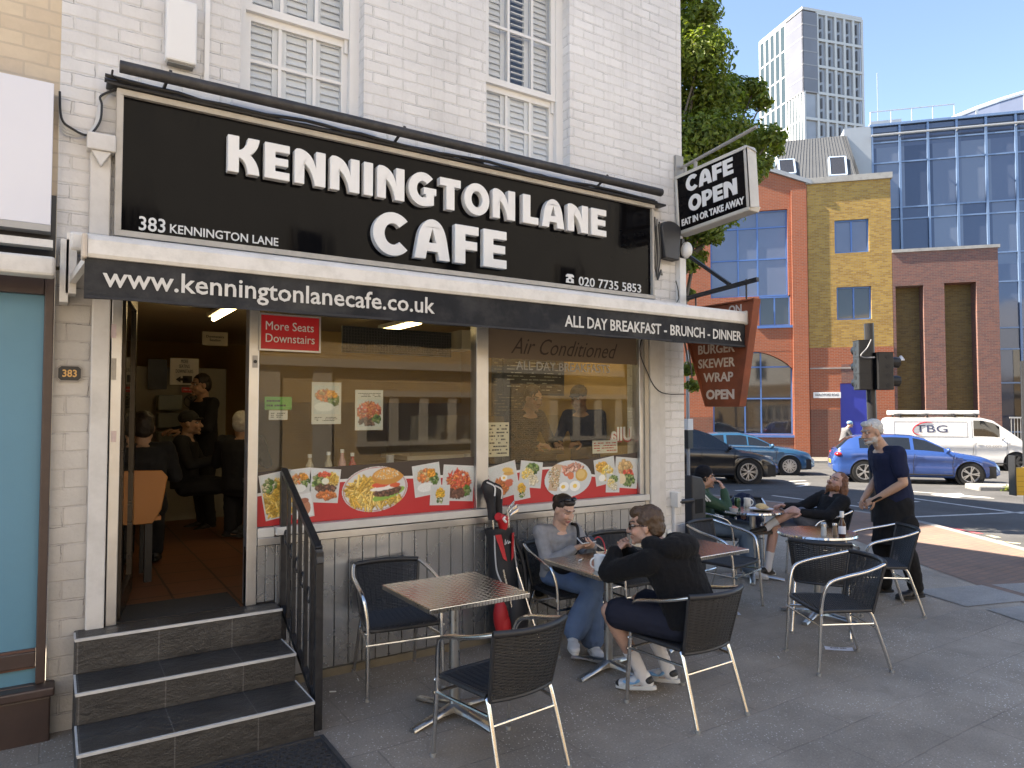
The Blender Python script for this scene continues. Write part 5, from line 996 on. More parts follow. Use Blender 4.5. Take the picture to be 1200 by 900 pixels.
def breakfast(w_, h_, rnd):
    p = Paint(w_, h_, DSH); p.el(.5, .5, .5 * p.asp, .5, (.6, .64, .66)); p.el(.5, .5, .45 * p.asp, .44, (.6, .63, .64))
    p.el(.22, .42, .12, .36, (.55, .4, .28), .25, True); p.heap(.2, .42, .16, .3, CRM + BRD, 80, .02, 1.2, rnd); p.el(.47, .3, .1, .13, (.6, .15, .08)); p.el(.55, .42, .09, .11, (.65, .2, .1)); p.heap(.6, .22, .3, .08, [(.6, .28, .2), (.75, .5, .42)], 30, .04, 3, rnd); p.el(.78, .44, .17, .17, (.6, .38, .1)); p.el(.77, .42, .12, .12, (.7, .5, .2))
    p.el(.4, .7, .13, .13, (.85, .86, .84)); p.el(.38, .7, .055, .055, (.8, .55, .1)); p.el(.63, .72, .15, .14, (.85, .86, .84)); p.el(.63, .72, .06, .06, (.85, .62, .15)); return p.a
PRN = VC('print_ink', .3, spec=.5)
def print_mesh(name, par, A, c, wdt, hgt, rot, y, oval=False):
    h_, w_, _ = A.shape; vs = []; cols = []
    R = lambda u, v: V((c[0] + u * math.cos(rot) - v * math.sin(rot), y, c[1] + u * math.sin(rot) + v * math.cos(rot)))
    mb = MB(); k = 0
    for j in range(h_):
        for i in range(w_):
            if oval and ((i + .5) / w_ - .5) ** 2 + ((j + .5) / h_ - .5) ** 2 > .25: continue
            u0, u1 = (i / w_ - .5) * wdt, ((i + 1) / w_ - .5) * wdt; v0, v1 = (.5 - (j + 1) / h_) * hgt, (.5 - j / h_) * hgt
            mb.v += [tuple(R(u0, v0)), tuple(R(u1, v0)), tuple(R(u1, v1)), tuple(R(u0, v1))]; mb.f.append((k, k + 1, k + 2, k + 3)); k += 4; cols += [A[j, i]] * 4
    o_ = mb.build(name, PRN, par, fix=False); vcol(o_, np.array(cols)); return o_
PYF = WY + .0175
def food_card(par, kind, cx, cy, wpx, hpx, rot, layer, rnd):
    c = F(cx, cy, .0175); sc_ = (F(cx + 1, cy).x - F(cx, cy).x); szz = F(cx, cy - 1).z - F(cx, cy).z; wd, hg = wpx * sc_, hpx * szz; y = PYF - .0012 * layer
    R = Mx.Translation((c.x, 0, c.z)) @ Mx.Rotation(-rot, 4, 'Y'); mb = MB(); mb.box(-wd / 2, y - .0004, -hg / 2, wd / 2, y, hg / 2, R); o_ = mb.build('food_photo', M('photo_border', (.6, .6, .59), .3), par)
    A = dish(kind, 60, int(60 * hg / wd), rnd); print_mesh('photo_print', o_, A, (c.x, c.z), wd - .018, hg - .018, rot, y - .0008); return o_
wg1 = thing('window_graphic', 'red window decal with burger plate and food photos on the pane beside the doorway', 'window decal', (2, WY, 1.04)); wg2 = thing('window_graphic', 'red window decal with fried breakfast plate and food photos on the corner pane', 'window decal', (3.6, WY, 1.04)); rd = random.Random(11)
DRED = M('decal_red', (.48, .03, .035), .35, 0, .06, 3); DBR = M('decal_brown', (.045, .032, .028), .35, 0, .1, 3); DWH = M('decal_white', (.7, .7, .69), .35)
def band(par, x0, x1, tops, wave):
    n = 60; y = PYF + .0018
    lo = [V((x0 + (x1 - x0) * i / n, y, WZ0 + .001)) for i in range(n + 1)]; f_r = [wave(i / n) for i in range(n + 1)]
    md = [V((p.x, y, z)) for p, z in zip(lo, f_r)]; md2 = [p + V((0, 0, .02)) for p in md]; tp = [V((p.x, y, tops(i / n))) for i, p in enumerate(lo)]
    for nm, A, B, mat in (('red_band', lo, md, DRED), ('white_line', md, md2, DWH), ('brown_band', md2, tp, DBR)):
        m_ = MB(); m_.grid([A, B]); m_.build(nm, mat, par, fix=False)
zt = lambda px, py: F(px, py, .02).z
band(wg1, xj, xm0, lambda t: zt(302, 553) * (1 - t) + zt(557, 535) * t, lambda t: zt(302, 582) + (zt(380, 566) - zt(302, 582)) * min(1, t * 3) - (.05 * max(0, t - .6)))
band(wg2, xm1, xe, lambda t: zt(571, 553) * (1 - t) + zt(748, 530) * t, lambda t: zt(640, 550) - .1 * (2 * t - .75) ** 2 - (.05 if t > .62 else 0) + .06 * max(0, t - .85) * 4)
for a in (('fries', 326, 580, 38, 54, .17, 1), ('roast', 352, 565, 26, 32, .08, 1), ('cup', 356, 592, 22, 30, .12, 2), ('grill', 380, 569, 36, 40, -.1, 1), ('roast', 500.5, 562, 32, 37, .12, 1), ('pasta', 537, 566, 37, 42, -.08, 1), ('pie', 515.5, 580, 23, 24, -.06, 2)): food_card(wg1, *a, rd)
for a in (('beans', 590.5, 563, 33, 40, .2, 1), ('salad', 622, 556, 26, 31, -.12, 1), ('pie', 611, 574, 19, 23, .12, 2), ('chips_egg', 709, 552, 24, 31, .14, 1), ('toast', 734, 554, 27, 36, -.1, 1), ('salad', 718, 566, 16, 22, -.06, 2)): food_card(wg2, *a, rd)
def plate(par, A, cx, cy, wpx, hpx, rot):
    c = F(cx, cy, .0175); sc_ = F(cx + 1, cy).x - F(cx, cy).x; szz = F(cx, cy - 1).z - F(cx, cy).z; print_mesh('plate_photo', par, A, (c.x, c.z), wpx * sc_, hpx * szz, rot, PYF - .003, True)
plate(wg1, burger(128, 88, rd), 440, 573, 77, 53, .06); plate(wg2, breakfast(104, 80, rd), 666, 561, 55, 43, .05)
# posters and notices stuck inside the glass
def notice(name, label, cat, px, rows, seed, bg=PAP, dish_kind=None, ink=INK, rot=0):
    t_, x0, z0, x1, z1, yy = board(name, label, cat, px, .05, bg, .003); r_ = random.Random(seed); m_ = MB(); hh = z1 - z0
    if dish_kind:
        A = dish(dish_kind, 40, 52, r_); print_mesh('photo_print', t_, A, ((x0 + x1) / 2, z0 + hh * (.58 if dish_kind != 'pasta' else .42)), (x1 - x0) * .86, hh * .68, 0, yy - .002); zz = (z0 + .02, z0 + hh * .18) if dish_kind != 'pasta' else (z1 - hh * .18, z1 - .02); lines(m_, x0 + .02, zz[0], x1 - .02, zz[1], yy - .001, 3, r_, .35, .75)
    else: lines(m_, x0 + .012, z0 + .012, x1 - .012, z1 - .012, yy - .001, rows, r_, .4, .75)
    m_.build('print', ink, t_); return t_, x0, z0, x1, z1, yy
notice('food_poster', 'white food poster of a pie on a plate taped inside the pane beside the doorway', 'poster', (365, 448, 400, 497), 0, 1, dish_kind='roast'); notice('food_poster', 'white food poster of a grill plate, nearer the mullion, inside the pane beside the doorway', 'poster', (416, 457, 449, 504), 0, 2, dish_kind='pasta')
notice('rating_card', 'green hygiene rating card inside the pane beside the doorway', 'notice', (310, 465, 342, 480), 2, 3, bg=M('rating_green', (.12, .35, .07), .5)); notice('paper_notice', 'small white paper notice under the green rating card', 'notice', (315, 481, 337, 492), 3, 4)
notice('certificate', 'cream certificate with round emblem beside the window mullion', 'notice', (572, 495, 596.5, 535), 9, 5, bg=M('cream_paper', (.6, .54, .4), .7)); notice('delivery_card', 'white card with red print and coloured payment marks inside the corner pane', 'notice', (694.5, 516, 723.5, 531), 4, 6, ink=M('red_ink', (.45, .06, .05), .6))
t_, x0, z0, x1, z1, yy = board('seats_sign', 'red sign with white words More Seats Downstairs', 'sign', (305.5, 371, 374, 410), -.03, M('sign_red', (.55, .012, .022), .35), .008, M('silver_trim', (.5, .5, .5), .35, .8), .012)
m_ = MB(); text(m_, 'More Seats\nDownstairs', (x0 + .03, yy - .001, z0 + (z1 - z0) * .2), (1, 0, 0), (0, 0, 1), x1 - x0 - .06, (z1 - z0) * .62, .002, 0); m_.build('lettering', DWH, t_)
# lettering on the corner pane
wl_ = thing('window_lettering', 'tan strip with brown Air Conditioned script and grey ALL DAY BREAKFASTS letters', 'window lettering', (3.6, WY, 2.2))
a, b = F(571, 430), F(748, 398); m_ = MB(); zb_ = (F(571, 420, .02).z + F(746, 427, .02).z) / 2; m_.box(xm1 + .002, WY + .0165, zb_, xe - .002, WY + .0195, WZ1); m_.build('tan_strip', M('tan_film', (.16, .12, .085), .5, 0, .06, 3), wl_)
m_ = MB(); a, b = F(600, 413), F(725, 416); text(m_, 'Air Conditioned', (a.x, WY + .0162, zb_ + .045), (1, 0, 0), (0, 0, 1), b.x - a.x, .135, .001, -.004, shear=.45); m_.build('script_lettering', M('brown_script', (.04, .022, .015), .5), wl_)
m_ = MB(); a, b = F(606, 430), F(716, 430); text(m_, 'ALL DAY BREAKFASTS', (a.x, WY + .0162, zb_ - .085), (1, 0, 0), (0, 0, 1), b.x - a.x, .072, .001, .008); m_.build('grey_lettering', M('grey_vinyl', (.36, .36, .35), .5), wl_)
lg = thing('round_logo_decal', 'reversed red and white neon style lettering low in the corner pane', 'window decal', F(730, 510, .1)); m_ = MB(); a, b = F(716, 517, .08), F(741, 500, .08)
Ux = V((-1, 0, 0)); text(m_, 'Ulla', (b.x, WY + .085, a.z), Ux, (0, 0, 1), b.x - a.x, b.z - a.z, .004, .02); m_.build('white_letters', M('neon_white', (.75, .7, .68), .4), lg); m_ = MB(); text(m_, 'Ulla', (b.x + .005, WY + .09, a.z - .015), Ux, (0, 0, 1), b.x - a.x + .01, b.z - a.z, .004, .045); m_.build('red_letters', M('neon_red', (.5, .1, .09), .4), lg)
# sauce bottles etc. on the inner ledge
lgd = thing('window_ledge', 'dark window ledge inside the shop panes', 'ledge', (2.9, WY + .3, 1.3)); m_ = MB(); m_.box(xj + .02, WY + .12, 1.29, xe - .02, WY + .5, 1.32); m_.build('board', M('dark_ledge', (.05, .04, .03), .5), lgd)
for i, (px, h, cl, nm, lb) in enumerate(((363, .1, (.5, .42, .3), 'sauce_bottle', 'pale sauce bottle on the inner ledge closest to the door'), (385, .11, (.45, .36, .22), 'sauce_bottle', 'tan sauce bottle on the inner ledge beside the pink one'), (401, .12, (.55, .3, .3), 'sauce_bottle', 'pink sauce bottle on the inner ledge'), (413, .1, (.4, .02, .02), 'sauce_bottle', 'red sauce bottle on the inner ledge'), (457, .1, (.45, .47, .5), 'water_glass', 'clear glass of water on the inner ledge'), (548, .09, (.5, .5, .48), 'water_glass', 'pale glass on the inner ledge by the mullion'))):
    p = F(px, 530, .3); t_ = thing(nm, lb, 'bottle' if 'bottle' in nm else 'glass', (p.x, WY + .3, 1.32)); m_ = MB(); k = h * 1.4
    m_.lathe([(.026, 0), (.028, k * .6), (.014, k * .8), (.012, k)] if 'bottle' in nm else [(.025, 0), (.032, k)], (0, 0, 0), 12); m_.build('body', M(f'jar_{i}', cl, .3), t_, world=False, smooth=True)
    if 'bottle' in nm: m_ = MB(); m_.cyl((0, 0, k), (0, 0, k + .025), .014, n=10); m_.build('cap', WTR, t_, world=False)

bt_ = thing('shade_block', 'unseen brick block added behind the cafe to shade the road', 'building', (-2, 17, 0)); m_ = MB(); m_.box(-12, 17, -.5, 5.0, 45, 18); m_.build('wall', CRB, bt_)  # unseen block, added so its shadow covers the near road
# ================================================================ CHAIRS, TABLES AND SMALL THINGS
TUBEM = M('polished_aluminium_tube', (.70, .69, .67), .22, 1, .05, 12, .03, 120, .15, (.3, .28, .26), 30, rvar=.08)
WICK = M('black_wicker', (.022, .022, .024), .48, 0, .25, 40, .1, 300)
def weave(mb, S, nc, ns, r, amp, sides=5):
    """cords run along u and wave over and under ns stakes"""
    for j in range(nc):
        v = j / (nc - 1); pts = []
        for i in range(2 * ns + 1):
            u = i / (2 * ns); p, n = S(u, v); s = (1 if (i // 2 + j) % 2 else -1) if i % 2 else 0
            pts.append(p + n * amp * s)
        mb.tube(pts, r, sides)
    for k in range(ns):
        u = (2 * k + 1) / (2 * ns); mb.tube([S(u, v / 10)[0] for v in range(11)], r * .9, 4)
def crv(pts, n=6):
    out = []; pts = [V(p) for p in pts]
    for i in range(len(pts) - 1):
        p0, p1, p2, p3 = [pts[max(0, min(len(pts) - 1, k))] for k in (i - 1, i, i + 1, i + 2)]
        for j in range(n):
            t = j / n; out.append(.5 * ((2 * p1) + (-p0 + p2) * t + (2 * p0 - 5 * p1 + 4 * p2 - p3) * t * t + (-p0 + 3 * p1 - 3 * p2 + p3) * t ** 3))
    return out + [pts[-1]]
def make_chair(label):
    t = thing('bistro_chair', label, 'chair', group='black wicker bistro chairs with aluminium arms')
    for s in (-1, 1):
        m_ = MB(); m_.tube(crv([(s * .25, -.25, 0), (s * .246, -.235, .22), (s * .243, -.222, .43), (s * .252, -.205, .55), (s * .265, -.165, .63), (s * .272, -.06, .668), (s * .268, .07, .695), (s * .25, .17, .72), (s * .229, .238, .74)]), .0125, 10); m_.build('arm', TUBEM, t, world=False, smooth=True)
        m_ = MB(); m_.tube(crv([(s * .195, .12, .415), (s * .198, .155, .39), (s * .206, .215, .22), (s * .215, .285, 0)], 5), .0125, 10); m_.build('rear_leg', TUBEM, t, world=False, smooth=True)
        m_ = MB(); m_.lathe([(.015, 0), (.015, .02)], (s * .25, -.25, 0), 10); m_.lathe([(.015, 0), (.015, .02)], (s * .215, .284, 0), 10); m_.build('foot_cap', M('grey_rubber', (.25, .25, .24), .7), t, world=False)
    m_ = MB(); m_.cyl((-.246, -.236, .335), (.246, -.236, .335), .009, n=8)
    for s in (-1, 1): m_.cyl((s * .246, -.234, .34), (s * .2, .17, .33), .009, n=8)
    m_.cyl((-.203, .19, .29), (.203, .19, .29), .009, n=8); m_.build('stretcher', TUBEM, t, world=False, smooth=True)
    m_ = MB()
    for s in (-1, 1): m_.lathe([(.009, 0), (.009, .008), (.005, .011)], (s * .252, -.226, .405), 8, (s, 0, 0)); m_.lathe([(.008, 0), (.008, .008)], (s * .25, -.236, .335), 8, (s, 0, 0))
    m_.build('bolt', TUBEM, t, world=False)
    def Sseat(u, v):
        y = -.225 + .38 * v; hw = .226 - .03 * v; x = (u * 2 - 1) * hw; e = abs(u * 2 - 1)
        return V((x, y, .432 - .012 * math.sin(math.pi * v) * (1 - e ** 4) - .018 * max(0, 1 - v * 9) ** 2 - .006 * e ** 6)), V((0, 0, 1))
    m_ = MB(); weave(m_, Sseat, 46, 11, .0043, .0032); m_.tube(crv([(-.2, .15, .42), (-.215, 0, .422), (-.227, -.15, .424), (-.222, -.215, .42), (-.15, -.232, .418), (0, -.234, .418), (.15, -.232, .418), (.222, -.215, .42), (.227, -.15, .424), (.215, 0, .422), (.2, .15, .42)], 4), .014, 8); m_.build('seat', WICK, t, world=False, smooth=True, fix=False)
    def Sback(u, v):
        a = (u * 2 - 1); hw = .195 + .035 * v; x = a * hw; dep = .035 + .03 * v
        return V((x, .165 + .075 * v + dep * (1 - a * a) - .0 * v, .40 + .335 * v)), V((0, 1, -.25)).normalized()
    m_ = MB(); weave(m_, Sback, 40, 11, .0043, .0032)
    m_.tube([Sback(u / 16, 1)[0] + V((0, 0, .008)) for u in range(17)], .017, 10); m_.tube(crv([Sback(0, v / 6)[0] for v in range(7)], 2), .011, 8); m_.tube(crv([Sback(1, v / 6)[0] for v in range(7)], 2), .011, 8)
    m_.tube([Sback(u / 12, 0)[0] for u in range(13)], .012, 8); m_.build('backrest', WICK, t, world=False, smooth=True, fix=False)
    return t
def face(dx, dy): return math.atan2(dx, -dy)            # rotation that turns the chair's front (-y) towards (dx, dy)
chair0 = make_chair('empty wicker chair with its back to the camera, drawn up to the near table'); chair0.location = (1.97, 3.13, 0); chair0.rotation_euler = (0, 0, face(-.1, .99))
CHG = chair0['group']
def chair(x, y, dx, dy, label): return dup(chair0, (x, y, gz(x, y)), face(dx, dy), label)
chair(1.95, 4.41, -.14, -.99, 'empty wicker chair against the metal cladding, between the handrail and the near square table')
chair(3.38, 4.42, .0, -1, 'wicker chair carrying the woman in the grey jumper'); chair(4.02, 4.42, .05, -1, 'empty wicker chair against the wall between the woman and the seated man in black')
chair(3.26, 3.07, -.02, 1, 'wicker chair carrying the man in the black fleece'); chair(5.22, 4.43, .2, -.97, 'empty wicker chair at the wall corner, behind the far square table')
chair(4.735, 3.02, -.87, .5, 'empty wicker chair standing apart from the tables, above a paper on the ground'); chair(5.40, 3.55, .87, .49, 'empty wicker chair tucked at the round table, its back behind the lone front chair'); chair(6.31, 3.58, -.76, .64, 'empty wicker chair at the round table in front of the standing man')
chair(6.98, 4.62, -.86, .42, 'wicker chair carrying the long haired man'); chair(6.2, 5.38, .55, -.83, 'wicker chair carrying the young man in the green jacket')
def TOPM():
    m, t, b = nodes_of('embossed_steel_top'); co = objco(t); b.inputs['Metallic'].default_value = 1
    n = noise(t, co, 5, 6, .7); t.links.new(ramp(t, n, [(.3, (.38, .375, .37)), (.7, (.55, .54, .53))]), b.inputs['Base Color']); t.links.new(mth(t, 'ADD', mth(t, 'MULTIPLY', noise(t, co, 14, 6), .13), .06), b.inputs['Roughness'])
    sp = t.nodes.new('ShaderNodeSeparateXYZ'); t.links.new(co, sp.inputs[0]); k = 2 * math.pi / .052
    a = mth(t, 'SINE', mth(t, 'MULTIPLY', mth(t, 'ADD', sp.outputs[0], sp.outputs[1]), k * .7)); c = mth(t, 'SINE', mth(t, 'MULTIPLY', mth(t, 'SUBTRACT', sp.outputs[0], sp.outputs[1]), k * .7))
    h = mth(t, 'MULTIPLY', a, c); bump(t, b, mth(t, 'MULTIPLY', mth(t, 'POWER', mth(t, 'ABSOLUTE', h), .6), mth(t, 'SIGN', h)), .2, .004); return m
TOP = TOPM(); CAST = M('cast_aluminium', (.5, .5, .49), .3, 1, .1, 10, .08, 80, .2, (.2, .2, .19), 8)
def make_table(label, rnd_):
    t = thing('cafe_table', label, 'table', group='steel topped pedestal tables outside the cafe'); m_ = MB()
    if rnd_: m_.lathe([(.0, .715), (.29, .715), (.325, .712), (.331, .722), (.325, .738), (.31, .7405), (.0, .7405)], (0, 0, 0), 48, capped=False); m_.build('tabletop', TOP, t, world=False, smooth=30)
    else:
        m_.box(-.325, -.325, .712, .325, .325, .74); m_.build('tabletop', TOP, t, world=False, bevel=.005)
        m_ = MB(); 
        for s in (-1, 1):
            for k in range(32): x = -.32 + .02 * k; m_.box(x + .002, s * .325 - .0015, .714, x + .017, s * .325 + .0015, .736); m_.box(s * .325 - .0015, x + .002, .714, s * .325 + .0015, x + .017, .736)
        m_.build('beaded_rim', CAST, t, world=False, fix=False)
    m_ = MB(); m_.cyl((0, 0, .06), (0, 0, .69), .032, n=18); m_.lathe([(.05, .685), (.12, .705), (.12, .711)], n=18); m_.build('column', CAST, t, world=False, smooth=True)
    for k in range(4):
        a = math.pi / 2 * k + .25; d = V((math.cos(a), math.sin(a), 0)); q = V((-d.y, d.x, 0)); m_ = MB(); rows = []
        for i in range(9):
            u = i / 8; r = .02 + .30 * u; w_ = .034 - .008 * u; zt_ = .078 - .052 * u ** .8; zb_ = .03 + .012 * math.sin(math.pi * u) - .026 * u; c = d * r
            rows.append([c - q * w_ + V((0, 0, zb_)), c - q * w_ * .9 + V((0, 0, zt_ - .01)), c - q * w_ * .5 + V((0, 0, zt_)), c + q * w_ * .5 + V((0, 0, zt_)), c + q * w_ * .9 + V((0, 0, zt_ - .01)), c + q * w_ + V((0, 0, zb_))])
        m_.grid(rows, True); m_.add(rows[-1], [tuple(range(6))]); m_.lathe([(.016, 0), (.018, .012)], d * .3, 10); m_.build('leg', CAST, t, world=False, smooth=True)
    return t
tq = make_table('empty square steel table at the front between two empty chairs', False); tq.location = (2.03, 3.74, 0)
dup(tq, (3.28, 3.80, 0), -.03, 'square steel table between the woman and the man in black, holding a white mug'); dup(tq, (4.17, 3.89, 0), .01, 'square steel table beyond the man in black, near the wall corner')
tc = make_table('round steel table holding salt, pepper and brown sauce', True); tc.location = (5.63, 3.75, gz(5.63, 3.75)); dup(tc, (6.33, 4.98, gz(6.33, 4.98)), .4, 'round steel table between the two far men, holding a plate of food')
TZ = .7405
CER = M('white_ceramic', (.75, .75, .74), .2, 0, .03, 8, spec=.6)
def mug(x, y, z, rz, label, k=1):
    t = thing('mug', label, 'mug', (x, y, z), rz); m_ = MB(); m_.lathe([(.0, 0), (.036 * k, 0), (.040 * k, .006), (.041 * k, .098 * k), (.0385 * k, .1 * k), (.036 * k, .096 * k), (.036 * k, .012), (.0, .012)], n=24, capped=False); m_.build('body', CER, t, world=False, smooth=50)
    m_ = MB(); m_.tube([(-.038 * k - .028 * k * math.sin(a), 0, .05 * k + .032 * k * math.cos(a)) for a in [math.pi * i / 12 for i in range(13)]], .006 * k, 8); m_.build('handle', CER, t, world=False, smooth=True)
    m_ = MB(); m_.lathe([(0, 0), (.0355 * k, 0)], (0, 0, .085 * k), 20, capped=False); m_.build('tea', M('milky_tea', (.16, .08, .035), .15), t, world=False)
p = G(703, 668, TZ); mug(p.x, p.y, TZ, -.3, 'white mug on the table between the woman and the man in black'); p = G(876, 600, TZ - .06); mug(p.x, p.y, TZ + gz(6.3, 5), 2.5, 'white mug on the far round table', .95)
def shaker(px, py, label, nm, prof, mat, cap, capm, band=None):
    z = TZ + tc.location.z; p = G(px, py, z); t = thing(nm, label, nm.split('_')[-1], p); m_ = MB(); m_.lathe(prof, n=16); m_.build('body', mat, t, world=False, smooth=40); m_ = MB(); m_.lathe(cap, n=14); m_.build('cap', capm, t, world=False, smooth=40)
    if band: m_ = MB(); m_.lathe(band[0], n=16, capped=False); m_.build('label', band[1], t, world=False)
shaker(965.5, 627.5, 'glass salt shaker with steel cap on the round table', 'salt_shaker', [(.021, 0), (.023, .01), (.021, .075)], M('salt_glass', (.5, .52, .53), .15), [(.023, .075), (.023, .1), (.012, .112), (0, .113)], STEEL())
shaker(978.5, 627, 'tan pepper shaker between the salt and the sauce bottle', 'pepper_shaker', [(.018, 0), (.02, .01), (.018, .08)], M('pepper', (.3, .2, .12), .3), [(.019, .08), (.02, .09), (.017, .1), (0, .102)], STEEL())
shaker(987, 629.5, 'dark brown sauce bottle with white cap and pale label on the round table', 'sauce_bottle', [(.027, 0), (.029, .01), (.028, .11), (.014, .15), (.013, .165)], M('brown_sauce', (.05, .015, .01), .12), [(.016, .165), (.018, .17), (.016, .215), (0, .217)], WTR, ([(.0293, .03), (.0295, .095)], M('sauce_label', (.6, .62, .68), .5)))
# on the couple's table
def sheet_of(name, label, cat, c, w_, h_, rz, mat, z=.0015, th=.0015, curl=.006):
    m_ = MB(); rows = []
    for j in range(6):
        r_ = []
        for i in range(8): u, v = i / 7 - .5, j / 5 - .5; r_.append(V((u * w_ + .12 * h_ * v, v * h_, z + curl * (abs(u) * 2) ** 3 * (1 if v > 0 else .3))))
        rows.append(r_)
    m_.grid(rows); m_.grid([[p + V((0, 0, th)) for p in r_] for r_ in rows]); o_ = m_.build(name, mat, fix=False, smooth=True); o_.location = c; o_.rotation_euler = (0, 0, rz); return tag(o_, label, cat)
NAP = M('napkin_paper', (.62, .64, .72), .8, 0, .05, 10, .1, 60)
q = G(983, 760.5, .002); o_ = sheet_of('paper_napkin', 'pale blue paper under the lone front wicker chair', 'paper', (q.x, q.y, gz(q.x, q.y)), .2, .07, -.75, NAP); m_ = MB(); lines(m_, -.06, -.01, .06, .02, 0, 1, rb_, .5, .9); m_.v = [(x, z, .0062 - y * .3) for x, y, z in m_.v]; m_.build('print', INK, o_, world=False)
q = G(860, 719.5, .002); sheet_of('paper_napkin', 'small pale blue paper on the ground beside the far square table', 'paper', (q.x, q.y, gz(q.x, q.y)), .11, .07, -.4, NAP); q = G(849, 738, .002); sheet_of('paper_napkin', 'crumpled white scrap behind the chair of the man in black', 'paper', (q.x, q.y, gz(q.x, q.y)), .07, .05, .9, NAP, curl=.02)
q = G(680, 657, TZ); cg = thing('cigarette', 'white cigarette lying on the table between the couple', 'cigarette', q, .5); m_ = MB(); m_.cyl((-.03, 0, .005), (.03, 0, .005), .004, n=8); m_.build('paper', WTR, cg, world=False); m_ = MB(); m_.cyl((.03, 0, .005), (.05, 0, .005), .004, n=8); m_.build('filter', M('filter_tan', (.5, .3, .12), .7), cg, world=False)
q = G(791, 640, TZ); mc = thing('menu_card', 'folded white card standing on the far square table', 'card', (4.06, 3.98, TZ), .5); m_ = MB(); m_.prism([V((-.05, -.03, 0)), V((.05, -.03, 0)), V((.05, 0, .13)), V((-.05, 0, .13))], (0, .002, 0)); m_.build('front', PAP, mc, world=False); m_ = MB(); m_.prism([V((-.05, .03, 0)), V((.05, .03, 0)), V((.05, .003, .13)), V((-.05, .003, .13))], (0, .002, 0)); m_.build('back', PAP, mc, world=False)
for i, (px, py) in enumerate(((372, 806), (420, 797), (390, 811), (912, 771))):
    q = ongnd(px, py); m_ = MB(); m_.cyl((-.02, 0, .004), (.02, .004, .004), .004, n=8); o_ = m_.build('cigarette_end', WTR); o_.location = q; o_.rotation_euler = (0, 0, i * 1.3); tag(o_, ['white cigarette end by the foot of the handrail', 'white cigarette end under the chair at the cladding', 'white scrap on the ground between the handrail and a chair', 'white cigarette end near the lone front chair'][i], 'litter')
# plate of food on the far table
fz = TZ + gz(6.3, 5); q = G(892, 598, fz); pf = thing('plate', 'white plate on the far round table', 'plate', (q.x, q.y, fz)); m_ = MB(); m_.lathe([(0, .004), (.08, .003), (.125, .018), (.128, .02), (.12, .014), (.08, .008), (0, .008)], n=28, capped=False); m_.build('dish', CER, pf, world=False, smooth=True)
fo = thing('bread_roll', 'pale filled roll on the plate', 'food', (q.x, q.y, fz + .01)); m_ = MB(); m_.ell((0, 0, .035), (.065, .055, .03)); m_.ell((.01, -.01, .022), (.075, .062, .018)); m_.build('bun', M('bread', (.62, .45, .22), .6, 0, .2, 20), fo, world=False, smooth=True)
q = G(860, 599, fz); asb = thing('ashtray', 'small glass dish with packets on the far round table', 'dish', (q.x, q.y, fz)); m_ = MB(); m_.lathe([(.04, 0), (.05, .035), (.045, .035), (.038, .008), (0, .008)], n=14, capped=False); m_.build('bowl', M('cloudy_glass', (.45, .47, .5), .2), asb, world=False, smooth=True); m_ = MB(); m_.box(-.03, -.02, .02, .02, .015, .05, Mx.Rotation(.4, 4, 'Y')); m_.build('packet', M('red_packet', (.5, .2, .18), .5), asb, world=False)
q = G(868, 596, fz); cn_ = thing('drink_can', 'dark green drink can on the far round table', 'can', (q.x + .02, q.y + .06, fz)); m_ = MB(); m_.lathe([(.026, 0), (.032, .008), (.032, .1), (.026, .112), (.0, .11)], n=16); m_.build('body', M('can_green', (.03, .07, .04), .3, .6), cn_, world=False, smooth=40)
# ---------------------------------------------------------------- litter bin, crank holder
q = AT(813, 640, 7.1); q.z = gz(q.x, q.y); bn = thing('litter_bin', 'dark grey litter bin with sloping top beside the cafe corner', 'bin', q, .1); m_ = MB()
m_.prism([V((-.15, -.1, .06)), V((.07, -.1, .06)), V((.07, -.1, 1.04)), V((.01, -.1, 1.13)), V((-.15, -.1, 1.16))], (0, .2, 0)); BING = M('bin_plastic', (.03, .03, .034), .5, 0, .2, 6, .15, 90); m_.build('body', BING, bn, world=False, bevel=.012); m_ = MB(); m_.box(-.14, -.09, 0, .06, .09, .06); m_.build('base', BLACKM(), bn, world=False); m_ = MB(); m_.box(-.1, -.104, .78, .02, -.1002, .92); m_.build('slot', M('opening_shade', (.006,) * 3, .9), bn, world=False)  # slot is a flat plate, its inner darkness put in as black
q = F(797, 588, -.08); cr_ = thing('crank_holder', 'white wall bracket holding a black crank handle at the cafe corner', 'bracket', q); m_ = MB(); m_.cyl(q + V((-.02, 0, 0)), q + V((.17, 0, .0)), .022, n=12); m_.build('handle', BLACKM(), cr_, smooth=True); m_ = MB(); m_.box(q.x - .05, q.y - .02, q.z - .05, q.x + .0, WY - .002, q.z + .09); m_.box(q.x - .03, WY - .04, .05, q.x - .01, WY - .001, q.z - .05); m_.build('bracket', WTR, cr_, bevel=.006)
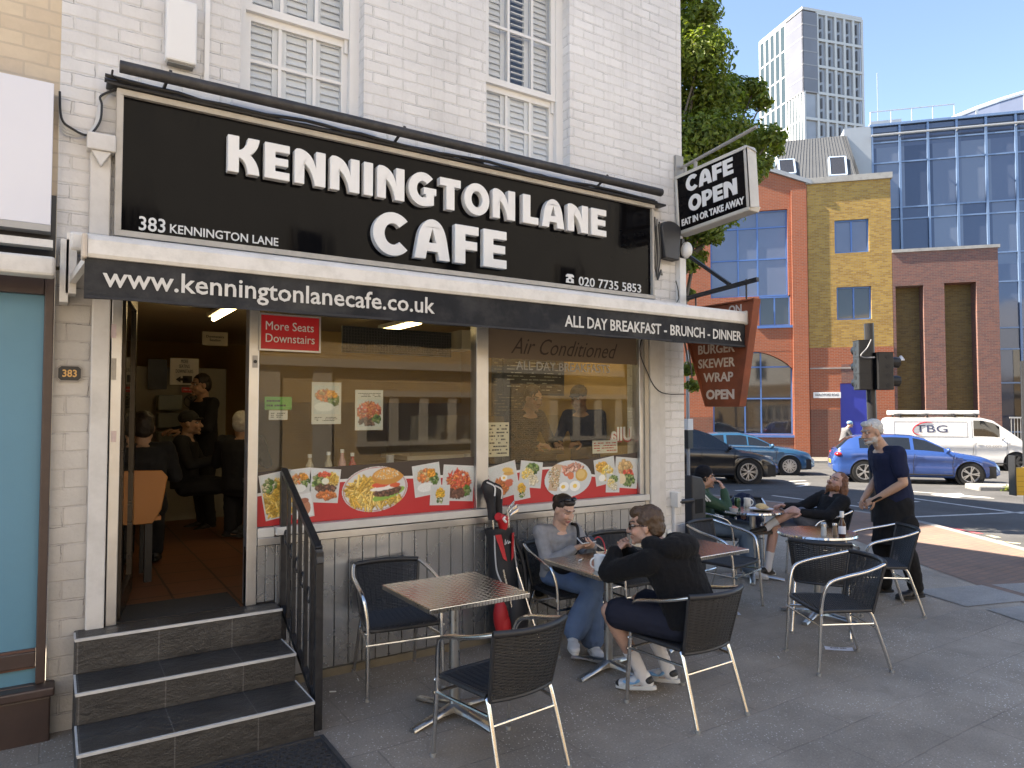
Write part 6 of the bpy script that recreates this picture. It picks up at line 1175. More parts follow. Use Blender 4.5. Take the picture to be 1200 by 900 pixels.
# ---------------------------------------------------------------- golf bag
gx, gy = 2.93, 4.55; gbg = thing('golf_bag', 'black and red golf bag of clubs leaning on the metal cladding', 'golf bag', (gx, gy, 0)); lean = Mx.Translation((gx, gy, 0)) @ Mx.Rotation(-.1, 4, 'X') @ Mx.Rotation(-.03, 4, 'Y')
def T_(mb): mb.v = [tuple(lean @ V(p)) for p in mb.v]; return mb
GBK = M('bag_nylon', (.014, .014, .017), .6, 0, .3, 10, .25, 120); GRD = M('bag_red', (.5, .02, .025), .55, 0, .1, 8, .2, 120)
m_ = MB(); m_.lathe([(.12, 0), (.13, .02), (.128, .3), (.105, .6), (.1, .84), (.112, .87), (.112, .9), (.098, .9), (.09, .8)], n=22, capped=False); T_(m_).build('body', GBK, gbg, smooth=40)
m_ = MB(); m_.ell((-.085, -.075, .25), (.06, .06, .14)); m_.ell((-.07, -.09, .2), (.055, .05, .09)); T_(m_).build('pocket', GRD, gbg, smooth=True)
m_ = MB(); m_.ell((.04, -.11, .25), (.085, .07, .2)); T_(m_).build('side_pocket', GBK, gbg, smooth=True)
m_ = MB()
for s in (-1, 1): m_.prism([V((s * .02, -.11, .66)), V((s * .05, -.104, .86)), V((s * .085, -.075, .86)), V((s * .045, -.103, .68))], (0, -.006, 0))
T_(m_).build('red_panel', GRD, gbg)
m_ = MB(); m_.tube([(-.02, -.104, .78), (-.015, -.105, .82), (-.005, -.106, .785), (.005, -.106, .81), (.012, -.106, .785), (.022, -.105, .80), (.03, -.103, .79)], .004, 5); T_(m_).build('emblem', WTR, gbg)
m_ = MB(); m_.tube(crv([(-.08, -.06, .86), (-.09, -.07, .6), (-.05, -.11, .46)], 6), .006, 6); m_.tube(crv([(.085, -.06, .86), (.09, -.07, .6), (.1, -.11, .36), (.12, -.12, .08)], 6), .006, 6); T_(m_).build('piping', M('pale_piping', (.45, .45, .46), .5), gbg, smooth=True)
m_ = MB(); m_.tube(crv([(.12, -.02, .82), (.17, -.05, .6), (.16, -.06, .35), (.13, -.03, .2)], 6), .016, 6); T_(m_).build('strap', GBK, gbg, smooth=True)
m_ = MB(); m_.tube([(.07, -.1, .6), (.13, -.26, .02)], .007, 6); m_.tube([(-.05, -.1, .6), (-.02, -.14, .3)], .007, 6); T_(m_).build('stand_leg', STEEL(), gbg)
def club(x, y, h, kind, label, ang):
    t_ = thing('golf_club', label, 'golf club', tuple(lean @ V((x, y, .7)))); m_ = MB(); m_.tube([(x, y, .4), (x * 1.3, y, h)], .0055, 6); T_(m_).build('shaft', STEEL(), t_); m_ = MB(); top = V((x * 1.3, y, h))
    if kind == 'cover':
        m_.tube([top + V((0, 0, -.2)), top + V((0, 0, -.08)), top + V((-.01, -.01, .0)), top + V((-.03, -.02, .06)), top + V((-.05, -.03, .09))], [.03, .034, .05, .058, .03], 12); T_(m_).build('head_cover', GBK, t_, smooth=True); m_ = MB(); m_.tube(crv([top + V((-.06, -.06, .09)), top + V((-.0, -.072, .05)), top + V((.0, -.06, -.02))], 4), .006, 5); T_(m_).build('stripe', WTR, t_)
    elif kind == 'red': m_.tube([top + V((0, 0, -.14)), top + V((-.02, -.03, -.03)), top + V((-.08, -.06, .0))], [.025, .045, .03], 10); T_(m_).build('head_cover', GRD, t_, smooth=True); m_ = MB(); m_.tube([top + V((-.02, -.075, -.05)), top + V((-.05, -.08, -.02)), top + V((-.03, -.085, -.01))], .01, 6); T_(m_).build('stripe', WTR, t_)
    else:
        d = V((math.cos(ang), math.sin(ang), .25)); m_.prism([top, top + d * .075 + V((0, 0, .012)), top + d * .08 + V((0, 0, .045)), top + d * .02 + V((0, 0, .022))], (0, -.012, 0)); T_(m_).build('head', TUBEM, t_, bevel=.004)
club(-.05, -.02, 1.17, 'cover', 'driver under a black cover with a white stripe in the golf bag', 0); club(.02, .03, 1.14, 'cover', 'wood under a plain black cover behind the red one in the golf bag', 0); club(.0, -.07, 1.0, 'red', 'club under a red and white cover at the front of the golf bag', 0)
for i in range(5): club(.05 + .012 * i, -.05 + .03 * i, .98 + .025 * (i % 3), 'iron', ['bare silver iron at the front edge of the golf bag', 'silver iron second from the front in the golf bag', 'silver iron in the middle of the golf bag', 'silver iron toward the back of the golf bag', 'silver iron rearmost in the golf bag'][i], -.6 + .4 * i)
# ---------------------------------------------------------------- signals
q = AT(1026, 600, 11.8); q.z = gz(q.x, q.y); ts = thing('traffic_light', 'black traffic light pole with two signal heads seen from behind', 'traffic light', q)
tpv = AT(1018, 379, 11.8); tdir = (tpv - q); m_ = MB(); m_.tube([q, q + tdir], .075, 14); m_.build('pole', BLACKM(), ts, smooth=40)
SGN = M('signal_black', (.009, .009, .010), .5, 0, .2, 10, .1)
def sig_head(par, pxa, pya, pxb, pyb, ang, n, dt, visor=True):
    ca, cb_ = AT((pxa + pxb) / 2, pyb, 11.8 + dt), AT((pxa + pxb) / 2, pya, 11.8 + dt); R = Mx.Translation(ca) @ Mx.Rotation(ang, 4, 'Z'); hgt = cb_.z - ca.z; m_ = MB(); m_.box(-.13, -.1, 0, .13, .1, hgt, R); hd = m_.build('signal_head', SGN, par, bevel=.012)
    m_ = MB(); k = n
    for i in range(k):
        z = hgt * (i + .5) / k
        m_.tube([R @ V((.125, 0, z)), R @ V((.26, 0, z - .01))], .09, 14, caps=False)
    m_.build('visor', SGN, hd, world=False); m_ = MB()
    for i in range(k * 2):
        z = hgt * (i + .5) / k / 2
        for s in (-1, 1): m_.lathe([(.04, 0), (.04, .003)], R @ V((.03, s * .1005, z)), 12, R.to_3x3() @ V((0, s, 0)))
    for i in range(k): m_.box(-.131, -.104, hgt * (i + 1) / k - .008, .131, .104, hgt * (i + 1) / k + .002, R)
    m_.build('cover_plate', M('signal_dark_detail', (.008, .008, .008), .6), hd, world=False)
    m_ = MB()
    for i in range(k): z = hgt * (i + .5) / k; m_.lathe([(.085, 0), (.085, .004)], R @ V((.131, 0, z)), 14, R.to_3x3() @ V((1, 0, 0)))
    m_.build('lens', M('unlit_lens', (.04, .03, .02), .2), hd, world=False)
sig_head(ts, 1001, 399, 1021, 457, .9, 3, -.05); sig_head(ts, 1025, 413, 1045, 457, -.55, 2, -.15)
m_ = MB(); P = [AT(1021, 398, 11.6), AT(1016, 408, 11.6), AT(1009, 416, 11.55), AT(1013, 419, 11.55), AT(1025, 419, 11.55)]; m_.tube(crv(P, 5), .012, 6); m_.build('cable', M('grey_cable2', (.15, .15, .16), .5), ts, smooth=True)
q = AT(1207, 600, 8.3); q.z = gz(q.x, q.y); pbx = thing('crossing_box', 'yellow pedestrian crossing box on a black pole by the kerb', 'crossing box', q); m_ = MB(); m_.tube([q, q + V((0, 0, 2.4))], .057, 14); m_.build('pole', BLACKM(), pbx, smooth=40)
a, b = AT(1195, 580, 8.2), AT(1195, 548, 8.2); R = Mx.Translation(a) @ Mx.Rotation(-.6, 4, 'Z'); m_ = MB(); m_.box(-.07, -.055, 0, .1, .055, b.z - a.z, R); m_.build('housing', M('signal_yellow', (.55, .33, .03), .45, 0, .08, 8), pbx, bevel=.008); m_ = MB(); m_.box(-.085, -.058, -.005, -.071, .058, b.z - a.z + .14, R); m_.build('face_plate', BLACKM(), pbx, bevel=.003)
m_ = MB()
for i in range(4): m_.box(-.06, -.057, .04 + i * .06, .09, -.0552, .045 + i * .06, R)
m_.build('groove', M('dark_yellow', (.3, .17, .02), .6), pbx)
isl = thing('traffic_island', 'low kerbed traffic island with weeds on the far side of the road', 'traffic island', onroad(1175, 572)); q = onroad(1175, 574); tq_ = FE; m_ = MB(); Ri = Mx.Translation(q) @ Mx.Rotation(FRZ + .1, 4, 'Z'); m_.box(-.75, -.4, -.05, 3.0, .4, .13, Ri); m_.build('kerb_block', _m['granite_kerb'], isl, bevel=.04)
lm2, lc2 = MB(), []; leaf_cloud(lm2, lc2, Ri @ V((-.1, -.42, .08)), .14, 120, .03, rt, .5); leaf_cloud(lm2, lc2, Ri @ V((.15, -.43, .06)), .12, 80, .03, rt, .5); o_ = lm2.build('weeds', LEAF, fix=False); vcol(o_, np.array(lc2) * .9); tag(o_, 'scrubby green weeds growing against the traffic island kerb', 'weeds', kind='stuff')
# ================================================================ PEOPLE
_tex = {}
def clouds(scale, depth=2):
    k = (scale, depth)
    if k not in _tex: t = bpy.data.textures.new('fold_noise', 'CLOUDS'); t.noise_scale = scale; t.noise_depth = depth; _tex[k] = t
    return _tex[k]
def blob(mb, voxel=.007, smooth=3, disp=(), fac=.5):
    """overlapping closed shapes fused into one continuous skin"""
    me = mb.mesh('tmp'); bm = bmesh.new(); bm.from_mesh(me); bmesh.ops.remove_doubles(bm, verts=bm.verts, dist=1e-6); bmesh.ops.recalc_face_normals(bm, faces=bm.faces); bm.to_mesh(me); bm.free()
    o = bpy.data.objects.new('tmp', me); COL.objects.link(o); r = o.modifiers.new('r', 'REMESH'); r.mode = 'VOXEL'; r.voxel_size = voxel
    if smooth: s = o.modifiers.new('s', 'SMOOTH'); s.iterations = smooth; s.factor = fac
    for st, sc_ in disp: d = o.modifiers.new('d', 'DISPLACE'); d.texture = clouds(sc_); d.strength = st; d.mid_level = .5; d.texture_coords = 'LOCAL'
    dg = bpy.context.evaluated_depsgraph_get(); dg.update(); m2 = bpy.data.meshes.new_from_object(o.evaluated_get(dg)); bpy.data.objects.remove(o); bpy.data.meshes.remove(me); return m2
def put(me, name, mat, par):
    me.name = name; o = bpy.data.objects.new(name, me); COL.objects.link(o); me.materials.clear(); me.materials.append(mat); me.polygons.foreach_set('use_smooth', [True] * len(me.polygons)); o.parent = par; return o
def cone(mb, p, q, r0, r1):
    p, q = V(p), V(q); mb.tube([p, q], [r0, r1], 14); mb.ell(p, r0, None, 14, 8); mb.ell(q, r1, None, 14, 8)
def chain(mb, pts, rs):
    for i in range(len(pts) - 1): cone(mb, pts[i], pts[i + 1], rs[i], rs[i + 1])
def loft(mb, rings, n=20):
    rows = [[V(c) + V(a) * math.cos(2 * math.pi * j / n) + V(b) * math.sin(2 * math.pi * j / n) for j in range(n)] for c, a, b in rings]
    k = len(mb.v); mb.grid(rows, True); mb.add(rows[0], [tuple(range(n))[::-1]]); mb.add(rows[-1], [tuple(range(n))])
class Man: pass
def torso_rings(J, infl=0, lo=0.0, hi=1.0, k=1.0, belly=0):
    P, Cc, Nk = J['pel'], J['chest'], J['nk']; lp = unit(J['hipL'] - J['hipR']); ls = unit(J['shL'] - J['shR']); out = []
    W = ((-.05, .155, .118), (.0, .165, .122), (.22, .15 , .112 + belly), (.45, .152, .112 + belly * .5), (.68, .168, .115), (.84, .178, .104), (.93, .15, .088), (1.0, .085, .068))
    shw = (J['shL'] - J['shR']).length / 2
    for t, w_, d_ in W:
        if t < lo or t > hi: continue
        if t < .6: u = t / .6; c = P.lerp(Cc, u)
        else: u = (t - .6) / .4; c = Cc.lerp(Nk, u)
        a = lp.lerp(ls, max(0, min(1, t))).normalized(); ax = unit((Cc - P) if t < .4 else (Nk - P) if t < .7 else (Nk - Cc)); b = ax.cross(a).normalized(); w2 = w_ * k * (shw / .18 if t > .6 else 1)
        out.append((c, a * (w2 + infl), b * (d_ * k + infl)))
    return out
def hand(mb, J, s, skin_fingers, curl=.6, k=1.0):
    w_ = J['wr' + s]; d = unit(J['hd' + s]); n = unit(J['pn' + s]); n = (n - d * n.dot(d)).normalized(); sd = d.cross(n)      # n: palm normal
    if s == 'L': sd = -sd
    sd = -sd                                                # towards the thumb
    pc = w_ + d * .05 * k; loft(mb, [(w_ - d * .01, sd * .026 * k, n * .019 * k), (w_ + d * .03 * k, sd * .036 * k, n * .016 * k), (w_ + d * .075 * k, sd * .041 * k, n * .015 * k), (w_ + d * .09 * k, sd * .037 * k, n * .011 * k)], 14)
    for i, (off, ln) in enumerate(((.030, .072), (.010, .080), (-.011, .074), (-.030, .058))):
        p = w_ + d * .08 * k + sd * off * k; dd = V(d); pts = [w_ + d * .05 * k + sd * off * .9 * k, p]; c_ = curl * (1 + .12 * i)
        for f_, seg in ((.45, .45), (.9, .32), (.6, .23)):
            dd = (Mx.Rotation(-c_ * f_, 3, sd) @ dd) if (Mx.Rotation(-c_ * f_, 3, sd) @ dd).dot(n) > (Mx.Rotation(c_ * f_, 3, sd) @ dd).dot(n) else (Mx.Rotation(c_ * f_, 3, sd) @ dd)
            p = p + dd * ln * seg * k; pts.append(p)
        skin_fingers.tube(pts, [.0085 * k, .0088 * k, .0082 * k, .0074 * k, .0055 * k], 8)
    t0 = w_ + d * .02 * k + sd * .028 * k; t1 = t0 + (d * .6 + sd * .75 + n * .35).normalized() * .04 * k; t2 = t1 + (d * .85 + sd * .2 + n * .5).normalized() * .03 * k; t3 = t2 + (d * .9 - sd * .1 + n * .5).normalized() * .024 * k
    skin_fingers.tube([w_ + d * .012 * k + sd * .01 * k, t0, t1, t2, t3], [.013 * k, .013 * k, .0105 * k, .0095 * k, .006 * k], 8)
def axes(J):
    f = unit(J['look']); u = V(J.get('hup', (0, 0, 1))); u = (u - f * u.dot(f)).normalized(); return f, u, u.cross(f)
def head(mb, J, k=1.0, fem=False):
    f, u, l = axes(J); h = J['head']; R = Mx((l, f, u)).transposed(); Q = lambda a, b, c: h + (l * a + f * b + u * c) * k
    E = lambda a, b, c, r: mb.ell(Q(a, b, c), tuple(x * k for x in r), R, 18, 12)
    E(0, -.012, .03, (.074, .093, .086)); E(0, .025, -.03, (.062, .066, .082)); g = .82 if fem else 1; E(0, .045, -.078, (.042 * g, .038, .03)); E(0, .078 if fem else .08, .028, (.05, .014 if fem else .018, .014)); E(0, .083, -.098, (.018 * g, .016, .016))
    for s in (-1, 1): E(s * .036, .068, -.03, (.024, .022, .024)); E(s * .075, -.008, -.012, (.009, .02, .031)); E(s * .052 * g, .0, -.065, (.016, .04, .03 * g))
    cone(mb, Q(0, .088, .015), Q(0, .112, -.028), .008 * k, .0125 * k); E(0, .097, -.03, (.018, .014, .009)); E(0, .09, -.058, (.025, .013, .006)); E(0, .088, -.069, (.022, .013, .007))
    cone(mb, Q(0, -.02, -.06), J['nk'] + (J['chest'] - J['nk']) * .1, .054 * k, .062 * k); return Q
def person(loc, rz, label, J, fem=False, skin=(.42, .25, .18), shoe=None, arm_k=1, leg_k=1, body_k=1, hk=1.0, curls=(.6, .6), lips=(.31, .16, .12), stubble=None, brow=(.06, .04, .03), fingers=True):
    J = {k: V(v) for k, v in J.items()}; P = thing('person', label, 'person', loc, rz); mb = MB(); fg = MB()
    loft(mb, torso_rings(J, -.008, k=body_k))
    Q = head(mb, J, hk, fem)
    for s in 'LR':
        sh, el, wr = J['sh' + s], J['el' + s], J['wr' + s]; chain(mb, [sh, sh.lerp(el, .4), el, el.lerp(wr, .3), wr], [x * arm_k for x in (.052, .046, .038, .039, .027)])
        hi, kn, an, to = J['hip' + s], J['kn' + s], J['an' + s], J['toe' + s]; chain(mb, [hi, hi.lerp(kn, .5), kn, kn.lerp(an, .3), an], [x * leg_k for x in (.082, .07, .052, .054, .034)]); chain(mb, [an + V((0, 0, -.03)), an.lerp(to, .5) + V((0, 0, -.03)), an.lerp(to, .78)], [.032, .028, .018])
        hand(mb, J, s, fg, curls[0 if s == 'L' else 1], 1.0 if hk >= 1 else .94)
        cone(mb, wr, wr + unit(J['hd' + s]) * .03, .027 * arm_k, .026 * arm_k)
    me = blob(mb, .0065, 3)
    f, u, l = axes(J); co = np.empty(len(me.vertices) * 3); me.vertices.foreach_get('co', co); co = co.reshape(-1, 3); r_ = (co - np.array(J['head'])) / hk; hx, hy, hz = r_ @ np.array(l), r_ @ np.array(f), r_ @ np.array(u)
    for s in (-1, 1):
        d2 = ((hx - s * .031) / .019) ** 2 + ((hz - .008) / .011) ** 2; wgt = np.where(hy > .03, np.exp(-d2), 0); co -= np.outer(wgt * (.006 if fem else .011), np.array(f))
    me.vertices.foreach_set('co', co.ravel()); me.update()
    rs = np.random.RandomState(1); col = np.ones((len(co), 3)) * np.array(skin) * (1 + .04 * rs.randn(len(co), 1)); m = (hy > .03)
    chk = m & (((abs(hx) - .038) / .022) ** 2 + ((hz + .025) / .02) ** 2 < 1); col[chk] *= np.array([1.03, .94, .93])
    if stubble: st_ = (hy > .0) & (hz < -.035) & (hz > -.14) & (abs(hx) < .075); col[st_] = col[st_] * .55 + np.array(stubble) * .45
    lm_ = m & ((hx / .027) ** 2 + ((hz + .063) / .0105) ** 2 < 1) & (hy > .075); col[lm_] = lips
    for s in (-1, 1):
        b_ = m & (((hx - s * .032) / .022) ** 2 + ((hz - .033) / (.0042 if fem else .006)) ** 2 < 1); col[b_] = brow
        e_ = m & (((hx - s * .031) / .017) ** 2 + ((hz - (.002 if fem else .007)) / (.004 if fem else .0075)) ** 2 < 1); col[e_] = (.09, .055, .05) if fem else (.1, .07, .06)
    nz = m & (((abs(hx) - .009) / .006) ** 2 + ((hz + .04) / .006) ** 2 < 1) & (hy > .085); col[nz] *= .5
    bo = put(me, 'body', VC('skin', .5, .1, 300, .35, .08), P)
    # fingers joined into the same body mesh
    bm = bmesh.new(); bm.from_mesh(me); n0 = len(bm.verts); vs = [bm.verts.new(p) for p in fg.v]
    for fc in fg.f:
        try: bm.faces.new([vs[i] for i in fc]).smooth = True
        except ValueError: pass
    bm.to_mesh(me); bm.free(); allc = np.vstack([col, np.ones((len(me.vertices) - len(col), 3)) * np.array(skin) * np.array([1.02, .96, .95])]); vcol(bo, allc)
    for s in (() if fem else (-1, 1)):
        e = MB(); e.ell(Q(s * .031, .0725, .008), .0108 * hk, None, 10, 8); ev = Q(s * .031, .0725, .008); o_ = e.build('eye', VC('eyeball', .15), P, world=False, smooth=True, fix=False)
        cc = np.array([((.03, .018, .012) if (V(v) - ev).normalized().dot(unit(f * 1 + u * (-.35 if J['look'].z < -.2 else 0))) > .86 else (.4, .37, .35)) for v in e.v]); vcol(o_, cc)
    P_ = Man(); P_.e = P; P_.J = J; P_.Q = Q; P_.R = Mx((l, f, u)).transposed(); P_.hk = hk; P_.body = bo; P_.ax = (f, u, l); return P_
def CLOTH(name, col, rough=.9, bs=220, bmp=.3, var=.12): return M(name, col, rough, 0, var, 12, bmp, bs, spec=.2)
def top(pp, mat, sleeve=1.0, infl=.014, name='top', lo=-.1, armr=(.064, .058, .05, .048, .04), disp=((.012, .12), (.01, .05)), body_k=1.0, belly=0, voxel=.008, hood=None, hi=.97):
    J = pp.J; mb = MB(); loft(mb, torso_rings(J, infl, lo, hi, body_k, belly))
    for s in 'LR':
        sh, el, wr = J['sh' + s], J['el' + s], J['wr' + s]
        if sleeve > .6: chain(mb, [sh, sh.lerp(el, .45), el, el.lerp(wr, .4), el.lerp(wr, sleeve)], armr)
        else: chain(mb, [sh, sh.lerp(el, sleeve * 1.3)], (armr[0], armr[1]))
        cone(mb, J['chest'].lerp(J['nk'], .72), sh, .07, armr[0] * .98)
    if hood: hood(mb, pp)
    return put(blob(mb, voxel, 3, disp), name, mat, pp.e)
def bottoms(pp, mat, frac=1.0, name='trousers', r=(.098, .086, .068, .066, .06), disp=((.012, .12), (.008, .05)), flare=0, body_k=1.0):
    J = pp.J; mb = MB(); loft(mb, torso_rings(J, .008, -.1, .3, body_k))
    P = J['pel'];
    for s in 'LR':
        hi, kn, an = J['hip' + s], J['kn' + s], J['an' + s]; cone(mb, P + V((0, 0, -.02)), hi, .1, r[0])
        if frac <= .5: chain(mb, [hi, hi.lerp(kn, .5), hi.lerp(kn, frac * 2)], (r[0], r[1], r[2] + .008))
        else: chain(mb, [hi, hi.lerp(kn, .5), kn, kn.lerp(an, .5), kn.lerp(an, (frac - .5) * 2)], (r[0], r[1], r[2], r[3] + flare * .5, r[4] + flare))
    return put(blob(mb, .008, 3, disp), name, mat, pp.e)
def shoes(pp, mat, sole_m, accent=None, k=1.0):
    for s in 'LR':
        an, to = pp.J['an' + s], pp.J['toe' + s]; d = to - an; ground = to.z; fd = unit(V((d.x, d.y, d.z + .07))); upv = V((0, 0, 1)); upv = (upv - fd * upv.dot(fd)).normalized(); sd = fd.cross(upv)
        heel = an - upv * .055 - fd * .045; R = Mx((sd, fd, upv)).transposed(); mb = MB()
        for y, z, r3 in ((.03, .02, (.036, .05, .04)), (.035, .05, (.034, .04, .045)), (.09, .025, (.038, .06, .034)), (.15, .012, (.044, .06, .03)), (.2, .006, (.04, .05, .024))): mb.ell(heel + fd * y * k + upv * z, tuple(x * k for x in r3), R)
        sh = put(blob(mb, .006, 2), 'shoe', mat, pp.e); m2 = MB(); out = []
        for t in range(24):
            a = 2 * math.pi * t / 24; yy = .11 + .145 * math.cos(a); ww = (.044 if yy > .1 else .038) * math.sin(a) * (1.0 if abs(math.cos(a)) < .8 else 1.15); out.append(heel + fd * yy * k + sd * ww * k - upv * .024)
        m2.prism(out, upv * .024); so_ = m2.build('sole', sole_m, sh, world=False, bevel=.004)
        if accent:
            m3 = MB()
            for sg_ in (-1, 1): m3.tube(crv([heel + fd * .05 + sd * sg_ * .040 + upv * .045, heel + fd * .1 + sd * sg_ * .043 + upv * .018, heel + fd * .17 + sd * sg_ * .046 + upv * .03], 5), [.008 + .003 * math.sin(i) for i in range(11)], 6)
            m3.build('shoe_panel', accent[0], sh, world=False, smooth=True); m3 = MB(); m3.ell(heel + fd * .215 * k + upv * .006, (.038, .034, .022), R); m3.ell(heel + fd * .01 + upv * .03, (.034, .03, .03), R); m3.build('toe_cap', accent[1], sh, world=False, smooth=True)
def socks(pp, mat, f0=.62, r=.043):
    for s in 'LR': kn, an = pp.J['kn' + s], pp.J['an' + s]; mb = MB(); chain(mb, [kn.lerp(an, f0), kn.lerp(an, .85), an + V((0, 0, -.02))], (r + .004, r - .002, r)); put(blob(mb, .006, 2, ((.004, .02),)), 'sock', mat, pp.e)
def hair(pp, parts, mat, name='hair', disp=((.016, .03), (.01, .012)), voxel=.006, sm=2):
    mb = MB()
    for p in parts:
        if not isinstance(p[0], list): c, r = p; mb.ell(pp.Q(*c), tuple(x * pp.hk for x in r), pp.R, 18, 12)
        else: chain(mb, [pp.Q(*q) for q in p[0]], p[1])
    return put(blob(mb, voxel, sm, disp), name, mat, pp.e)
def HAIRM(name, c): return M(name, c, .5, 0, .35, 60, .5, 160, spec=.35)
CAP = [((0, -.022, .042), (.083, .094, .088)), ((0, -.05, .0), (.08, .07, .09))]
def base_sit(): return dict(pel=(0, .09, .53), chest=(0, .11, .84), nk=(0, .08, 1.0), head=(0, .05, 1.14), look=(0, -1, 0), shL=(.17, .1, .97), shR=(-.17, .1, .97), hipL=(.09, .06, .52), hipR=(-.09, .06, .52), knL=(.11, -.36, .52), knR=(-.11, -.36, .52), anL=(.11, -.36, .1), anR=(-.11, -.36, .1), toeL=(.12, -.55, .02), toeR=(-.12, -.55, .02),
    elL=(.24, .0, .74), elR=(-.24, .0, .74), wrL=(.1, -.22, .78), wrR=(-.1, -.22, .78), hdL=(-.5, -.7, .1), hdR=(.5, -.7, .1), pnL=(-.2, .2, 1), pnR=(.2, .2, 1))
# ---- woman with phone
J = base_sit(); J.update(pel=(-.01, .06, .52), chest=(-.03, .06, .75), nk=(-.035, .02, .88), head=(-.04, -.045, 1.035), look=(.12, -.86, -.42), shL=(.135, .05, .85), shR=(-.195, .05, .86), elL=(.16, -.10, .64), elR=(-.20, -.05, .63), wrL=(.07, -.255, .775), wrR=(-.07, -.215, .765), hdL=(-.72, -.35, .25), hdR=(.85, -.45, .25), pnL=(-.3, .5, .8), pnR=(.2, .5, .8),
    knL=(.03, -.40, .60), anL=(-.215, -.37, .19), toeL=(-.31, -.52, .12), knR=(-.05, -.40, .50), anR=(-.02, -.36, .10), toeR=(-.09, -.56, .02))
wo = person((3.38, 4.43, 0), 0, 'woman in a grey jumper sitting by the wall, looking down at a phone', J, True, (.52, .33, .25), hk=.93, body_k=.88, arm_k=.85, leg_k=.92, curls=(.9, .9), lips=(.42, .14, .13))
GJ = CLOTH('grey_marl_knit', (.24, .24, .25), .95, 90, .9, .4); top(wo, GJ, .95, .016, 'jumper', disp=((.022, .14), (.012, .05)), body_k=.92, armr=(.06, .056, .05, .048, .036))
JN = M('blue_denim', (.085, .135, .24), .85, 0, .3, 7, .35, 260, .3, (.14, .2, .32), 5); bottoms(wo, JN, .95, 'jeans', (.088, .078, .066, .082, .085), flare=.008, body_k=.92)
shoes(wo, M('white_trainer', (.62, .61, .6), .6, 0, .08, 20, .2, 90), M('offwhite_sole', (.55, .54, .52), .6)); socks(wo, M('white_sock', (.66, .65, .66), .9, 0, .05, 30, .3, 90), .72, .038)
DKH = HAIRM('dark_brown_hair', (.022, .015, .011)); hair(wo, [((0, -.022, .046), (.0795, .092, .08)), ((0, -.05, .01), (.078, .06, .07)), ((0, .028, .085), (.06, .045, .03)), ((0, -.115, .03), (.035, .035, .038))], DKH, disp=((.005, .02),))
m_ = MB(); Q = wo.Q
for s in (-1, 1): m_.ell(Q(s * .034, .038, .117), (.028, .017, .010), wo.R @ Mx.Rotation(-.5, 3, 'X'))
m_.tube([Q(-.078, -.01, .07), Q(-.064, .03, .112), Q(-.012, .046, .122), Q(.012, .046, .122), Q(.064, .03, .112), Q(.078, -.01, .07)], .004, 6); m_.build('sunglasses', M('black_lens', (.01, .01, .012), .1), wo.e, world=False, smooth=True)
ph = thing('phone', 'white phone held in the hands of the woman in grey', 'phone', (3.38, 4.16, .83)); R = Mx.Translation((0, 0, 0)) @ Mx.Rotation(.12, 4, 'Z') @ Mx.Rotation(.55, 4, 'X'); m_ = MB(); m_.box(-.075, -.036, -.005, .075, .036, .004, R); m_.build('case', M('pale_case', (.6, .6, .6), .35), ph, world=False, bevel=.003); m_ = MB(); m_.box(-.07, -.032, .0045, .07, .032, .0055, R); m_.build('screen', M('phone_screen', (.03, .03, .035), .1), ph, world=False)
cs = thing('shoulder_bag', 'black crossbody bag on the lap of the woman in grey', 'bag', (3.38, 4.35, .6)); m_ = MB(); m_.ell((-.08, -.06, .03), (.14, .06, .07)); me = blob(m_, .008, 3, ((.01, .08),)); put(me, 'pouch', CLOTH('black_nylon', (.015, .015, .016), .6), cs)
m_ = MB(); m_.tube(crv([(.085, .1, .305), (.082, .03, .295), (.06, -.015, .22), (.03, -.04, .13), (-.03, -.05, .06)], 5), .013, 6); m_.build('strap', _m['black_nylon'], cs, world=False, smooth=True)
rl_ = thing('red_lead', 'thin red loop of cord beside the phone of the woman', 'cord', (3.5, 4.13, .75)); m_ = MB(); m_.tube(crv([(-.06, .03, .06), (-.01, .03, .09), (.03, .02, .06), (.035, .0, .0), (.02, -.02, -.01)], 5), .005, 6); m_.build('cord', M('red_cord', (.45, .03, .04), .6), rl_, world=False, smooth=True)
# ---- man in black fleece
J = base_sit(); J.update(pel=(.0, .08, .53), chest=(.05, -.01, .81), nk=(.11, -.10, .96), head=(.155, -.175, 1.085), look=(.62, -.75, -.12), shL=(.25, -.03, .90), shR=(-.08, -.14, .91), elL=(.335, -.31, .79), elR=(-.0, -.42, .79), wrL=(.27, -.33, .905), wrR=(.13, -.39, .90), hdL=(-.6, .05, .5), hdR=(.4, .2, .5), pnL=(-.8, .2, -.4), pnR=(.2, .9, -.3),
    hipL=(.1, .04, .52), hipR=(-.09, .04, .52), knL=(.32, -.33, .55), anL=(.09, -.27, .12), toeL=(.15, -.43, .022), knR=(-.03, -.44, .53), anR=(-.13, -.27, .12), toeR=(-.10, -.45, .022))
mb_ = person((3.26, 3.07, 0), math.pi, 'man in a black fleece and shorts sitting with his back to the camera', J, False, (.45, .27, .2), curls=(1.1, 1.0), arm_k=1.02)
def hood(mb, pp):
    n = pp.J['nk']; f, u, l = pp.ax
    mb.ell(n + V((-.03, .13, .015)), (.16, .09, .085)); mb.ell(n + V((-.11, .05, .035)), (.07, .09, .05)); mb.ell(n + V((.09, .04, .03)), (.07, .085, .05)); mb.ell(n + V((-.06, .15, -.07)), (.13, .06, .085)); mb.ell(n + V((-.13, .10, -.05)), (.07, .07, .08))
FLE = M('black_boucle_fleece', (.010, .010, .011), .95, 0, .6, 90, 1, 110, spec=.1); FLE.node_tree.nodes['Principled BSDF'].inputs['Sheen Weight'].default_value = .05; top(mb_, FLE, .97, .026, 'fleece', armr=(.08, .074, .068, .062, .05), disp=((.02, .13), (.009, .02)), hood=hood, body_k=1.08)
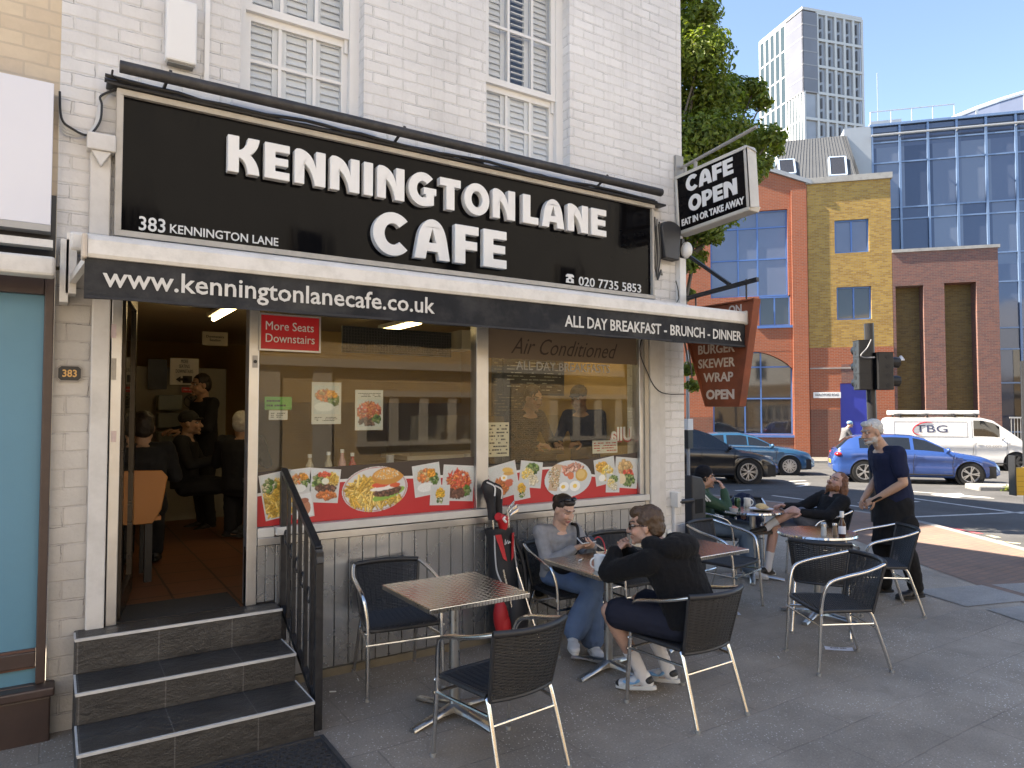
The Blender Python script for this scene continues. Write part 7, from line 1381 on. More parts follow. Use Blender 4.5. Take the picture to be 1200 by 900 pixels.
bottoms(mb_, CLOTH('navy_shorts', (.016, .018, .03)), .42, 'shorts', (.105, .098, .088, 0, 0)); shoes(mb_, M('white_leather', (.66, .66, .66), .5), M('sole_white', (.62, .61, .58), .6), (M('sky_blue_panel', (.2, .42, .68), .5), M('black_leather', (.02, .02, .022), .5))); socks(mb_, _m['white_sock'], .6, .043)
BRH = HAIRM('brown_hair', (.075, .046, .028)); hair(mb_, [((0, -.028, .04), (.084, .096, .088)), ((0, -.065, -.01), (.075, .055, .075)), ((0, .035, .085), (.065, .05, .04))], BRH, disp=((.02, .035), (.01, .012)))
m_ = MB(); Q = mb_.Q
for s in (-1, 1): m_.tube([Q(s * .034 + .026 * math.cos(t), .092, .006 + .02 * math.sin(t)) for t in [2 * math.pi * i / 14 for i in range(14)]], .0035, 6, closed=True); m_.tube([Q(s * .06, .09, .01), Q(s * .078, .03, .012), Q(s * .08, -.02, .005)], .0035, 6)
m_.build('glasses', M('black_lens', (.01, .01, .012), .1), mb_.e, world=False)
# ---- standing man
J = dict(pel=(0, .02, .93), chest=(0, -.04, 1.27), nk=(0, -.10, 1.44), head=(0, -.20, 1.59), look=(.12, -.95, -.25), shL=(.19, -.06, 1.39), shR=(-.19, -.06, 1.39), hipL=(.095, .02, .9), hipR=(-.095, .02, .9), knL=(.1, .05, .48), knR=(-.1, -.07, .48), anL=(.1, .15, .1), anR=(-.1, -.05, .1), toeL=(.13, -.04, .022), toeR=(-.13, -.24, .022),
    elL=(.25, -.04, 1.12), elR=(-.24, -.03, 1.12), wrL=(.10, -.23, .95), wrR=(-.06, -.25, .95), hdL=(-.55, -.6, -.4), hdR=(.4, -.6, -.45), pnL=(-.5, .5, -.6), pnR=(.5, .5, -.6))
sx, sy = 6.86, 3.74
st = person((sx, sy, gz(sx, sy)), face(-.84, .54), 'grey haired man in a navy tee shirt and black apron, standing', J, False, (.42, .25, .17), curls=(.9, .9), arm_k=1.05, stubble=(.5, .48, .45), brow=(.2, .18, .16))
top(st, CLOTH('navy_cotton', (.012, .016, .042)), .48, .018, 'tee_shirt', armr=(.078, .07, .06, .05, .05), body_k=1.06, belly=.02, disp=((.016, .14), (.006, .05)))
BT = CLOTH('black_twill', (.012, .012, .013)); bottoms(st, BT, .98, 'trousers', (.115, .105, .088, .08, .07), disp=((.03, .16), (.014, .06)), body_k=1.05)
mbx = MB(); loft(mbx, [(V((0, -.0, .99)), V((.17, 0, 0)), V((0, .145, 0))), (V((0, -.01, .85)), V((.19, 0, 0)), V((0, .165, 0))), (V((0, -.03, .66)), V((.185, 0, 0)), V((0, .155, 0))), (V((0, -.05, .52)), V((.175, 0, 0)), V((0, .15, 0)))], 24); mbx.ell((.2, .05, .72), (.03, .08, .1)); put(blob(mbx, .009, 2, ((.025, .16), (.012, .06))), 'apron', BT, st.e)
shoes(st, M('black_shoe', (.014, .014, .015), .5), M('black_sole', (.01, .01, .01), .7), k=1.08)
WH = HAIRM('white_hair', (.48, .47, .45)); hair(st, [((0, -.03, .042), (.079, .09, .082)), ((0, -.06, .005), (.074, .05, .055)), ((0, .04, .088), (.058, .04, .03))], WH, disp=((.010, .02), (.006, .01)))
hair(st, [((0, .055, -.084), (.047, .043, .027)), ((.05, .015, -.065), (.016, .035, .035)), ((-.05, .015, -.065), (.016, .035, .035)), ((0, .096, -.05), (.028, .011, .005))], M('grey_beard', (.4, .38, .36), .7, 0, .3, 60, .4, 160), 'beard', disp=((.008, .012),), voxel=.005)
m_ = MB(); m_.tube(crv([(.14, -.13, 1.0), (.15, -.22, .97), (.1, -.26, .93)], 5), .012, 6); m_.build('apron_tie', BT, st.e, world=False, smooth=True)
# ---- long haired man
J = base_sit(); J.update(pel=(0, .0, .52), chest=(.0, .17, .74), nk=(.0, .20, .88), head=(.0, .21, 1.02), look=(.30, -.72, .38), hup=(0, .35, .9), shL=(.185, .17, .84), shR=(-.185, .17, .85), elL=(.26, -.05, .70), elR=(-.22, -.10, .72), wrL=(.2, -.30, .73), wrR=(-.10, -.33, .76), hdL=(-.3, -.8, .2), hdR=(.2, -.9, .15), pnL=(-.5, .2, -.8), pnR=(.2, .2, -.9),
    hipL=(.09, -.02, .52), hipR=(-.09, -.02, .52), knL=(.12, -.36, .74), anL=(.0, -.60, .56), toeL=(.05, -.79, .50), knR=(-.09, -.47, .52), anR=(-.07, -.56, .11), toeR=(-.06, -.77, .022))
hx_, hy_ = 6.98, 4.62; lh = person((hx_, hy_, gz(hx_, hy_)), face(-.86, .42), 'long haired bearded man in black leaning back with one leg crossed', J, False, (.50, .30, .24), curls=(.5, .5))
top(lh, CLOTH('black_jersey', (.013, .013, .015)), .98, .022, 'sweatshirt', armr=(.07, .066, .058, .054, .042), disp=((.02, .13), (.008, .04)))
bottoms(lh, CLOTH('grey_shorts', (.12, .125, .15)), .36, 'shorts', (.105, .1, .088, 0, 0)); shoes(lh, M('black_shoe', (.014, .014, .015), .5), M('tan_sole', (.06, .05, .04), .7), k=1.05); socks(lh, _m['white_sock'], .62, .043)
AUB = HAIRM('auburn_hair', (.16, .065, .03)); hair(lh, [((0, -.03, .045), (.085, .092, .086)), ([(.055, -.03, .03), (.085, -.06, -.08), (.09, -.06, -.2), (.08, -.05, -.27)], [.05, .045, .04, .015]), ([(-.055, -.03, .03), (-.085, -.06, -.08), (-.09, -.06, -.2), (-.08, -.05, -.27)], [.05, .045, .04, .015]), ([(0, -.08, .0), (0, -.12, -.12), (0, -.13, -.25)], [.08, .07, .03]), ([(.0, -.09, -.1), (.05, -.16, -.2), (.04, -.19, -.25)], [.04, .03, .01])], AUB, disp=((.03, .05), (.014, .02)))
hair(lh, [((0, .055, -.09), (.05, .045, .035)), ((.05, .02, -.07), (.02, .04, .04)), ((-.05, .02, -.07), (.02, .04, .04)), ((0, .098, -.049), (.032, .012, .007))], HAIRM('ginger_beard', (.22, .09, .04)), 'beard', disp=((.012, .015),), voxel=.005)
# ---- young man in green jacket
J = base_sit(); J.update(pel=(0, .1, .52), chest=(0, .16, .77), nk=(0, .13, .92), head=(0, .10, 1.055), look=(.30, -.93, -.05), shL=(.17, .16, .88), shR=(-.18, .15, .88), elR=(-.16, -.16, .73), wrR=(-.06, -.11, .925), hdR=(.2, .35, .75), pnR=(.1, .9, -.2), elL=(.23, .0, .68), wrL=(.1, -.2, .66), hdL=(-.3, -.8, 0), pnL=(0, 0, -1), knL=(.12, -.36, .5), knR=(-.12, -.34, .5), anL=(.1, -.42, .1), anR=(-.12, -.36, .1), toeL=(.12, -.62, .022), toeR=(-.13, -.56, .022))
gx_, gy_ = 6.2, 5.38; gm = person((gx_, gy_, gz(gx_, gy_)), face(.55, -.83), 'young man in a dark beanie and green track jacket, hand at his chin', J, False, (.46, .28, .21), curls=(1.0, .5))
def collar(mb, pp): mb.lathe([(.075, 0), (.078, .05)], pp.J['nk'] + V((0, .0, -.03)), 16)
top(gm, CLOTH('green_nylon', (.035, .075, .045), .5), .98, .02, 'track_jacket', armr=(.07, .066, .058, .054, .042), disp=((.02, .12), (.008, .04)), hood=collar)
m_ = MB()
for k in range(3):
    a, b = V((-.205, .17 - .035 + .032 * k, .93)), V((-.245, .04 - .03 + .03 * k, .82)); m_.tube(crv([a, a.lerp(b, .5) + V((-.014, 0, .012)), b], 5), .009, 5)
m_.build('sleeve_stripe', WTR, gm.e, world=False, smooth=True)
bottoms(gm, M('pale_denim', (.10, .15, .22), .85, 0, .25, 8, .3, 260), .97, 'jeans', (.1, .09, .078, .076, .07)); shoes(gm, M('white_trainer', (.62, .61, .6), .6), M('offwhite_sole', (.55, .54, .52), .6))
hair(gm, [((0, -.02, .058), (.086, .098, .085)), ((0, -.03, .02), (.085, .095, .04))], CLOTH('dark_beanie', (.012, .013, .018), .95, 90, .6), 'beanie', disp=((.006, .03),)); hair(gm, [((.07, -.01, -.01), (.015, .03, .03)), ((-.07, -.01, -.01), (.015, .03, .03)), ((0, -.07, -.02), (.07, .04, .05))], DKH, 'hair')
# ---- rucksack on a chair behind the far table
bx_, by_ = 6.95, 5.62; chair(bx_, by_, -.8, -.6, 'wicker chair behind the far round table, holding a navy rucksack'); bk = thing('rucksack', 'navy rucksack slumped on a chair behind the far round table', 'bag', (bx_ - .1, by_ - .1, gz(bx_, by_) + .43)); m_ = MB(); m_.ell((0, 0, .2), (.2, .15, .22)); m_.ell((.05, -.08, .14), (.14, .12, .13)); m_.ell((-.14, -.08, .06), (.16, .12, .07)); put(blob(m_, .01, 3, ((.04, .12), (.015, .04))), 'bag_body', CLOTH('navy_nylon', (.014, .017, .04), .6), bk); m_ = MB(); m_.tube(crv([(-.05, -.12, .4), (-.2, -.2, .2), (-.25, -.2, -.1), (-.24, -.19, -.38)], 6), .03, 8); m_.build('strap', _m['navy_nylon'], bk, world=False, smooth=True)
# ---- passer-by across the road
J = dict(pel=(0, .05, .95), chest=(0, -.02, 1.27), nk=(0, -.1, 1.43), head=(0, -.2, 1.57), look=(0, -1, -.1), shL=(.19, -.03, 1.38), shR=(-.19, -.03, 1.38), hipL=(.095, .05, .93), hipR=(-.095, .05, .93), knL=(.1, -.12, .52), knR=(-.1, .0, .5), anL=(.1, -.1, .12), anR=(-.1, .1, .1), toeL=(.1, -.28, .03), toeR=(-.1, -.08, .03), elL=(.25, -.15, 1.13), elR=(-.25, -.15, 1.13), wrL=(.22, -.38, 1.02), wrR=(-.22, -.38, 1.02), hdL=(0, -1, -.2), hdR=(0, -1, -.2), pnL=(0, 0, -1), pnR=(0, 0, -1))
pw = AT(990, 520, 25.5); pw.z = gz(pw.x, pw.y); pz = person(pw, face(.84, -.54), 'passer by in a grey top and pale blue helmet beyond the blue hatchback', J, False, (.4, .25, .18)); top(pz, CLOTH('light_grey_top', (.14, .14, .145)), .98, .018, 'top'); bottoms(pz, BT, .98); hair(pz, [((0, -.01, .05), (.09, .11, .08))], M('blue_helmet', (.2, .35, .5), .3), 'helmet', disp=()); shoes(pz, M('black_shoe', (.014,) * 3, .5), M('black_sole', (.01,) * 3, .7))
# ---- people inside
def insider(px, py, dy, z_floor, label, stand, look_w, cols, hat=None, hr=DKH, lean=0):
    p = F(px, py, dy)
    if stand: J = dict(pel=(0, .0, .93), chest=(0, -.02 - lean * .4, 1.27 - lean * .1), nk=(0, -.03 - lean, 1.45 - lean * .3), head=(0, -.06 - lean * 1.4, 1.6 - lean * .4), look=(0, -1, -.1 - lean * 2), shL=(.19, -lean * .8, 1.40 - lean * .2), shR=(-.19, -lean * .8, 1.40 - lean * .2), hipL=(.095, .0, .9), hipR=(-.095, .0, .9), knL=(.1, -.02, .48), knR=(-.1, -.02, .48), anL=(.1, .03, .1), anR=(-.1, .03, .1), toeL=(.13, -.18, .022), toeR=(-.13, -.18, .022), elL=(.25, -.08 - lean, 1.12), elR=(-.25, -.08 - lean, 1.12), wrL=(.12, -.3 - lean, 1.1), wrR=(-.12, -.3 - lean, 1.1), hdL=(-.4, -.8, 0), hdR=(.4, -.8, 0), pnL=(-.3, 0, -1), pnR=(.3, 0, -1)); hz = 1.6
    else: J = base_sit(); hz = 1.14
    J = {k: V(v) for k, v in J.items()}; z = z_floor
    pp = person((p.x, p.y, z), face(*look_w), label, J, False, (.36, .22, .15)); top(pp, cols[0], .98, .018, 'top', voxel=.01); bottoms(pp, cols[1], .98); hair(pp, CAP if not hat else [((0, -.02, .055), (.086, .098, .08)), ((0, .08, .045), (.06, .05, .012))], hat or hr, 'hat' if hat else 'hair', disp=((.012, .03),)); shoes(pp, M('black_shoe', (.014,) * 3, .5), M('black_sole', (.01,) * 3, .7)); return pp
DK1 = CLOTH('charcoal_top', (.018, .018, .02)); DK2 = CLOTH('dark_blue_apron', (.02, .026, .06))
insider(608, 508, 1.15, FLZ - .16, 'dark haired server in black looking down behind the corner pane', True, (.1, -1), (DK1, DK1), lean=.12)
insider(688, 505, 1.05, FLZ - .16, 'server in a dark cap and navy apron behind the corner pane', True, (-.85, -.4), (DK2, DK1), M('cap_black', (.012, .012, .013), .8), lean=.1)
insider(241, 478, 3.6, FLZ - .05, 'waitress in black standing at the back beyond the doorway', True, (-1, -.25), (DK1, DK1)); insider(229, 520, 2.9, FLZ, 'seated customer in a dark cap facing the open doorway', False, (.9, -.35), (DK1, DK1), M('cap_black', (.012, .012, .013), .8)); insider(284, 520, 2.6, FLZ, 'grey haired customer in dark clothes seated by the door jamb', False, (.4, 1), (DK1, DK1), None, WH); insider(167, 545, 1.5, FLZ, 'customer with tousled hair on the orange chair inside', False, (.1, 1), (DK1, DK1))
# ================================================================ VEHICLES  (local: length along x, front = +x, left/right = y, wheels on z = 0)
CGL = M('car_window_glass', (.012, .014, .016), .03, 0, .3, 1, 0, spec=.9, rvar=.01); TYRE = M('tyre_rubber', (.012, .012, .012), .8, 0, .3, 30, .2, 80); RIM = M('alloy_rim', (.55, .55, .56), .3, .85, .06, 20); BLKP = M('black_trim', (.012, .012, .013), .5, 0, .2, 20)
HLG = M('headlamp_glass', (.2, .21, .22), .08, .4, .3, 30); TLG = M('tail_lamp', (.4, .02, .02), .15, 0, .3, 25); AMB = M('amber_plate', (.6, .42, .05), .5)
def interp(pts, x):
    if x <= pts[0][0]: return pts[0][1]
    for (a, b), (c, d) in zip(pts, pts[1:]):
        if x <= c: t = (x - a) / (c - a) if c > a else 0; return b + (d - b) * t
    return pts[-1][1]
def sm(pts, x, r=.06): return (interp(pts, x - r) + 2 * interp(pts, x) + interp(pts, x + r)) / 4
def wheel(par, x, y, r, spokes, side, steel=False, label=None):
    e = MB(); ax = V((0, side, 0)); w_ = .2; c = V((x, y, r))
    e.lathe([(r * .72, 0), (r * .93, .0), (r * .99, .03), (r, .06), (r, w_ - .04), (r * .96, w_), (r * .7, w_)], c - ax * w_, 32, ax, capped=False)
    ty = e.build('wheel', TYRE, par, world=False, smooth=40); m_ = MB(); f = c - ax * .008
    m_.lathe([(r * .60, -.02), (r * .70, -.02), (r * .735, .004), (r * .69, .008), (r * .66, -.012), (r * .6, -.03)], f, 32, ax, capped=False); m_.lathe([(.045, -.03), (.05, .0), (.03, .006), (.0, .006)], f, 14, ax, capped=False)
    for k in range(spokes):
        for dl in ((-.14, .14) if not steel else (0,)):
            a = 2 * math.pi * k / spokes; d0 = V((math.cos(a), 0, math.sin(a))); d1 = V((math.cos(a + dl), 0, math.sin(a + dl))); m_.bar(f + d0 * .03 - ax * .006, f + d1 * r * .7 - ax * .002, .026 if not steel else .07, .03, ax)
    m_.build('rim', RIM if not steel else M('steel_wheel_dark', (.05, .05, .05), .5, .4), ty, world=False, smooth=30); m_ = MB(); m_.lathe([(0, 0), (r * .62, 0)], f - ax * .07, 24, ax, capped=False); m_.build('brake_disc', M('brake_dark', (.03, .03, .03), .5, .6), ty, world=False); return ty
def car(name, label, cat, loc, rz, paint, L, Wd, deck, roof, plan, xw, rw, glassx, roof_w=.62, zb=.2, sill=.3, spokes=5, group=None, wind=None, rear=None, van=False, arch_trim=None):
    """deck: top of the lower body along x; roof: greenhouse top along x (None outside); glassx: side windows (x0, x1) list"""
    T = thing(name, label, cat, loc, rz, group); hw = Wd / 2; xs = sorted(set([round(-L / 2 + L * i / 90, 4) for i in range(91)] + [round(w_ + dx * rw * 1.18, 4) for w_ in xw for dx in [math.cos(math.pi * k / 14) for k in range(15)]])); ra = rw * 1.17
    def arch(x):
        z = 0
        for w_ in xw:
            if abs(x - w_) < ra: z = max(z, rw + math.sqrt(ra * ra - (x - w_) ** 2) - .02)
        return z
    rows = []
    for x in xs:
        wv = sm(plan, x, .05) * hw; dk = sm(deck, x, .05); bt = max(zb, interp([(-L / 2, .36), (-L / 2 + .25, zb), (L / 2 - .25, zb), (L / 2, .3)], x)); az = arch(x); b2 = max(bt, az)
        mid = max(b2 + .01, min(.5, dk - .2)); belt = max(mid + .03, dk - .1)
        half = [(wv * .9, b2 + .0 if az else bt), (wv * .985, max(b2, bt + .05)), (wv * 1.0, max(b2 + .005, sill)), (wv * 1.0, mid), (wv * .978, (mid + belt) / 2), (wv * .985, (mid + belt) / 2 + .015), (wv * .965, belt), (wv * .93, dk - .03), (wv * .86, dk), (wv * .5, dk + .018), (0, dk + .025)]
        rows.append([V((x, y, z)) for y, z in half] + [V((x, -y, z)) for y, z in half[-2::-1]])
    b = MB(); b.grid(rows); b.add(rows[0], [tuple(range(len(rows[0])))]); b.add(rows[-1], [tuple(range(len(rows[-1])))[::-1]])
    body = b.build('body', paint, T, world=False, smooth=38)
    u = MB(); u.box(-L / 2 + .15, -hw * .88, zb + .02, L / 2 - .15, hw * .88, .55); u.build('underbody', BLKP, T, world=False)
    # greenhouse
    gx = [x for x in [round(roof[0][0] + (roof[-1][0] - roof[0][0]) * i / 70, 4) for i in range(71)]]; nv = 8; G_ = []
    def gh(x, v):
        dk = sm(deck, x, .05); rf = max(dk, sm(roof, x, .04)); wv = sm(plan, x, .05) * hw; z = dk - .02 + (rf - .03 - dk + .02) * v; k = (rf - dk) ; y = wv * .915 - (wv * .915 - hw * roof_w) * (v ** 1.15) * min(1, k / .42); return V((x, y, z)), rf
    faces = {}
    for i in range(len(gx) - 1):
        xa, xb = gx[i], gx[i + 1]; xm = (xa + xb) / 2; isw = any(a < xm < c for a, c in glassx)
        for s in (1, -1):
            for j in range(nv):
                va, vb = j / nv, (j + 1) / nv; dkm = sm(deck, xm, .05); rfm = sm(roof, xm, .04); q = [gh(xa, va)[0], gh(xb, va)[0], gh(xb, vb)[0], gh(xa, vb)[0]]
                key = 'side_window' if (isw and 1 <= j < nv - 1 and rfm - dkm > .12) else 'pillar'
                faces.setdefault((key, s if key == 'side_window' else 0), []).append([V((p.x, p.y * s, p.z)) for p in q])
        A, B = gh(xa, 1)[0], gh(xb, 1)[0]; ra_, rb_2 = gh(xa, 1)[1], gh(xb, 1)[1]; key = 'windscreen' if wind and wind[0] < xm < wind[1] else 'rear_window' if rear and rear[0] < xm < rear[1] else 'roof'
        ys = [1, .93, .6, .2, -.2, -.6, -.93, -1]
        for k in range(len(ys) - 1):
            def pt(P, rf, f): return V((P.x, P.y * f, P.z + (rf - P.z) * (1 - abs(f) ** 3)))
            kk = key if not (key != 'roof' and k in (0, len(ys) - 2)) else 'roof'
            faces.setdefault((kk, 0), []).append([pt(A, ra_, ys[k]), pt(B, rb_2, ys[k]), pt(B, rb_2, ys[k + 1]), pt(A, ra_, ys[k + 1])])
    rbm = MB()
    for (key, s), qs in faces.items():
        if key in ('pillar', 'roof'):
            for q in qs: rbm.add(q, [(0, 1, 2, 3)])
        else:
            m_ = MB(); [m_.add(q, [(0, 1, 2, 3)]) for q in qs]; m_.build(key, CGL, T, world=False, smooth=50)
    rbm.build('roof', paint, T, world=False, smooth=40)
    for w_ in xw:
        for s in (1, -1): wheel(T, w_, s * (hw * sm(plan, w_, .05) - .01), rw, spokes, s, steel=van)
    m_ = MB()
    for w_ in xw:
        for s in (1, -1): m_.lathe([(ra * .99, 0), (ra * .99, .24)], (w_, s * hw * .90, rw - .02), 28, (0, -s, 0), capped=True)
    m_.build('wheel_well', BLKP, T, world=False); T_ = Man(); T_.e, T_.hw, T_.plan, T_.deck, T_.L = T, hw, plan, deck, L; T_.y = lambda x: sm(plan, x, .05) * hw; return T_
def side_line(c, pts, r, mat, name, s, off=.004):   # thin seam following the flank
    m_ = MB(); m_.tube([V((x, s * (c.y(x) * k + off), z)) for x, z, k in pts], r, 5); return m_.build(name, mat, c.e, world=False, smooth=True)
SEAM = M('panel_gap', (.008, .008, .01), .8); CHR = M('bright_trim', (.6, .6, .6), .2, .9)
def hatch_details(c, doors, hz, headx, tail, plate=None, zdeck=.9, chrome=None):
    for s in (1, -1):
        for i, x in enumerate(doors): side_line(c, [(x + .06, zdeck - .06, .975), (x + .02, .7, 1.0), (x, .55, 1.0), (x + .01, .3, 1.0)], .006, SEAM, 'door_gap', s)
        for x in doors[1:] if len(doors) > 2 else doors[-1:]: m_ = MB(); y = c.y(x) * .985; m_.bar((x + .1, s * (y + .012), hz), (x + .27, s * (y + .012), hz + .005), .022, .03); m_.build('door_handle', c.paint, c.e, world=False, bevel=.006)
        side_line(c, [(doors[0], .29, 1.0), (doors[-1], .29, 1.0)], .02, BLKP, 'sill_trim', s)
        m_ = MB(); x0, z0 = headx; R = Mx.Translation((x0, s * c.y(x0) * .80, z0)) @ Mx.Rotation(-s * .55, 4, 'Z') @ Mx.Rotation(.12, 4, 'Y'); m_.ell((0, 0, 0), (.20, .09, .07), R.to_3x3()); m_.v = [tuple(V(p) + R.translation) for p in m_.v]; m_.build('headlight', HLG, c.e, world=False, smooth=True)
        m_ = MB(); x0, z0 = tail; m_.ell((x0, s * c.y(x0) * .86, z0), (.13, .13, .075)); m_.build('tail_light', TLG, c.e, world=False, smooth=True)
        m_ = MB(); mx = doors[-1] - .12; m_.ell((mx, s * (c.y(mx) + .1), zdeck + .06), (.06, .1, .07)); m_.bar((mx, s * c.y(mx) * .9, zdeck), (mx, s * (c.y(mx) + .05), zdeck + .03), .05, .04); m_.build('wing_mirror', c.paint, c.e, world=False, smooth=True)
    m_ = MB(); m_.box(c.L / 2 - .03, -.34, .3, c.L / 2 + .01, .34, .42); m_.build('grille', BLKP, c.e, world=False, bevel=.01)
    m_ = MB(); m_.box(-c.L / 2 - .012, -.26, .52, -c.L / 2 + .05, .26, .63); m_.build('number_plate', AMB, c.e, world=False); m_ = MB(); m_.box(-c.L / 2 - .014, -.24, .54, -c.L / 2 - .0122, .24, .56); m_.build('plate_edge', BLKP, c.e, world=False)
def place_on(px_mid, py, dirv, t=None):
    p = onroad(px_mid, py); return p
# blue hatchback
BLU = CARPAINT('blue_paint', (.026, .075, .27))
wa, wb = onroad(1012, 567.4), onroad(1134, 566.7); dv = (wb - wa); dv.z = 0; dv.normalize(); cdir = V((.62, -.78, 0)).normalized(); 
nrm_c = V((cdir.y, -cdir.x, 0)); 
def car_at(px_a, px_b, py, base, near_off):     # wheelbase seen between two pixels: centre of the near wheels, then half a width further
    mid = onroad((px_a + px_b) / 2, py); away = V((mid.x, mid.y, 0)).normalized(); n = V((-cdir.y, cdir.x, 0)); n = n if n.dot(away) > 0 else -n; p = mid + n * near_off; p.z = gz(p.x, p.y) - ROAD; return p
crz = math.atan2(cdir.y, cdir.x)
bh = car('hatchback', 'blue hatchback passing behind the standing man', 'car', car_at(1012, 1134, 567, 2.69, .8), crz, BLU, 4.32, 1.77,
    deck=[(-2.16, .62), (-2.1, .86), (-2.0, .98), (-1.2, .98), (0, .95), (.75, .93), (1.1, .9), (1.75, .78), (2.05, .66), (2.16, .5)], roof=[(-2.06, .95), (-1.7, 1.30), (-1.35, 1.40), (-.5, 1.425), (.0, 1.40), (.3, 1.33), (1.05, .91)],
    plan=[(-2.16, .72), (-2.0, .9), (-1.6, .98), (-.8, 1), (1.2, 1), (1.7, .95), (2.05, .78), (2.16, .62)], xw=(-1.33, 1.36), rw=.325, glassx=[(-1.45, -1.02), (-.95, -.1), (-.02, .72)], wind=(.22, 1.0), rear=(-2.0, -1.55), spokes=5)
bh.paint = BLU; hatch_details(bh, [-1.0, -.07, .92], .78, (1.88, .66), (-1.98, .82), zdeck=.93)
# white van
VWH = CARPAINT('white_van_paint', (.72, .72, .71))
vm = onroad(1190, 552); vb = V((vm.x, vm.y, 0)) - cdir * 1.55; n_ = V((-cdir.y, cdir.x, 0)); n_ = n_ if n_.dot(V((vb.x, vb.y, 0))) > 0 else -n_; vp = vb + n_ * .85; vp.z = gz(vp.x, vp.y) - ROAD
vn = car('delivery_van', 'white panel van with a roof rack tube and TBG logo behind the blue hatchback', 'van', vp, crz, VWH, 5.2, 1.94,
    deck=[(-2.6, 1.1), (-2.55, 1.18), (.9, 1.18), (1.6, 1.12), (2.0, 1.05), (2.45, .92), (2.6, .6)], roof=[(-2.58, 1.15), (-2.54, 1.86), (-2.4, 1.95), (0, 1.97), (.55, 1.96), (.9, 1.86), (1.85, 1.1)],
    plan=[(-2.6, .95), (-2.4, 1), (1.4, 1), (2.2, .93), (2.6, .7)], xw=(-1.5, 1.55), rw=.34, glassx=[(.28, 1.12)], roof_w=.86, wind=(.8, 1.8), rear=None, spokes=6, van=True)
vn.paint = VWH; hatch_details(vn, [-2.3, .2, 1.25], 1.02, (2.35, .84), (-2.5, 1.05), zdeck=1.16)
for s in (1, -1):
    m_ = MB(); sy_ = s * .945
    def ys(z): return s * (.97 * .915 - (.97 * .915 - .97 * .86) * ((z - 1.16) / .78) ** 1.15 + .006)
    fr_ = [(-2.35, 1.25), (.05, 1.25), (.05, 1.8), (-2.35, 1.8)]
    m_.tube([V((x, ys(z), z)) for x, z in fr_], .007, 5, closed=True); m_.tube([V((.2, ys(1.2), 1.2)), V((.2, ys(1.85), 1.85))], .006, 5); m_.build('panel_seam', M('pale_seam', (.4, .4, .4), .6), vn.e, world=False)
ysd = -1 if (Mx.Rotation(crz, 3, 'Z') @ V((0, -1, 0))).dot(V((vp.x, vp.y, 0))) < 0 else 1
lx = Mx.Rotation(crz, 3, 'Z').inverted() @ V((1, 0, 0)); zl = 1.42; ux_ = V((1, 0, 0)) if ysd < 0 else V((-1, 0, 0))
def vy_(z): return ysd * (.97 * .915 - (.97 * .915 - .97 * .86) * ((z - 1.16) / .78) ** 1.15 + .012)
m_ = MB(); text(m_, 'TBG', (-1.62 if ysd < 0 else -.6, vy_(1.5), 1.39), ux_, (0, (vy_(1.62) - vy_(1.4)) / .22, 1), 1.05, .27, .004, .004); lgm = m_.build('logo_lettering', M('logo_navy', (.05, .06, .12), .4), vn.e, world=False)
m_ = MB(); cxl = -1.33; ar = []
for a in range(60, 285, 9): t = rad(a); ar.append(V((cxl + .36 * math.cos(t) + .12 * math.sin(t), vy_(1.52 + .24 * math.sin(t)) + ysd * .004, 1.53 + .24 * math.sin(t))))
m_.tube(ar, [.006 + .02 * math.sin(math.pi * i / (len(ar) - 1)) for i in range(len(ar))], 6); m_.build('logo_swoosh', M('logo_red', (.55, .02, .04), .4), vn.e, world=False)
m_ = MB(); text(m_, 'co.com', (.62, vy_(1.16) * 1.075, .86), ux_, (0, 0, 1), .5, .08, .004); m_.build('web_lettering', M('logo_grey', (.2, .2, .22), .5), vn.e, world=False)
m_ = MB(); m_.tube([V((-2.5, ysd * .45, 2.12)), V((.55, ysd * .45, 2.12))], .085, 14); m_.build('roof_tube', M('rack_white_tube', (.66, .66, .65), .35, .2), vn.e, world=False, smooth=40); m_ = MB()
for x in (-2.1, -1.2, -.3, .4): m_.box(x - .02, -.8, 2.0, x + .02, .8, 2.035); m_.box(x - .03, -.78, 1.92, x + .03, -.7, 2.0); m_.box(x - .03, .7, 1.92, x + .03, .78, 2.0)
m_.box(-2.3, -.74, 2.036, .5, -.7, 2.07); m_.box(-2.3, .7, 2.036, .5, .74, 2.07); m_.build('roof_rack', BLKP, vn.e, world=False)
# black car (front seen past the cafe corner) and teal saloon
BLKC = CARPAINT('black_paint', (.008, .008, .010)); TEAL = CARPAINT('teal_blue_paint', (.02, .095, .19))
fw_ = onroad(877, 567); bdir = V((.80, -.60, 0)).normalized(); nb_ = V((-bdir.y, bdir.x, 0)); nb_ = nb_ if nb_.dot(V((fw_.x, fw_.y, 0))) > 0 else -nb_; pbk = V((fw_.x, fw_.y, 0)) - bdir * 1.45 + nb_ * .85; pbk.z = gz(pbk.x, pbk.y) - ROAD
bk_ = car('crossover_car', 'glossy black crossover car half hidden by the cafe corner', 'car', pbk, math.atan2(bdir.y, bdir.x), BLKC, 4.75, 1.92,
    deck=[(-2.37, .7), (-2.3, 1.0), (-2.0, 1.08), (-1.0, 1.05), (.6, 1.0), (.95, .98), (1.6, .9), (2.1, .76), (2.37, .52)], roof=[(-2.3, 1.05), (-1.6, 1.45), (-.6, 1.62), (.0, 1.6), (.45, 1.45), (1.25, .95)],
    plan=[(-2.37, .7), (-2.1, .92), (-1.5, 1), (1.3, 1), (1.9, .93), (2.25, .76), (2.37, .6)], xw=(-1.44, 1.45), rw=.36, glassx=[(-1.5, -.75), (-.68, .05), (.12, .82)], wind=(.3, 1.15), rear=(-2.2, -1.3), spokes=7)
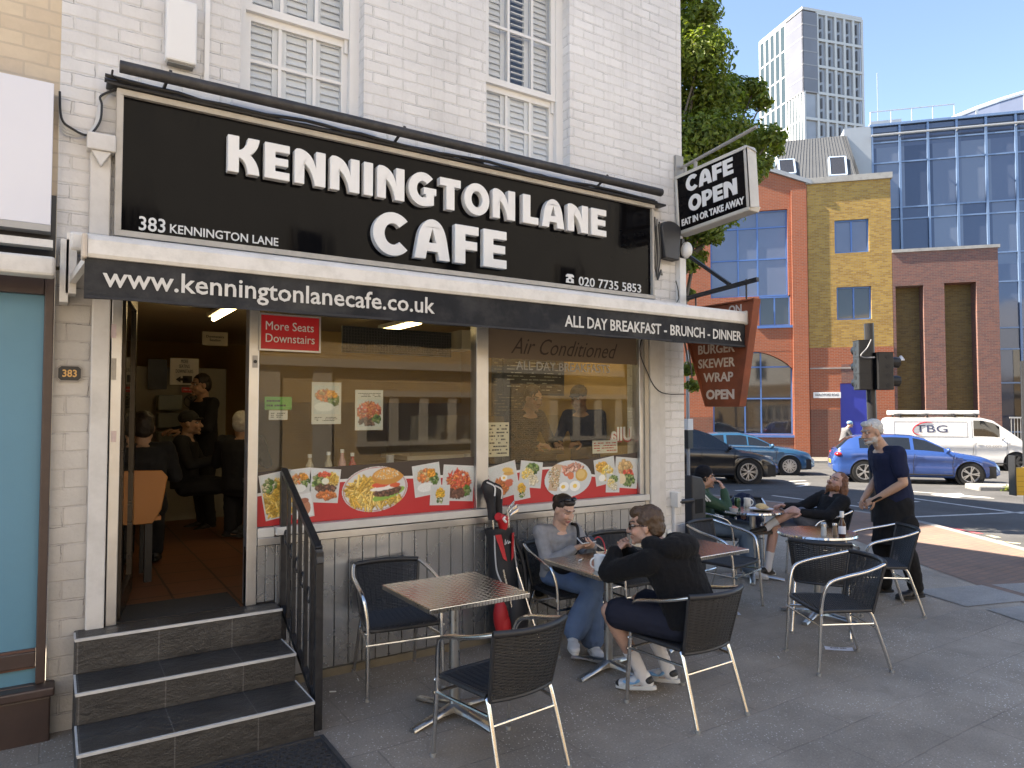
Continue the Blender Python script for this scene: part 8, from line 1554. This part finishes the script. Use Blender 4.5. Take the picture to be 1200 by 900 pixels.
bk_.paint = BLKC; hatch_details(bk_, [-.9, .08, 1.02], .8, (2.05, .74), (-2.2, .95), zdeck=1.0)
fw2 = onroad(925, 557); ddir = V((.74, -.67, 0)).normalized(); nd_ = V((-ddir.y, ddir.x, 0)); nd_ = nd_ if nd_.dot(V((fw2.x, fw2.y, 0))) > 0 else -nd_; pt_ = V((fw2.x, fw2.y, 0)) - ddir * 1.32 + nd_ * .8; pt_.z = gz(pt_.x, pt_.y) - ROAD
tl2 = car('saloon_car', 'teal blue car with bright window trim behind the black crossover', 'car', pt_, math.atan2(ddir.y, ddir.x), TEAL, 4.35, 1.8,
    deck=[(-2.17, .7), (-2.1, .92), (-1.9, 1.0), (.6, .96), (.9, .94), (1.5, .87), (1.95, .76), (2.17, .52)], roof=[(-2.08, .96), (-1.55, 1.36), (-.9, 1.42), (-.2, 1.42), (.3, 1.3), (1.0, .93)],
    plan=[(-2.17, .72), (-1.9, .94), (-1.3, 1), (1.2, 1), (1.75, .94), (2.05, .78), (2.17, .62)], xw=(-1.3, 1.32), rw=.325, glassx=[(-1.35, -.75), (-.68, -.02), (.05, .68)], wind=(.2, .95), rear=(-2.0, -1.5), spokes=10)
tl2.paint = TEAL; hatch_details(tl2, [-.72, .02, .88], .78, (1.88, .70), (-2.0, .88), zdeck=.94)
for s in (1, -1): side_line(tl2, [(-1.45, 1.0, .93), (-.4, .97, .93), (.9, .95, .93)], .012, CHR, 'window_trim', s, .01)
# ================================================================ one part, one mesh: parts made in pairs are separated
_isl = {}
def islands(me):
    if me.name in _isl: return _isl[me.name]
    n = len(me.vertices); par = list(range(n))
    def find(a):
        while par[a] != a: par[a] = par[par[a]]; a = par[a]
        return a
    for e in me.edges:
        a, b = find(e.vertices[0]), find(e.vertices[1])
        if a != b: par[a] = b
    root = [find(i) for i in range(n)]; ids = sorted(set(root)); out = [me]
    if 2 <= len(ids) <= 12:
        sm_ = any(p.use_smooth for p in me.polygons); out = []
        for r in ids:
            vs = [i for i in range(n) if root[i] == r]; mp = {i: k for k, i in enumerate(vs)}; q = bpy.data.meshes.new(me.name)
            q.from_pydata([me.vertices[i].co.copy() for i in vs], [], [[mp[i] for i in p.vertices] for p in me.polygons if root[p.vertices[0]] == r]); q.update(); q.materials.append(me.materials[0])
            if sm_: q.polygons.foreach_set('use_smooth', [True] * len(q.polygons)); q.set_sharp_from_angle(angle=rad(40))
            out.append(q)
    _isl[me.name] = out; return out
PAIRS = {'pilaster', 'arm', 'wheel_well', 'coping', 'sill', 'dark_spandrel', 'foot_cap', 'bolt', 'stand_leg', 'red_panel', 'visor', 'lens', 'floor_slab', 'end_cap', 'bracket', 'awning_bar', 'window_reveal', 'surround', 'skylight', 'shoe_panel', 'toe_cap', 'cladding_backing', 'panel_seam', 'number_plate', 'hem', 'panel', 'beading'}
for o in list(scene.objects):
    if o.type == 'MESH' and o.parent and o.name.split('.')[0] in PAIRS and not o.data.color_attributes:
        ms = islands(o.data)
        if len(ms) > 1 and o.parent.name.split('.')[0] != 'bistro_chair' or (len(ms) > 1 and o.name.split('.')[0] != 'arm'):
            o.data = ms[0]
            for q in ms[1:]: c = o.copy(); COL.objects.link(c); c.data = q
